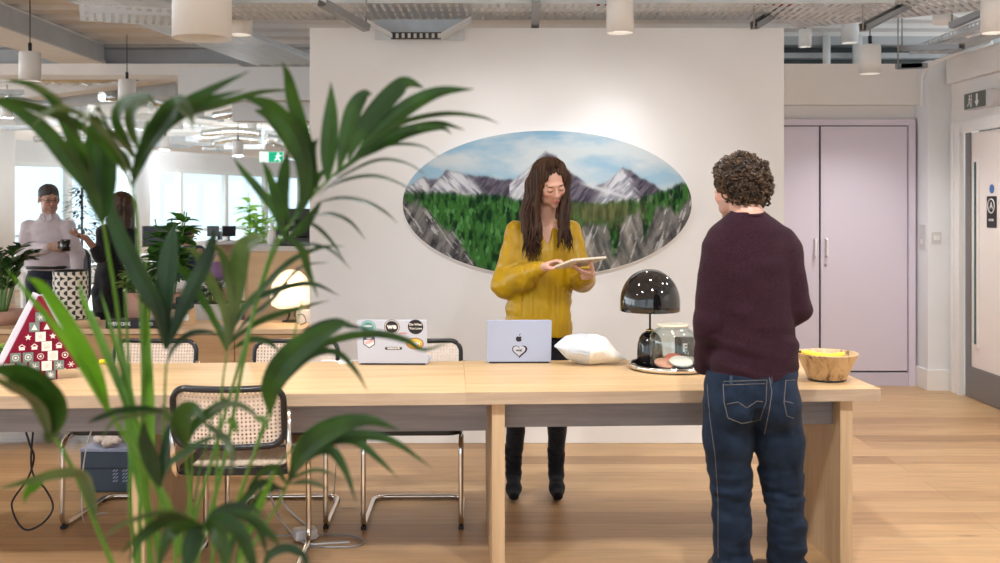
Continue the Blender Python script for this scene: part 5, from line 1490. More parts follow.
cloth_mat('denim_dark', (.012, .016, .03), (.025, .03, .05), .8, 60)
cloth_mat('black_cloth', (.006, .006, .008), (.014, .014, .017), .8, 60)
cloth_mat('suede_black', (.005, .005, .007), (.012, .012, .014), .95, 200, .3, .1)
cloth_mat('shirt_pale', (.60, .53, .585), (.66, .59, .63), .75, 90)
cloth_mat('navy_coat', (.02, .03, .06), (.04, .055, .10), .8, 40)
mat('hair_brown', (.05, .025, .012), .35, noise=.55, scale=60)
mat('hair_curly', (.050, .027, .012), .42, noise=.85, scale=38)
mat('hair_base', (.022, .012, .006), .8, noise=.5, scale=45)
mat('thread', (.17, .15, .13), .7)
mat('shoe_brown', (.09, .055, .035), .6)
mat('lens', (.03, .03, .04), .1)
mat('hair_lock', (.034, .015, .008), .48, noise=.5, scale=50, spec=.25)
vcol_mat('hair_long', .5, spec=.2, bump=.25, bscale=260)

def hrot(yaw, pitch, roll=0):
    return (Matrix.Rotation(R(yaw), 3, 'Z') @ Matrix.Rotation(R(pitch), 3, 'X') @ Matrix.Rotation(R(roll), 3, 'Y'))
def head(F, c, Rm, s=1.0, lids=True, fem=True, k=.012):
    c = Vector(c)
    def w(v): return c + Rm @ (Vector(v) * s)
    def e(v, r, kk=k, op='add'): F.ell(w(v), [q * s for q in r], Rm, kk, op)
    e((0, .014, .027), (.074, .092, .086))
    e((0, -.026, -.030), (.059, .064, .078), .02)
    F.cone(w((0, -.030, -.066)), w((0, -.066, -.098)), .043 * s, (.019 if fem else .023) * s, .02)
    for q in (-1, 1):
        e((q * .034, -.062, -.020), (.024, .022, .022), .018)
        e((q * .079, .010, -.006), (.009, .019, .031), .008)
        e((q * .040, -.035, -.070), (.020, .030, .022), .02)
    e((0, -.080, .026), (.046, .014, .012), .014)
    for q in (-1, 1): e((q * .030, -.1, .003), (.018, .014, .010), .008, 'sub')
    F.cone(w((0, -.086, .012)), w((0, -.108, -.027)), .0075 * s, .0105 * s, .010)
    for q in (-1, 1):
        e((q * .0105, -.098, -.031), (.0075, .008, .006), .005)
        e((q * .030, -.0765, .003), (.0165, .0150, .0125), .003)
    e((0, -.0935, -.0585), (.022, .0085, .0045), .004)
    e((0, -.0925, -.0675), (.018, .0085, .0055), .004)
    return w
def skin_color(base, c, Rm, s=1.0, lip=(.50, .16, .15), brow=(.06, .03, .02), closed=True, stubble=0.0):
    Ri = np.array(Rm.transposed()); c = np.array(c)
    def f(V):
        C = np.tile(np.array(base, float), (len(V), 1))
        C *= (1 + .04 * vnoise(V[:, 0] * 60, V[:, 1] * 60, V[:, 2] * 60, 4))[:, None]
        L = (V - c) @ Ri.T / s
        x, y, z = L[:, 0], L[:, 1], L[:, 2]; ax = np.abs(x)
        fr = (y < -.03)
        def mix(m, col):
            m = np.clip(m, 0, 1)[:, None]; C[:] = C * (1 - m) + np.array(col) * m
        mix(.45 * np.exp(-((ax - .040) / .018) ** 2 - ((z + .028) / .018) ** 2) * fr, (.62, .24, .19))
        mix(.35 * np.exp(-(x / .012) ** 2 - ((z + .028) / .010) ** 2) * fr, (.58, .25, .20))
        if stubble: mix(stubble * (z < -.035) * (y < .0) * (np.hypot(x / .03, (z + .06) / .014) > 1), (.20, .13, .10))
        mix(1.6 * (1 - ((ax) / .026) ** 2 - ((z + .0625) / .0105) ** 2) * (y < -.085) * 1.0, lip)
        mix(2.5 * (1 - np.abs(z - (.024 + .06 * (ax - .03) * (-1) + 0)) / .0045 - ((ax - .032) / .020) ** 4) * fr * (y < -.055), brow)
        if closed: mix(2.5 * (1 - np.abs(z - (-.006 - .1 * 0 + ((ax - .030) / .018) ** 2 * .004)) / .0030 - ((ax - .030) / .018) ** 4) * (y < -.07), (.03, .015, .012))
        else: mix(2.0 * (1 - ((ax - .030) / .013) ** 2 - ((z - .003) / .006) ** 2) * (y < -.075), (.03, .02, .02))
        return C
    return f
def hand(F, w, d, n, side, curls=(20, 25, 30, 35), s=1.0, thumb=(.55, .75, .25), spread=6):
    """w wrist, d towards the fingers, n out of the palm, side = +1/-1 picks the thumb side"""
    w = Vector(w); d = Vector(d).normalized(); n = Vector(n); n = (n - d * n.dot(d)).normalized(); t = d.cross(n) * side
    Rm = Matrix((d, t, n)).transposed()
    F.ell(w + d * .048 * s, (.050 * s, .040 * s, .0155 * s), Rm, .012)
    F.cone(w, w + d * .03 * s, .023 * s, .024 * s, .012, sq=(n, .75))
    for i, (o, l, c) in enumerate(zip((.030, .011, -.009, -.028), (.072, .080, .074, .058), curls)):
        p = w + d * (.078 - .004 * abs(i - 1)) * s + t * o * s
        a = 0; dd = (d + t * math.tan(R(spread)) * (o / .03)).normalized()
        pts = [p]
        for f_, m_ in ((.45, .6), (.31, 1.2), (.24, 1.0)):
            a += c * m_
            q = dd * math.cos(R(a)) + n * math.sin(R(a)); p = p + q * l * f_ * s; pts.append(p)
        F.chain(pts, [.0092 * s, .0084 * s, .0076 * s, .0066 * s], .004)
    v = (d * thumb[0] + t * thumb[1] + n * thumb[2]).normalized()
    p0_ = w + d * .022 * s + t * .020 * s; p1_ = p0_ + v * .042 * s; v2 = (v + d * .5 + n * .15).normalized(); p2_ = p1_ + v2 * .030 * s; p3_ = p2_ + (v2 + d * .2).normalized() * .024 * s
    F.chain([p0_, p1_, p2_, p3_], [.016 * s, .0115 * s, .0098 * s, .0080 * s], .006)

# ------------------------------------------------------------ the woman in the mustard blouse
def woman():
    base = (.62, .36, .27)
    t = thing('person', 'woman with long brown hair in mustard blouse, standing behind the table reading a tablet', 'person', (.24, 5.42, 0))
    off = (.24, 5.42, 0)
    hc = Vector((.256, 5.345, 1.612)); Rm = hrot(20, 27, -10)
    F = Field((-.06, 4.98, .02), (.56, 5.60, 1.78), .0042)
    w = head(F, hc, Rm, .97)
    nb = Vector((.222, 5.43, 1.40))
    F.cone(w((0, .018, -.055)), nb, .048, .056, .02)
    F.ell((.222, 5.44, 1.37), (.14, .075, .055), None, .03)
    F.loft([(.80, .235, 5.44, .13, .085), (.9, .23, 5.44, .13, .085), (1.02, .222, 5.43, .105, .075), (1.2, .222, 5.42, .125, .085), (1.34, .222, 5.43, .14, .075), (1.38, .222, 5.43, .12, .06)], .03)
    SL, SR = Vector((.075, 5.43, 1.365)), Vector((.372, 5.43, 1.365))
    EL, ER = Vector((.030, 5.41, 1.105)), P(583, 281, 5.36)
    WL, WR = P(543.5, 267.5, 5.19), P(585, 276, 5.20)
    F.chain([SL, EL, WL], [.045, .036, .024], .015); F.chain([SR, ER, WR], [.045, .036, .024], .015)
    # tablet frame
    Lx = Vector((.80, .60, .03)).normalized(); S_ = Vector((.10, -.13, .050)); S_ = (S_ - Lx * S_.dot(Lx)).normalized()
    T0 = P(579, 262.5, 5.11); Nt = Lx.cross(S_).normalized()
    if Nt.z < 0: Nt = -Nt; S_ = -S_
    hand(F, WL, P(569, 255, 5.12) - WL, -Nt * .8 + Vector((0, 0, -.3)), -1, (22, 30, 34, 40), .92, (.6, .6, .5))
    WR2 = P(591, 273.5, 5.175); F.chain([WR, WR2], [.024, .022], .012); hand(F, WR2, Vector((-.72, -.55, .22)), Vector((.1, -.1, 1)), -1, (10, 14, 18, 24), .92, (.5, .6, .7))
    # legs inside the trousers
    for s_, (hx, kx, ax) in ((-1, (.150, .092, .072)), (1, (.282, .298, .292))):
        F.chain([(hx, 5.44, .86), (kx, 5.42, .47), (ax, 5.44, .12)], [.070, .042, .026], .02)
    body = F.build('body', 'skin', t, 1, skin_color(base, hc, Rm, .97), off)
    # blouse
    B = Field((-.12, 4.98, .78), (.56, 5.68, 1.50), .0045)
    B.loft([(.822, .194, 5.435, .184, .125), (.90, .196, 5.435, .178, .120), (1.02, .203, 5.43, .166, .112), (1.16, .214, 5.42, .158, .116), (1.27, .222, 5.42, .152, .112), (1.35, .222, 5.43, .150, .088), (1.395, .222, 5.435, .105, .068), (1.425, .222, 5.44, .070, .056)], .02)
    B.chain([SL + Vector((.012, 0, .0)), EL + Vector((-.004, 0, -.01)), EL.lerp(WL, .80)], [.058, .066, .046], .03)
    B.cone(EL + Vector((0, -.01, -.015)), EL.lerp(WL, .5) + Vector((0, 0, -.02)), .062, .058, .03)
    B.chain([SR + Vector((-.012, 0, .0)), ER, ER.lerp(WR, .7)], [.058, .058, .046], .03)
    # cuffs
    for E_, W_ in ((EL, WL), (ER, WR)):
        d = (W_ - E_).normalized(); B.cone(E_.lerp(W_, .80), E_.lerp(W_, .93), .036, .036, .008)
    # V neck opening
    for yy in (5.27, 5.31, 5.345): B.cone((.236, yy, 1.45), (.242, yy, 1.285), .052, .006, .005, 'sub')
    B.cone((.226, 5.40, 1.46), (.222, 5.45, 1.43), .058, .05, .008, 'sub')
    def folds(x, y, z):
        tor = ((x > .11) & (x < .36)).astype(float)
        f = .006 * vnoise((x + .12 * z) * 38, y * 14, z * 3.0, 5) + .0045 * vnoise(x * 80, y * 30, z * 5, 8)
        f = f * (.35 + .65 * np.clip((1.36 - z) * 3, 0, 1))
        # sleeve gathers
        f2 = .006 * vnoise(x * 14 + z * 6, y * 14, z * 20 - x * 14, 6) + .002 * vnoise(x * 40, y * 30, z * 44, 9)
        return f * tor + f2 * (1 - tor)
    B.warp(folds)
    B.cut(lambda x, y, z: (.822 + .012 * np.sin((x - .1) * 16)) - z + 0 * y)
    B.build('blouse', 'blouse_mustard', t, 1, None, off)
    # trousers
    T = Field((-.02, 5.28, .17), (.46, 5.6, .93), .005)
    T.loft([(.80, .225, 5.44, .150, .10), (.88, .225, 5.44, .140, .095)], .03)
    for hx, kx, ax in ((.150, .088, .072), (.282, .298, .292)):
        T.chain([(hx, 5.44, .84), (kx + .0, 5.43, .46), (ax, 5.445, .19)], [.076, .056, .042], .02)
    T.warp(lambda x, y, z: .003 * vnoise(x * 20, y * 20, z * 34, 3))
    T.build('trousers', 'black_cloth', t, 1, None, off)
    for ax in (.070, .291):
        G = Field((ax - .09, 5.18, 0), (ax + .09, 5.56, .28), .004)
        G.cone((ax, 5.445, .235), (ax, 5.445, .11), .046, .040, .01)
        G.cone((ax, 5.455, .10), (ax, 5.36, .055), .040, .038, .02, sq=((1, 0, 0), .92))
        G.cone((ax, 5.37, .050), (ax, 5.285, .036), .040, .026, .02, sq=((0, 0, 1), .85))
        G.cone((ax, 5.475, .09), (ax, 5.48, .012), .028, .020, .01)
        G.warp(lambda x, y, z: .003 * vnoise(x * 24, y * 30, z * 70, 3))
        G.cut(lambda x, y, z: .004 - z + 0 * x * y)
        G.cut(lambda x, y, z: np.where((y > 5.40) & (y < 5.452), .045 - z, -1.0) + 0 * x)
        o = G.build('boot', 'suede_black', t, 1, None, off)
    # hair: a parted mass falling over both shoulders, combed into strands
    H = Field((.06, 5.14, 1.08), (.46, 5.58, 1.79), .0036)
    def hw(v): return hc + Rm @ (Vector(v) * .97)
    H.ell(hw((0, .024, .036)), (.088, .100, .090), Rm, .02)
    H.chain([hw((-.052, .01, .07)), hw((-.083, .012, .0)), P(530, 214, 5.36), P(529, 230, 5.33), P(531, 240, 5.32)], [.04, .042, .046, .034, .012], .03)
    H.chain([hw((-.070, -.015, .03)), P(535, 205, 5.285), P(537, 228, 5.285), P(540, 238, 5.285)], [.024, .024, .022, .012], .02)
    H.chain([hw((.05, .01, .07)), hw((.082, .018, .0)), P(564, 208, 5.34), P(563, 224, 5.31), P(566, 236, 5.30)], [.038, .034, .033, .026, .012], .03)
    H.chain([hw((0, .09, .03)), (.235, 5.50, 1.48), (.215, 5.50, 1.36)], [.06, .075, .05], .03)
    # face opening
    H.ell(hw((.004, -.100, -.012)), (.060, .078, .112), Rm, .008, 'sub')
    H.cone(hw((0, -.06, -.09)), (.245, 5.30, 1.36), .045, .022, .01, 'sub')
    H.cone(hw((0.0, -.055, .135)), hw((0, .08, .128)), .003, .003, .010, 'sub')
    def strands(x, y, z):
        a = np.arctan2(y - 5.38, x - .25)
        rr_ = np.hypot(x - .25, y - 5.38)
        return .0055 * vnoise(a * 15 + .5 * vnoise(a * 3, z * 8, 0, 2), z * 3.0 + rr_ * 10, 0, 7) + .003 * vnoise(a * 34, z * 4 + rr_ * 20, 0, 9)
    H.warp(strands)
    def hcol(V):
        a = np.arctan2(V[:, 1] - 5.38, V[:, 0] - .25)
        n = .5 + .6 * vnoise(a * 26, V[:, 2] * 3, np.hypot(V[:, 0] - .25, V[:, 1] - 5.38) * 30, 3)
        n = np.clip(n, 0, 1)[:, None]
        C = np.array([.018, .009, .006]) * (1 - n) + np.array([.085, .040, .020]) * n
        m = np.clip((1.36 - V[:, 2]) * 5, 0, 1)[:, None]      # redder, lighter ends
        return C * (1 - m) + C * np.array([2.0, 1.6, 1.4]) * m
    ho = H.build('hair', 'hair_long', t, 1, hcol, off)
    # loose locks over the mass
    rl = random.Random(4); O = Vector(off); LK = MB()
    for i in range(150):
        left = i % 5 < 3
        if left:
            e = P(rl.uniform(522, 543), rl.uniform(244, 263), rl.uniform(5.26, 5.31)); a0 = hw((rl.uniform(-.03, .0), rl.uniform(-.05, .05), .118)); a1 = hw((rl.uniform(-.088, -.070), rl.uniform(-.05, .03), .02)); a2 = P(rl.uniform(524, 538), 222, rl.uniform(5.27, 5.31))
        else:
            e = P(rl.uniform(557, 573), rl.uniform(236, 254), rl.uniform(5.25, 5.29)); a0 = hw((rl.uniform(.0, .03), rl.uniform(-.05, .05), .118)); a1 = hw((rl.uniform(.070, .086), rl.uniform(-.04, .03), .02)); a2 = P(rl.uniform(560, 568), 218, rl.uniform(5.27, 5.31))
        ph_ = rl.uniform(0, 6.28); am = rl.uniform(.003, .008); th = rl.uniform(.006, .011)
        pp = bez([a0, a1, a2, e], 22); pp = [p + Vector((math.sin(k * .75 + ph_) * am * (k / 21) ** 1.2, math.cos(k * .75 + ph_) * am * .4 * (k / 21), 0)) for k, p in enumerate(pp)]
        LK.tube([p - O for p in pp], lambda u: th * (.35 + .65 * min(1, u * 2)) * (1 if u < .84 else max(.12, 1 - (u - .84) / .16)), 6, flat=.6)
    LK.build('locks', 'hair_lock', ho)
    # tablet in her hands
    tb = thing('tablet', 'beige-backed tablet held in the woman\'s hands', 'tablet', T0)
    rot = Matrix((Lx, S_, Nt)).transposed()
    MB().prism(rrect(.225, .165, .010, 4), -.006, .004, axes='xy').build('case', 'tablet_case', tb, bevel=.0015)
    MB().prism(rrect(.205, .145, .004, 3), .0041, .0048, axes='xy').build('screen', 'screen_dark', tb)
    tb.rotation_euler = rot.to_euler()
    return t
mat('tablet_case', (.66, .58, .48), .55)
woman()

# ------------------------------------------------------------ the man seen from behind
from mathutils.bvhtree import BVHTree
def bvh(o):
    dg = bpy.context.evaluated_depsgraph_get()
    me = o.data; off_ = o.matrix_world if False else None
    return BVHTree.FromPolygons([v.co for v in me.vertices], [p.vertices for p in me.polygons])
def man():
    t = thing('person', 'man with curly brown hair seen from behind, in maroon sweater and blue jeans', 'person', (.97, 4.06, 0))
    off = (.97, 4.06, 0); Y0 = 4.06
    base = (.60, .34, .26)
    hc = Vector((.930, 4.11, 1.558)); Rm = hrot(180 + 34, 8)
    def X(px, D=Y0): return (px - 500) * D / K
    def Z(py, D=Y0): return EYE - (py - HOR) * D / K
    F = Field((.70, 3.90, .02), (1.26, 4.52, 1.74), .0045)
    w = head(F, hc, Rm, .98, fem=False)
    F.chain([w((0, .02, -.05)), (.957, 4.05, 1.46), (.965, 4.06, 1.40)], [.055, .056, .075], .02)
    F.loft([(.86, .982, Y0, .14, .09), (1.1, .975, Y0, .13, .09), (1.33, .975, Y0, .15, .085), (1.40, .97, Y0, .12, .06)], .03)
    SL, SR = Vector((X(717), Y0, 1.325)), Vector((X(787), Y0, 1.325))
    EL, ER = Vector((X(706), Y0 - .02, Z(322))), Vector((X(797), Y0 + .0, Z(308)))
    WL, WR = Vector((X(717), Y0 + .13, Z(370))), Vector((X(775), Y0 + .19, Z(338)))
    F.chain([SL, EL, WL], [.048, .038, .027], .015); F.chain([SR, ER, WR], [.048, .038, .027], .015)
    hand(F, WL, Vector((.5, .8, -.3)), Vector((.9, -.5, 0)), 1, (20, 25, 28, 30), .98)
    hand(F, WR, Vector((-.8, .35, .1)), Vector((0, -.3, -.9)), -1, (30, 32, 34, 38), .98)
    LEG = {-1: [(X(729), Y0, Z(400)), (X(731), Y0 + .01, Z(478)), (X(731), Y0 - .01, .10)],
           1: [(X(775), Y0, Z(400)), (X(783), Y0 + .02, Z(478)), (X(788), Y0 + .03, .10)]}
    for s_ in (-1, 1): F.chain(LEG[s_], [.075, .052, .036], .02)
    F.build('body', 'skin', t, 1, skin_color(base, hc, Rm, .98, brow=(.05, .03, .02), closed=False, stubble=.35), off)
    # sweater
    B = Field((.66, 3.84, .80), (1.32, 4.34, 1.50), .0048)
    B.loft([(.835, .982, Y0, .166, .118), (.90, .982, Y0, .164, .118), (1.02, .980, Y0, .158, .112), (1.16, .977, Y0, .160, .112), (1.27, .975, Y0, .168, .112), (1.35, .972, Y0, .172, .100), (1.40, .966, Y0, .158, .090), (1.432, .962, Y0, .124, .080), (1.458, .960, Y0, .088, .070), (1.470, .958, Y0, .070, .066)], .02)
    B.chain([SL + Vector((.006, 0, .002)), EL, Vector((X(708), Y0 + .08, Z(368)))], [.066, .052, .038], .025)
    B.chain([SR + Vector((-.006, 0, .002)), ER, WR], [.066, .052, .036], .025)
    B.cone((.957, 4.05, 1.56), (.957, 4.05, 1.485), .060, .056, .006, 'sub')
    # armpit creases between torso and arms
    for a_, b_ in (((X(717), Y0 - .13, Z(292)), (X(716), Y0 - .12, Z(365))), ((X(790.5), Y0 - .13, Z(285)), (X(791), Y0 - .12, Z(352)))):
        B.cone(a_, b_, .026, .030, .012, 'sub')
    def folds(x, y, z):
        q = np.clip((1.10 - z) * 6, 0, 1)
        f = .0065 * vnoise((x + .3 * z) * 7, y * 5, z * 34 + x * 8, 5) * q + .004 * vnoise(x * 12, y * 10, z * 22, 6)
        f += .004 * vnoise((x - z * .7) * 22, y * 10, (z + x * .4) * 9, 12)
        return f
    B.warp(folds)
    # ribbed hem and collar
    B.loft([(.832, .982, Y0, .163, .114), (.862, .982, Y0, .166, .117)], .006)
    B.build('sweater', 'sweater_maroon', t, 1, None, off)
    CB = MB(); CB.tube([(.957 + .061 * math.cos(a) - off[0], 4.052 + .060 * math.sin(a) - off[1], 1.470 + .010 * math.sin(a)) for a in np.linspace(0, 2 * math.pi, 33)[:-1]], .0075, 8, closed=True)
    CB.build('collar', 'sweater_maroon', t)
    # jeans
    J = Field((.70, 3.82, .0), (1.26, 4.34, .90), .005)
    J.loft([(.74, .968, Y0, .176, .118), (.80, .968, Y0 - .002, .180, .122), (.86, .972, Y0, .174, .115)], .02)
    for s_ in (-1, 1):
        L = LEG[s_]
        hipx = L[0][0]
        J.ell((hipx + s_ * -.010, Y0 - .035, .735), (.092, .100, .11), None, .03)
        c1 = [(hipx, Y0, .73), (X(728 if s_ < 0 else 779), Y0, Z(440)), (L[1][0], L[1][1], L[1][2]), ((X(732) if s_ < 0 else X(788)), Y0 + (-.005 if s_ < 0 else .015), .26), (L[2][0] + (0 if s_ < 0 else .0), L[2][1], .045)]
        J.chain(c1, [.094, .094, .080, .071, .074], .02)
    J.cone((.968, Y0 - .135, .86), (.968, Y0 - .17, .70), .002, .012, .02, 'sub')
    def jf(x, y, z):
        k_ = np.exp(-((z - .40) / .12) ** 2) + np.exp(-((z - .10) / .10) ** 2) * 1.3
        f = (.009 * vnoise((x + .25 * z) * 8, y * 6, z * 30, 15) + .005 * vnoise((x - .5 * z) * 14, y * 8, z * 55, 19)) * k_ + .004 * vnoise(x * 14, y * 10, z * 16, 16)
        return f + .004 * vnoise((x + z * .5) * 26, y * 9, (z - x * .6) * 12, 18)
    J.warp(jf)
    jo = J.build('jeans', 'denim', t, 1, None, off)
    bv = bvh(jo); eye = Vector((0, 0, EYE)) - Vector(off)
    def hit(px, py, lift=.0015):
        d = Vector(((px - 500) / K, 1, -(py - HOR) / K)).normalized()
        h = bv.ray_cast(eye, d)
        return (h[0] - d * lift) if h[0] is not None else None
    def seam(pts, name='stitching', r=.0011, m='thread'):
        P_ = []
        for a_, b_ in zip(pts[:-1], pts[1:]):
            k_ = max(2, int(math.hypot(b_[0] - a_[0], b_[1] - a_[1]) / 2))
            for i in range(k_):
                q = hit(a_[0] + (b_[0] - a_[0]) * i / k_, a_[1] + (b_[1] - a_[1]) * i / k_)
                if q is not None: P_.append(q)
        if len(P_) > 2: MB().tube(P_, r, 5).build(name, m, jo)
    pk = [(723, 381.5), (767, 380), (766, 402), (760, 420), (742, 423.5), (728, 418), (724, 402), (723, 381.5)]
    seam(pk); seam([(723, 385), (767, 383.5)]); seam([(727, 404), (738, 402), (747, 408), (757, 401), (765, 402)])
    seam([(786, 380.5), (797, 380)]); seam([(786, 380.5), (784, 402), (787, 416), (796, 419)]); seam([(785, 401), (795, 404)])
    seam([(769, 376), (772, 392), (769, 412), (764, 436)], r=.0014); seam([(707, 384), (710, 420), (715, 455), (718, 500), (718, 560)], r=.0009)
    mat('denim_light', (.02, .035, .06), .8)
    for lx in (771, 731):
        a = hit(lx, 376); b_ = hit(lx, 384)
        if a and b_: MB().bar(a, b_, .011, .004).build('belt_loop', 'denim_light', jo)
    for s_, ax, ay, tx, ty in ((-1, X(731), Y0 - .01, X(727), Y0 + .20), (1, X(788), Y0 + .03, 1.045, Y0 + .17)):
        G = Field((min(ax, tx) - .09, ay - .14, 0), (max(ax, tx) + .09, ty + .1, .16), .0045)
        G.cone((ax, ay, .10), (ax, ay - .01, .055), .042, .045, .02)
        G.cone((ax, ay - .03, .045), (tx, ty, .035), .045, .038, .02)
        G.cone(((ax + tx) / 2, (ay + ty) / 2, .062), (tx, ty - .02, .045), .036, .028, .02)
        G.cut(lambda x, y, z: .002 - z + 0 * x * y)
        o = G.build('shoe', 'shoe_brown', t, 1, None, off)
    # curly hair: dark mass covered with springy rings
    def hw(v): return hc + Rm @ (Vector(v) * .98) - Vector(off)
    H = Field((.77, 3.95, 1.40), (1.10, 4.28, 1.72), .004)
    H.ell(hc + Rm @ Vector((0, .026, .035)), (.098, .106, .094), Rm, .02)
    H.ell(hc + Rm @ Vector((0, .070, -.020)), (.080, .048, .065), Rm, .03)
    H.ell(hc + Rm @ Vector((0, -.115, -.045)), (.085, .07, .085), Rm, .01, 'sub')
    for q in (-1, 1): H.ell(hc + Rm @ Vector((q * .095, -.005, -.030)), (.024, .026, .036), Rm, .008, 'sub')
    H.warp(lambda x, y, z: .010 * vnoise(x * 55, y * 55, z * 55, 3) + .005 * vnoise(x * 110, y * 110, z * 110, 4))
    ho = H.build('hair', 'hair_base', t, 1, None, off)
    rn_ = random.Random(11)
    C = MB(); n = 0
    hb = bvh(ho); ctr = hw((0, .03, .02))
    while n < 620:
        v = Vector((rn_.gauss(0, 1), rn_.gauss(0, 1), rn_.gauss(0, 1))).normalized()
        h = hb.ray_cast(ctr + v * .3, -v)
        if h[0] is None: continue
        loc = Rm.transposed() @ v
        if loc.y < -.35 and loc.z < .45: continue
        if loc.z < -.72: continue
        n += 1
        rr_ = rn_.uniform(.006, .0125); q = h[0] + v * rn_.uniform(-.003, .007)
        u = v.cross(Vector((rn_.gauss(0, 1), rn_.gauss(0, 1), rn_.gauss(0, 1)))).normalized(); z_ = v.cross(u)
        ax = (v * rn_.uniform(.0, .9) + u).normalized(); e1 = ax.orthogonal().normalized(); e2 = ax.cross(e1)
        tn = rn_.uniform(.7, 1.6); pts = [q + (e1 * math.cos(a) + e2 * math.sin(a)) * rr_ + ax * a * .0016 for a in np.linspace(0, 2 * math.pi * tn, 12)]
        C.tube(pts, [.0016 + .0013 * math.sin(math.pi * (i + .5) / 12) for i in range(12)], 4)
    C.build('curls', 'hair_curly', ho)
    return t
man()

# ------------------------------------------------------------ colleagues in the background
def bg_man():
    D = 9.1
    t = thing('person', 'grey-haired man in pale shirt and glasses holding a black mug, standing in the back office', 'person', ((48 - 500) * D / K, D, 0))
    off = Vector(t.location); Q = lambda px, py, d=D: P(px, py, d)
    hc = Q(50, 199.5) + Vector((0, -.02, 0)); Rm = hrot(38, 8)
    F = Field((-4.45, 8.6, 0), (-3.5, 9.45, 1.72), .0068)
    w = head(F, hc, Rm, 1.03, fem=False, k=.014)
    F.chain([w((0, .02, -.05)), Q(49, 217), Q(48, 224)], [.055, .058, .09], .02)
    F.loft([(.9, off.x, D, .15, .10), (1.3, off.x, D, .17, .10)], .03)
    SL, SR = Q(29, 227), Q(68, 227)
    EL, WL = Q(24, 252, 8.98), Q(51, 247, 8.82)
    ER, WR = Q(77, 254, 9.05), Q(76, 283, 8.98)
    F.chain([SL, EL, WL], [.05, .042, .028], .02); F.chain([SR, ER, WR], [.05, .04, .028], .02)
    hand(F, WL, Vector((.9, -.25, .1)), Vector((-.1, -.9, 0)) * -1, -1, (48, 50, 52, 54), 1.0, (.5, .5, .9))
    hand(F, WR, Vector((0, -.1, -1)), Vector((-1, 0, 0)), 1, (20, 22, 25, 30))
    F.chain([(off.x - .09, D, .85), (off.x - .10, D, .1)], [.07, .05], .02); F.chain([(off.x + .09, D, .85), (off.x + .10, D, .1)], [.07, .05], .02)
    F.build('body', 'skin', t, 1, skin_color((.52, .30, .23), hc, Rm, 1.03, lip=(.42, .20, .16), closed=False, stubble=.25), tuple(off))
    B = Field((-4.5, 8.6, .85), (-3.45, 9.45, 1.5), .008)
    B.loft([(.93, off.x + .005, D, .175, .125), (1.05, off.x, D, .195, .14), (1.2, off.x, D, .195, .135), (1.28, off.x, D, .185, .12), (1.34, off.x + .005, D, .145, .09), (1.38, off.x + .01, D, .10, .075), (1.425, off.x + .015, D, .066, .066)], .03)
    B.chain([SL, EL, EL.lerp(WL, .85)], [.066, .060, .045], .03); B.chain([SR, ER, ER.lerp(WR, .9)], [.066, .056, .045], .03)
    B.warp(lambda x, y, z: .008 * vnoise(x * 12, y * 10, z * 16, 3) + .004 * vnoise(x * 26, y * 20, z * 36, 4))
    so = B.build('shirt', 'shirt_pale', t, 1, None, tuple(off))
    c = Q(50, 218.5, 9.1) - off
    MB().prism([(-.055, 0), (-.045, .045), (.0, .005), (-.02, -.03)], -.088, -.078, org=c).prism([(.055, .0), (.045, .045), (.0, .005), (.02, -.03)], -.088, -.078, org=c).build('collar', 'shirt_pale', so)
    T = Field((-4.4, 8.85, .03), (-3.6, 9.4, 1.0), .009)
    T.loft([(.86, off.x, D, .165, .12), (.96, off.x, D, .17, .12)], .03)
    for q in (-1, 1): T.chain([(off.x + q * .09, D, .84), (off.x + q * .10, D, .45), (off.x + q * .11, D, .07)], [.10, .075, .06], .02)
    T.build('trousers', 'denim_dark', t, 1, None, tuple(off))
    MB().tube([(.172 * math.cos(a), .124 * math.sin(a), .962) for a in np.linspace(0, 2 * math.pi, 40)[:-1]], .016, 6, closed=True).build('belt', 'black_matte', t)
    for q in (-1, 1): MB().ell((q * .11, -.06, .04), (.05, .14, .045)).build('shoe', 'black_matte', t)
    H = Field(tuple(hc - Vector((.14, .14, .1))), tuple(hc + Vector((.14, .14, .15))), .005)
    H.ell(hc + Rm @ Vector((0, .024, .046)), (.084, .102, .088), Rm, .02)
    H.ell(hc + Rm @ Vector((0, -.114, -.030)), (.10, .076, .092), Rm, .01, 'sub'); H.cone(hc + Rm @ Vector((0, -.03, -.12)), hc + Rm @ Vector((0, .09, -.10)), .09, .07, .01, 'sub')
    H.warp(lambda x, y, z: .005 * vnoise(x * 60, y * 60, z * 40, 3))
    mat('hair_grey', (.055, .05, .048), .6, noise=.4, scale=80)
    H.build('hair', 'hair_grey', t, 1, None, tuple(off))
    g = MB(); L = lambda v: hc + Rm @ (Vector(v) * 1.03) - off
    for q in (-1, 1): g.tube([L((q * .031 + .021 * math.cos(a), -.104, .002 + .015 * math.sin(a))) for a in np.linspace(0, 2 * math.pi, 15)[:-1]], .002, 5, closed=True).tube([L((q * .052, -.103, .004)), L((q * .078, .0, .006))], .002, 5)
    g.tube([L((-.010, -.106, .004)), L((.010, -.106, .004))], .002, 5)
    g.build('glasses', 'black_matte', t)
    mg = thing('mug', 'black mug held by the man in the pale shirt', 'mug', Q(65.5, 251, 8.76))
    MB().lathe([(.001, 0), (.036, 0), (.040, .004), (.041, .095), (.038, .096), (.036, .008), (.001, .008)], 24, caps=False).build('cup', 'black_gloss', mg)
    MB().tube(fillet([(-.038, 0, .075), (-.065, 0, .075), (-.065, 0, .025), (-.038, 0, .025)], .02), .006, 8).build('handle', 'black_gloss', mg)
bg_man()
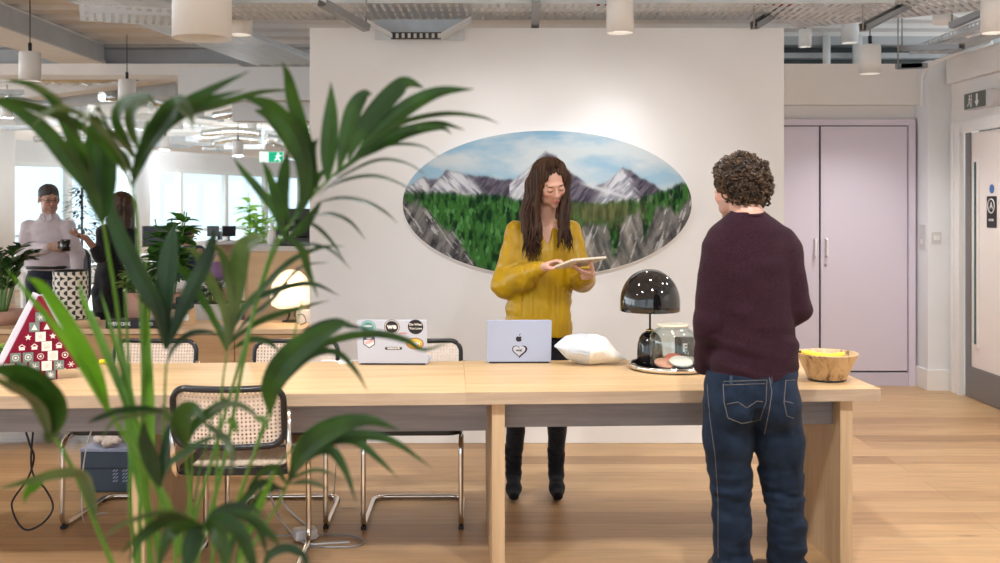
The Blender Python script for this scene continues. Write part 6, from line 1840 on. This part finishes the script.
def bg_woman():
    D = 8.7
    t = thing('person', 'dark-haired woman in black with one arm raised, standing by the pale-shirted man', 'person', ((113 - 500) * D / K, D, 0))
    off = Vector(t.location); Q = lambda px, py, d=D: P(px, py, d)
    hc = Q(118, 207) ; Rm = hrot(-75, 4)
    F = Field((-3.75, 8.35, 0), (-2.95, 9.05, 1.66), .007)
    w = head(F, hc, Rm, .97, k=.014)
    F.chain([w((0, .02, -.05)), Q(118, 222), Q(117, 228)], [.05, .05, .08], .02)
    F.loft([(.85, off.x, D, .13, .09), (1.25, off.x + .02, D, .14, .09)], .03)
    S1, E1, W1 = Q(104, 232, 8.58), Q(101, 256, 8.50), Q(86, 238, 8.42)
    F.chain([S1, E1, W1], [.042, .034, .024], .015); hand(F, W1, Q(74, 234, 8.40) - W1, Vector((0, -.2, 1)), -1, (12, 25, 40, 45), .95)
    S2, E2, W2 = Q(130, 232, 8.8), Q(131, 262, 8.8), Q(124, 285, 8.68)
    F.chain([S2, E2, W2], [.042, .034, .024], .015); hand(F, W2, Vector((-.1, -.1, -1)), Vector((-1, 0, 0)), 1)
    for q in (-1, 1): F.chain([(off.x + q * .08, D, .8), (off.x + q * .08, D, .08)], [.07, .04], .02)
    F.build('body', 'skin', t, 1, skin_color((.38, .20, .14), hc, Rm, .97), tuple(off))
    B = Field((-3.75, 8.35, .5), (-2.95, 9.05, 1.45), .009)
    B.loft([(.62, off.x - .01, D, .15, .12), (.85, off.x, D, .155, .12), (1.02, off.x + .02, D, .14, .105), (1.2, off.x + .03, D, .155, .115), (1.3, off.x + .035, D, .14, .09), (1.36, off.x + .04, D, .06, .06)], .03)
    B.chain([S1, E1, E1.lerp(W1, .35)], [.06, .056, .045], .03); B.chain([S2, E2, E2.lerp(W2, .8)], [.06, .052, .04], .03)
    B.warp(lambda x, y, z: .008 * vnoise(x * 14, y * 10, z * 14, 3))
    B.build('top', 'black_cloth', t, 1, None, tuple(off))
    T = Field((-3.6, 8.5, .03), (-3.0, 8.95, .9), .009)
    for q in (-1, 1): T.chain([(off.x + q * .075, D, .78), (off.x + q * .08, D, .45), (off.x + q * .08, D, .08)], [.10, .07, .045], .03)
    T.build('trousers', 'black_cloth', t, 1, None, tuple(off))
    for q in (-1, 1): MB().ell((q * .08 - .03, -.05, .03), (.045, .12, .035)).build('shoe', 'black_matte', t)
    H = Field((-3.42, 8.45, .98), (-2.98, 9.0, 1.64), .006)
    H.ell(hc + Rm @ Vector((0, .028, .036)), (.088, .102, .092), Rm, .02)
    H.chain([hc + Rm @ Vector((0, .06, .0)), Q(123, 224, 8.72), Q(126, 240, 8.72), Q(130, 256, 8.72)], [.085, .085, .075, .03], .03)
    H.chain([hc + Rm @ Vector((.06, .0, -.02)), Q(110, 222, 8.6), Q(109, 234, 8.58)], [.04, .035, .02], .02)
    H.ell(hc + Rm @ Vector((0, -.105, -.035)), (.06, .06, .09), Rm, .008, 'sub')
    H.warp(lambda x, y, z: .007 * vnoise(x * 60, y * 60, z * 6, 3))
    H.build('hair', 'hair_brown', t, 1, None, tuple(off))
bg_woman()
def bg_sitter():
    D = 13.0
    t = thing('person', 'seated person in navy coat and dark cap at the far round desk', 'person', ((193 - 500) * D / K, D, 0))
    off = Vector(t.location); Q = lambda px, py, d=D: P(px, py, d)
    hc = Q(187, 237); Rm = hrot(-60, 15)
    F = Field((-4.4, 12.5, 0), (-3.3, 13.5, 1.35), .013)
    head(F, hc, Rm, .95, k=.02); F.cone(hc, Q(191, 248), .05, .06, .02)
    F.loft([(.5, off.x, D, .14, .10), (.9, off.x, D, .15, .1)], .03)
    W1 = Q(206, 258, 12.75); F.chain([Q(200, 252, 12.9), Q(203, 266, 12.85), W1], [.05, .04, .03], .02); hand(F, W1, Vector((.8, -.1, .2)), Vector((0, 0, -1)), 1)
    W2 = Q(183, 270, 12.7); F.chain([Q(182, 252, 13.), Q(180, 264, 12.9), W2], [.05, .04, .03], .02); hand(F, W2, Vector((.4, -.6, 0)), Vector((0, 0, -1)), -1)
    for q in (-1, 1): F.chain([(off.x + q * .09, D, .5), (off.x + q * .1, D - .35, .48), (off.x + q * .1, D - .33, .08)], [.07, .055, .04], .02)
    F.build('body', 'skin', t, 1, skin_color((.48, .28, .2), hc, Rm, .95, closed=False), tuple(off))
    B = Field((-4.3, 12.5, .4), (-3.35, 13.4, 1.15), .014)
    B.loft([(.48, off.x, D, .19, .15), (.7, off.x, D, .19, .15), (.9, off.x, D, .18, .13), (1.0, off.x, D, .10, .09)], .04)
    B.chain([Q(200, 251, 12.95), Q(204, 266, 12.85), Q(205, 260, 12.78)], [.07, .065, .05], .03); B.chain([Q(182, 252), Q(180, 264, 12.9), Q(182, 269, 12.75)], [.07, .065, .05], .03)
    B.build('coat', 'navy_coat', t, 1, None, tuple(off))
    T = Field((-4.3, 12.4, .04), (-3.3, 13.4, .68), .014)
    for q in (-1, 1): T.chain([(off.x + q * .09, D, .52), (off.x + q * .11, D - .36, .50), (off.x + q * .11, D - .34, .10)], [.11, .085, .06], .03)
    T.build('jeans', 'denim', t, 1, None, tuple(off))
    for q in (-1, 1): MB().ell((q * .11, -.40, .04), (.05, .13, .045)).build('shoe', 'black_matte', t)
    MB().ell(hc - off + Rm @ Vector((0, .015, .055)), (.085, .098, .062)).box(hc - off + Rm @ Vector((0, -.10, .055)), (.11, .09, .012), rot=Rm).build('cap', 'black_matte', t)
    st = thing('stool', 'dark stool under the seated person far back', 'stool', (off.x, D, 0))
    MB().cyl((0, 0, .36), (0, 0, .40), .19, 20).build('seat', 'black_matte', st)
    for a in range(4): MB().cyl((.17 * math.cos(a * 1.57 + .78), .17 * math.sin(a * 1.57 + .78), 0), (.10 * math.cos(a * 1.57 + .78), .10 * math.sin(a * 1.57 + .78), .36), .012, 8).build('leg', 'black_matte', st)
bg_sitter()
# ================================================================== the palm in front
leaf_mat('palm_leaf', (.014, .046, .007), (.036, .095, .012), .5, .2)
leaf_mat('palm_leaf_light', (.06, .16, .010), (.12, .26, .02), .45, .30)
leaf_mat('palm_leaf_pale', (.05, .09, .030), (.12, .16, .07), .45, .15)
leaf_mat('palm_dark', (.008, .030, .010), (.020, .062, .018), .5, .12)
mat('palm_stem', (.10, .25, .025), .4, noise=.15, scale=10); mat('palm_stem_dark', (.06, .17, .03), .4)
BX, BY = (185 - 500) * 1.95 / K, 1.95
palm = thing('palm_plant', 'large arching green palm in the foreground on the left', 'plant', (BX, BY, 0))
PO = Vector((BX, BY, 0))
MB().lathe([(.001, 0), (.15, 0), (.17, .02), (.20, .36), (.205, .38), (.19, .38), (.185, .34), (.001, .34)], 48, caps=False).build('pot', 'pot_pink', palm)
MB().cyl((0, 0, .32), (0, 0, .339), .18, 32).build('soil', 'soil', palm)
def Q3(p, D): return P(p[0], p[1], D) - PO
def path3(pts, D0, D1, n=22):
    k = len(pts) - 1
    return bez([Q3(p, D0 + (D1 - D0) * i / k) for i, p in enumerate(pts)], n)
def stalk(pts, D0, D1, r0=.006, r1=.0025, m='palm_stem', name='stalk', root=True):
    L = path3(pts, D0, D1, 26)
    if root:   # carry it down into the pot
        b0 = Vector((max(-.12, min(.12, L[0].x * .35)), max(-.1, min(.1, L[0].y * .5)), .335))
        L = bez([b0, b0.lerp(L[0], .5) + Vector((0, 0, .02)), L[0]], 8)[:-1] + L
    return MB().tube(L, lambda u: .78 * (r0 + (r1 - r0) * u), 8).build(name, m, palm)
def blade(pts, wpx, D0, D1, m='palm_leaf', tw=0.0, fold=.22, skew=.42, n=20, mb=None, prof='long'):
    """leaflet through photo positions; wpx = widest breadth in pixels; tw turns it edge-on"""
    L = path3(pts, D0, D1, n); A, B_, C_ = [], [], []
    Dm = (D0 + D1) / 2; W_ = wpx * Dm / K
    view = Vector((0, 1, 0))
    for i in range(n):
        t = i / (n - 1); d = (L[min(i + 1, n - 1)] - L[max(i - 1, 0)]).normalized()
        s = d.cross(view); s.normalize(); nn = s.cross(d)
        a = R(tw) if not isinstance(tw, tuple) else R(tw[0] + (tw[1] - tw[0]) * t)
        s2 = s * math.cos(a) + nn * math.sin(a); n2 = nn * math.cos(a) - s * math.sin(a)
        if t < skew: f_ = math.sin(math.pi / 2 * (t / skew)) ** .75 if t > 0 else .12
        else: f_ = math.cos(math.pi / 2 * ((t - skew) / (1 - skew))) ** .95
        wd = W_ / 2 * max(f_, .03)
        A.append(L[i] - s2 * wd - n2 * wd * fold); B_.append(L[i]); C_.append(L[i] + s2 * wd - n2 * wd * fold)
    b = mb or MB(); b.strip(A, B_); b.strip(B_, C_)
    if mb is None: b.build('leaflet', m, palm)
WK = 1.2
def frond(st, D0, D1, leaves, m='palm_leaf', **kw):
    if st: stalk(st, D0, D1, **kw)
    for lf in leaves:
        pts, w_ = lf[0], lf[1] * WK; mm = lf[2] if len(lf) > 2 and lf[2] else m
        tw = lf[3] if len(lf) > 3 else 15
        dd = lf[4] if len(lf) > 4 else -.12
        blade(pts, w_, D1, D1 + dd, mm, tw)
# --- frond 1: upright crown at the top left
frond([(139, 560), (141, 470), (143, 380), (140, 290), (137, 220), (133, 186), (136, 168), (140, 145), (148, 120)], 1.95, 1.75, [
    ([(133, 188), (118, 160), (85, 128), (40, 108), (0, 100), (-30, 112)], 10, 'palm_leaf', 25, -.25),
    ([(133, 187), (128, 172), (118, 150), (92, 120), (60, 108), (30, 118)], 8, 'palm_leaf_pale', 40, -.3),
    ([(136, 168), (128, 150), (110, 128), (100, 108), (88, 112), (84, 140)], 9, 'palm_leaf_pale', 30, -.3),
    ([(135, 178), (125, 160), (112, 142), (104, 128), (96, 118), (70, 118)], 10, None, 10, -.2),
    ([(135, 172), (122, 150), (100, 125), (78, 112), (55, 108), (30, 128)], 9, 'palm_leaf_pale', 50, -.25),
    ([(134, 182), (128, 160), (116, 148), (106, 140), (98, 134)], 6, None, 10, .1),
    ([(137, 160), (125, 140), (118, 118), (125, 104), (140, 100), (150, 106)], 14, None, 10, -.25),
    ([(139, 150), (132, 130), (133, 112), (140, 102), (150, 100), (152, 112)], 16, 'palm_leaf', 15, -.2),
    ([(133, 186), (140, 160), (156, 130), (180, 108), (215, 88), (250, 71)], 13, None, 10, -.1),
    ([(135, 178), (148, 150), (166, 128), (190, 112), (225, 103), (262, 92), (300, 90)], 10, None, 25, .15),
    ([(137, 168), (152, 140), (172, 112), (180, 103), (190, 115), (193, 130)], 15, 'palm_leaf', 10, -.2),
    ([(136, 172), (146, 150), (165, 124), (195, 104), (222, 96), (245, 90)], 9, None, 10, -.1),
    ([(138, 162), (146, 142), (158, 122), (170, 106), (182, 102), (206, 102)], 13, 'palm_leaf', 12, -.1),
    ([(134, 184), (140, 168), (152, 145), (170, 125), (186, 112), (240, 96)], 7, 'palm_dark', 10, 0),
    ([(133, 190), (137, 172), (148, 150), (160, 132), (168, 120)], 5, None, 10, .1),
], r0=.0065, r1=.0022)
# --- big blades on the left of the crown
frond(None, 1.7, 1.7, [
    ([(102, 223), (92, 190), (70, 160), (45, 130), (20, 112), (-8, 102)], 17, 'palm_leaf', 10, -.1),
    ([(96, 206), (88, 165), (78, 140), (70, 118), (62, 105)], 10, None, 15, -.1),
    ([(103, 226), (95, 190), (93, 160), (96, 130), (90, 110)], 20, 'palm_leaf', 8, .0),
    ([(104, 222), (108, 195), (109, 165), (106, 140), (98, 118)], 16, 'palm_leaf', 6, .05),
    ([(96, 192), (80, 165), (68, 130), (52, 98), (30, 84), (4, 80)], 11, None, 25, -.1),
    ([(92, 170), (75, 135), (66, 118), (60, 100), (40, 88), (22, 83)], 7, 'palm_leaf_pale', 35, -.15),
])
stalk([(152, 563), (140, 470), (126, 380), (116, 300), (106, 240), (103, 222)], 1.9, 1.68, .006, .003)
# --- frond 2: the tall arching one, spilling to the right over the wall
frond([(196, 563), (222, 470), (238, 390), (252, 320), (270, 262), (290, 224), (318, 190), (345, 165), (380, 142), (420, 128)], 1.95, 1.80, [
    ([(284, 240), (274, 210), (258, 188), (244, 172), (233, 157)], 8, None, 8, .05),
    ([(285, 238), (280, 212), (274, 190), (268, 172), (262, 160)], 9, None, 10, -.05),
    ([(290, 224), (283, 200), (285, 170), (288, 150)], 12, 'palm_leaf', 6, .05),
    ([(300, 212), (306, 180), (298, 140), (276, 112), (262, 102), (240, 97)], 17, 'palm_leaf', 6, -.1),
    ([(300, 210), (312, 170), (302, 130), (293, 98), (288, 75), (282, 62)], 13, 'palm_leaf', 6, -.1),
    ([(318, 190), (312, 165), (313, 150), (318, 138)], 12, None, 20, -.05),
    ([(327, 182), (329, 150), (331, 115), (331, 82)], 15, 'palm_leaf', 4, .0),
    ([(338, 172), (346, 140), (354, 110), (364, 95), (372, 94)], 15, 'palm_leaf', 8, .0),
    ([(348, 160), (362, 130), (382, 105), (400, 87), (410, 83), (424, 88)], 17, 'palm_leaf', 8, -.05),
    ([(355, 156), (380, 130), (410, 106), (440, 92), (474, 89)], 15, 'palm_leaf', 12, -.05),
    ([(350, 160), (375, 140), (405, 122), (445, 114), (480, 117), (500, 124)], 6, None, 35, .1),
    ([(352, 158), (380, 140), (410, 130), (440, 124), (465, 130)], 10, 'palm_leaf', 30, .05),
    ([(345, 165), (375, 150), (410, 134), (440, 128), (452, 134)], 7, None, 25, .05),
    ([(335, 176), (365, 152), (398, 134), (430, 128), (448, 128)], 8, 'palm_leaf', 15, .0),
    ([(325, 185), (352, 162), (385, 146), (420, 146), (440, 158)], 5, 'palm_dark', 45, .15),
    ([(320, 190), (350, 172), (380, 160), (408, 164), (430, 178)], 4.5, 'palm_dark', 45, .15),
    ([(316, 196), (340, 182), (372, 176), (400, 184), (422, 198)], 4.5, 'palm_dark', 45, .15),
    ([(314, 204), (340, 198), (365, 202), (385, 212), (398, 224)], 4.5, 'palm_dark', 45, .15),
    ([(312, 216), (330, 214), (350, 222), (366, 240)], 4.5, 'palm_dark', 45, .15),
    ([(288, 232), (310, 224), (330, 240), (345, 262)], 4, 'palm_dark', 40, .15),
    ([(284, 240), (300, 230), (313, 214), (322, 200)], 9, 'palm_leaf', 10, .05),
    ([(286, 236), (302, 250), (308, 270), (318, 298)], 7, 'palm_leaf', 20, -.05),
    ([(282, 244), (306, 244), (330, 250), (352, 270)], 4, 'palm_dark', 45, .1),
    ([(292, 224), (305, 200), (316, 180), (330, 165)], 9, 'palm_leaf', 10, .0),
    ([(255, 110), (275, 120), (300, 160), (310, 195)], 12, 'palm_leaf', 8, .1),
], r0=.0065, r1=.0015)
stalk([(182, 563), (206, 480), (226, 410), (246, 340), (262, 280), (276, 240), (283, 240)], 1.98, 1.84, .005, .003)
# --- frond 3: mid level, left of the wall
frond([(212, 563), (215, 500), (219, 430), (223, 380), (227, 353)], 2.0, 1.92, [
    ([(227, 352), (212, 315), (190, 280), (170, 258), (158, 252)], 8, 'palm_leaf', 15, -.05),
    ([(227, 350), (225, 310), (208, 275), (196, 252), (184, 248)], 10, 'palm_leaf_pale', 15, -.1),
    ([(228, 350), (233, 310), (228, 270), (220, 250), (212, 244)], 9, 'palm_leaf_pale', 10, -.1),
    ([(230, 345), (238, 290), (240, 262), (246, 245), (258, 239), (264, 240)], 17, 'palm_leaf_pale', 8, -.1),
    ([(229, 340), (244, 308), (262, 290), (290, 262), (320, 248), (345, 246)], 7, 'palm_leaf', 35, -.1),
    ([(229, 338), (248, 306), (278, 290), (312, 284), (340, 296)], 7, 'palm_dark', 35, .05),
    ([(229, 344), (246, 322), (272, 300), (300, 268), (330, 262)], 5, 'palm_dark', 40, .05),
    ([(227, 352), (222, 330), (208, 312), (196, 300)], 5, 'palm_dark', 15, .1),
    ([(229, 345), (246, 330), (268, 318), (300, 308), (330, 300)], 6, 'palm_leaf', 30, .05),
    ([(230, 350), (250, 340), (268, 342), (280, 352)], 6, 'palm_leaf', 25, .05),
], r0=.0045, r1=.0022)
# --- frond 4: three blades over the credenza
frond([(158, 563), (160, 500), (163, 440), (165, 390), (166, 364)], 1.9, 1.80, [
    ([(166, 348), (158, 310), (140, 275), (122, 240), (112, 210), (108, 176)], 17, 'palm_dark', 6, -.05),
    ([(166, 346), (165, 305), (168, 270), (172, 240), (176, 222)], 18, 'palm_dark', 6, .0),
    ([(167, 350), (178, 320), (192, 290), (206, 262), (213, 240), (214, 228)], 14, 'palm_dark', 8, .05),
    ([(166, 366), (174, 348), (190, 334), (208, 332), (220, 336)], 6, 'palm_dark', 30, .05),
    ([(165, 350), (158, 325), (150, 308), (130, 290)], 5, 'palm_dark', 25, -.1),
], r0=.0045, r1=.0025)
# --- frond 5: long bright blade crossing on the left
frond([(186, 563), (158, 490), (130, 445), (108, 410)], 1.8, 1.70, [
    ([(110, 412), (96, 370), (68, 322), (42, 285), (26, 277)], 14, 'palm_leaf_light', 6, -.15),
    ([(128, 440), (104, 402), (70, 345), (30, 296), (6, 268)], 8, 'palm_leaf_light', 15, -.1),
    ([(140, 450), (126, 400), (105, 348), (84, 300), (78, 278)], 9, 'palm_leaf_light', 12, .1),
    ([(146, 452), (128, 385), (112, 330), (100, 290)], 6, 'palm_leaf_light', 12, .12),
], m='palm_leaf_light', r0=.008, r1=.004)
# --- fat young stalks
for pts, r0_, m_ in (([(150, 563), (146, 470), (144, 410), (145, 330), (145, 260)], .0085, 'palm_leaf_light'),
                     ([(136, 563), (130, 500), (132, 420), (128, 350), (125, 290)], .006, 'palm_stem'),
                     ([(160, 563), (148, 500), (134, 430), (112, 370)], .006, 'palm_stem'),
                     ([(226, 563), (240, 500), (258, 440), (272, 400), (290, 350), (302, 300)], .0042, 'palm_stem'),
                     ([(236, 563), (246, 520), (268, 478), (300, 440)], .004, 'palm_stem_dark'),
                     ([(190, 563), (194, 510), (200, 470), (210, 430), (215, 400)], .0035, 'palm_stem_dark'),
                     ([(175, 563), (186, 520), (192, 470), (190, 440)], .004, 'palm_stem')):
    stalk(pts, 2.0, 1.88, r0_, r0_ * .5, m_)
# bright sheath leaves rising in the clump
frond(None, 1.95, 1.9, [
    ([(154, 470), (150, 400), (147, 340), (146, 262)], 9, 'palm_leaf_light', 5, .02),
    ([(130, 470), (128, 400), (122, 350), (116, 305)], 7, 'palm_leaf_light', 10, .05),
    ([(140, 500), (134, 440), (128, 390), (126, 360)], 12, 'palm_leaf_light', 5, .0)])
# --- big drooping leaf at the left edge and its stalk
frond([(112, 563), (98, 530), (78, 480), (60, 446), (50, 432)], 1.75, 1.62, [
    ([(48, 442), (54, 410), (40, 385), (20, 372), (-12, 366)], 34, 'palm_leaf', 8, -.15),
    ([(50, 438), (40, 405), (18, 388), (-14, 372)], 24, 'palm_leaf', 20, -.2),
    ([(50, 440), (52, 415), (46, 392), (30, 380), (8, 372)], 20, 'palm_leaf', 2, -.05),
], r0=.006, r1=.0035)
frond(None, 1.7, 1.7, [
    ([(96, 505), (92, 490), (84, 474), (60, 472), (30, 480), (-6, 490)], 15, 'palm_leaf_pale', 35, -.1),
    ([(46, 474), (38, 482), (28, 492), (24, 504)], 9, 'palm_leaf_light', 10, -.05),
    ([(96, 520), (92, 500), (86, 480), (78, 472), (60, 476)], 12, 'palm_leaf_pale', 10, -.05),
    ([(170, 414), (148, 408), (120, 410), (98, 418), (86, 424)], 7, 'palm_dark', 25, -.1),
    ([(168, 412), (140, 414), (115, 420), (100, 440)], 5, 'palm_leaf_pale', 25, -.1),
])
# --- frond 6: in front of the near chair
frond([(176, 563), (174, 520), (168, 500), (160, 486)], 1.75, 1.70, [
    ([(160, 488), (152, 460), (146, 440), (144, 422)], 16, 'palm_dark', 8, -.05),
    ([(160, 488), (168, 466), (186, 452), (206, 440), (230, 434)], 7, 'palm_leaf', 25, -.05),
    ([(160, 486), (164, 460), (168, 436), (170, 420)], 10, 'palm_dark', 20, .0)], r0=.0045, r1=.003)
frond([(196, 563), (190, 500), (186, 460), (184, 440)], 1.8, 1.72, [
    ([(186, 448), (182, 428), (186, 414), (196, 410), (204, 420)], 20, 'palm_leaf', 10, -.1),
    ([(186, 446), (196, 424), (214, 410), (226, 402), (222, 396)], 10, 'palm_leaf', 15, -.05),
    ([(186, 444), (176, 428), (168, 412), (160, 404)], 9, 'palm_leaf_pale', 20, -.05),
    ([(196, 426), (212, 410), (234, 404), (252, 412), (260, 424)], 6, 'palm_leaf_pale', 30, -.1),
    ([(200, 420), (222, 436), (232, 452), (230, 480)], 7, 'palm_leaf_pale', 20, -.1),
    ([(226, 424), (232, 420), (236, 428), (238, 434)], 6, 'palm_leaf_light', 10, -.05),
    ([(254, 420), (260, 418), (266, 424), (270, 430)], 5, 'palm_leaf_light', 10, -.05)], r0=.004, r1=.0025)
# --- frond 7: the blade arching over the stickered laptop
frond([(222, 563), (238, 500), (256, 450), (272, 412)], 1.9, 1.78, [
    ([(270, 414), (272, 385), (292, 355), (325, 332), (350, 322)], 22, 'palm_leaf', 12, -.1),
    ([(274, 400), (296, 368), (330, 342), (372, 334), (405, 340), (424, 350), (452, 341)], 7.5, 'palm_leaf', 30, .0),
    ([(276, 392), (310, 358), (335, 352), (355, 370), (368, 392)], 6, 'palm_leaf', 30, -.05),
    ([(290, 350), (310, 330), (335, 322), (350, 326), (372, 330)], 7, 'palm_dark', 25, .05)], r0=.005, r1=.003)
# --- frond 8: right lower fan
frond([(244, 563), (262, 530), (276, 508), (288, 482)], 1.85, 1.75, [
    ([(288, 484), (302, 455), (330, 432), (365, 420), (400, 430)], 15, 'palm_leaf', 18, -.1),
    ([(288, 482), (300, 448), (322, 428), (352, 418), (380, 418)], 11, 'palm_leaf', 10, -.05),
    ([(290, 478), (318, 446), (350, 436), (390, 440), (432, 468)], 10, 'palm_leaf', 25, .0),
    ([(292, 474), (320, 446), (352, 440), (375, 456), (398, 478)], 8, 'palm_leaf', 25, .0),
    ([(288, 482), (308, 456), (330, 450), (345, 470), (356, 502)], 9, 'palm_leaf', 20, -.05),
    ([(288, 486), (276, 468), (262, 472), (246, 490)], 7, 'palm_leaf', 20, .0),
    ([(286, 488), (268, 490), (252, 506), (238, 528)], 7, 'palm_dark', 20, .0),
    ([(284, 490), (262, 482), (244, 500), (230, 516)], 8, 'palm_dark', 20, .0),
    ([(288, 484), (310, 482), (330, 490)], 4, 'palm_leaf_pale', 30, .0),
    ([(288, 480), (316, 470), (340, 478)], 4, 'palm_leaf_pale', 30, .0)], r0=.0045, r1=.003)
# --- frond 9: low drooping fan at the bottom
frond([(196, 563), (202, 540), (204, 524)], 1.6, 1.52, [
    ([(202, 526), (180, 520), (158, 524), (140, 540), (128, 565)], 11, 'palm_leaf', 25, -.1),
    ([(202, 526), (184, 526), (168, 536), (158, 570)], 14, 'palm_leaf', 15, -.1),
    ([(203, 526), (196, 534), (190, 556), (188, 580)], 17, 'palm_dark', 8, -.05),
    ([(204, 526), (214, 528), (224, 548), (228, 580)], 15, 'palm_leaf', 10, -.1),
    ([(204, 524), (222, 520), (240, 532), (252, 560), (256, 580)], 13, 'palm_leaf', 15, -.1),
    ([(204, 524), (226, 514), (252, 518), (272, 536), (280, 548)], 8, 'palm_leaf', 30, -.05),
    ([(200, 524), (176, 512), (150, 514), (122, 524), (100, 540)], 8, 'palm_leaf_pale', 35, -.1),
    ([(200, 522), (170, 516), (144, 530), (118, 556)], 8, 'palm_leaf', 30, -.1),
    ([(204, 522), (222, 508), (246, 506), (270, 520)], 6, 'palm_dark', 35, .05),
    ([(206, 520), (236, 512), (258, 526), (268, 560)], 9, 'palm_dark', 25, .05)], r0=.0045, r1=.0035)
frond(None, 1.7, 1.7, [([(262, 575), (270, 555), (288, 548), (304, 556), (308, 575)], 8, 'palm_dark', 20, -.05), ([(240, 520), (232, 545), (224, 575)], 5, 'palm_leaf', 10, 0), ([(276, 470), (262, 500), (244, 545), (238, 575)], 6, 'palm_leaf_light', 10, 0)])
# ================================================================== light
w = bpy.data.worlds.new('World'); SC.world = w; w.use_nodes = True
bg = w.node_tree.nodes['Background']; bg.inputs[0].default_value = (.82, .92, 1.0, 1); bg.inputs[1].default_value = 2.1
# warm spotlights on the mural and lamps over the table (rows of ceiling spots behind the camera side)
for (x, y, z, ex_, ey, ez, e, s) in MURAL_SPOTS: spot((x, y, z), e, s, 1.0, (1, .975, .95), .03, (ex_, ey, ez), 'mural_spot_light')
def area(loc, rot, sx, sy, e, col, name='daylight'):
    l = bpy.data.lights.new(name, 'AREA'); l.shape = 'RECTANGLE'; l.size = sx; l.size_y = sy; l.energy = e; l.color = col
    o = bpy.data.objects.new(name, l); COL.objects.link(o); o.location = loc; o.rotation_euler = rot; return o
# daylight through the windows behind the camera and along the left side of the office
area((-2, -4.0, 1.7), (R(90), 0, 0), 11, 2.6, 30, (.93, .96, 1.0))
area((-12, 8, 1.7), (R(90), 0, R(-90)), 16, 2.4, 450, (.88, .95, 1.0))
# the office's own ceiling lamps over the near side of the tables
for x in (-3.0, -1.1, .8, 2.7): spot((x, 2.9, 2.75), 150, 150, .6, (.98, .985, 1), .06)
for x in (-2.1, -.7, .7, 2.1): spot((x, 4.5, 2.75), 62, 108, .8, (.98, .985, 1), .06)
spot((2.6, 6.9, 2.7), 75, 150, .7, (1, .97, .95), .05)  # wash light added to brighten the cupboards, no fixture hangs here
spot((2.9, 5.2, 2.8), 45, 150, .7, (1, .97, .95), .05)  # second added wash light, lifts the right-hand corridor without a fixture
mid = (A + B) / 2; dAB = (B - A).normalized(); nAB = Vector((dAB.y, -dAB.x, 0))
area(mid - nAB * .6 + Vector((0, 0, 1.4)), (nAB * 1).to_track_quat('-Z', 'Z').to_euler(), 13, 2.1, 1500, (.90, .96, 1.0))
cam = bpy.data.cameras.new('Camera'); co = bpy.data.objects.new('Camera', cam); COL.objects.link(co)
co.location = (0, 0, EYE); co.rotation_euler = (R(90), 0, 0)
cam.sensor_width = 36; cam.lens = 36 * K / 1000; cam.shift_x = 0; cam.shift_y = -(281.5 - HOR) / 1000
cam.clip_start = .05; cam.clip_end = 200
cam.dof.use_dof = True; cam.dof.focus_distance = 5.4; cam.dof.aperture_fstop = 3.2
SC.camera = co
SC.view_settings.view_transform = 'Standard'; SC.view_settings.look = 'None'; SC.view_settings.gamma = 1; SC.view_settings.use_curve_mapping = False
SC.view_settings.exposure = EXPOSURE
SC.cycles.use_denoising = True
SC.cycles.max_bounces = 8; SC.cycles.diffuse_bounces = 4; SC.cycles.transparent_max_bounces = 16; SC.cycles.caustics_reflective = False; SC.cycles.caustics_refractive = False
SC.cycles.sample_clamp_indirect = 6
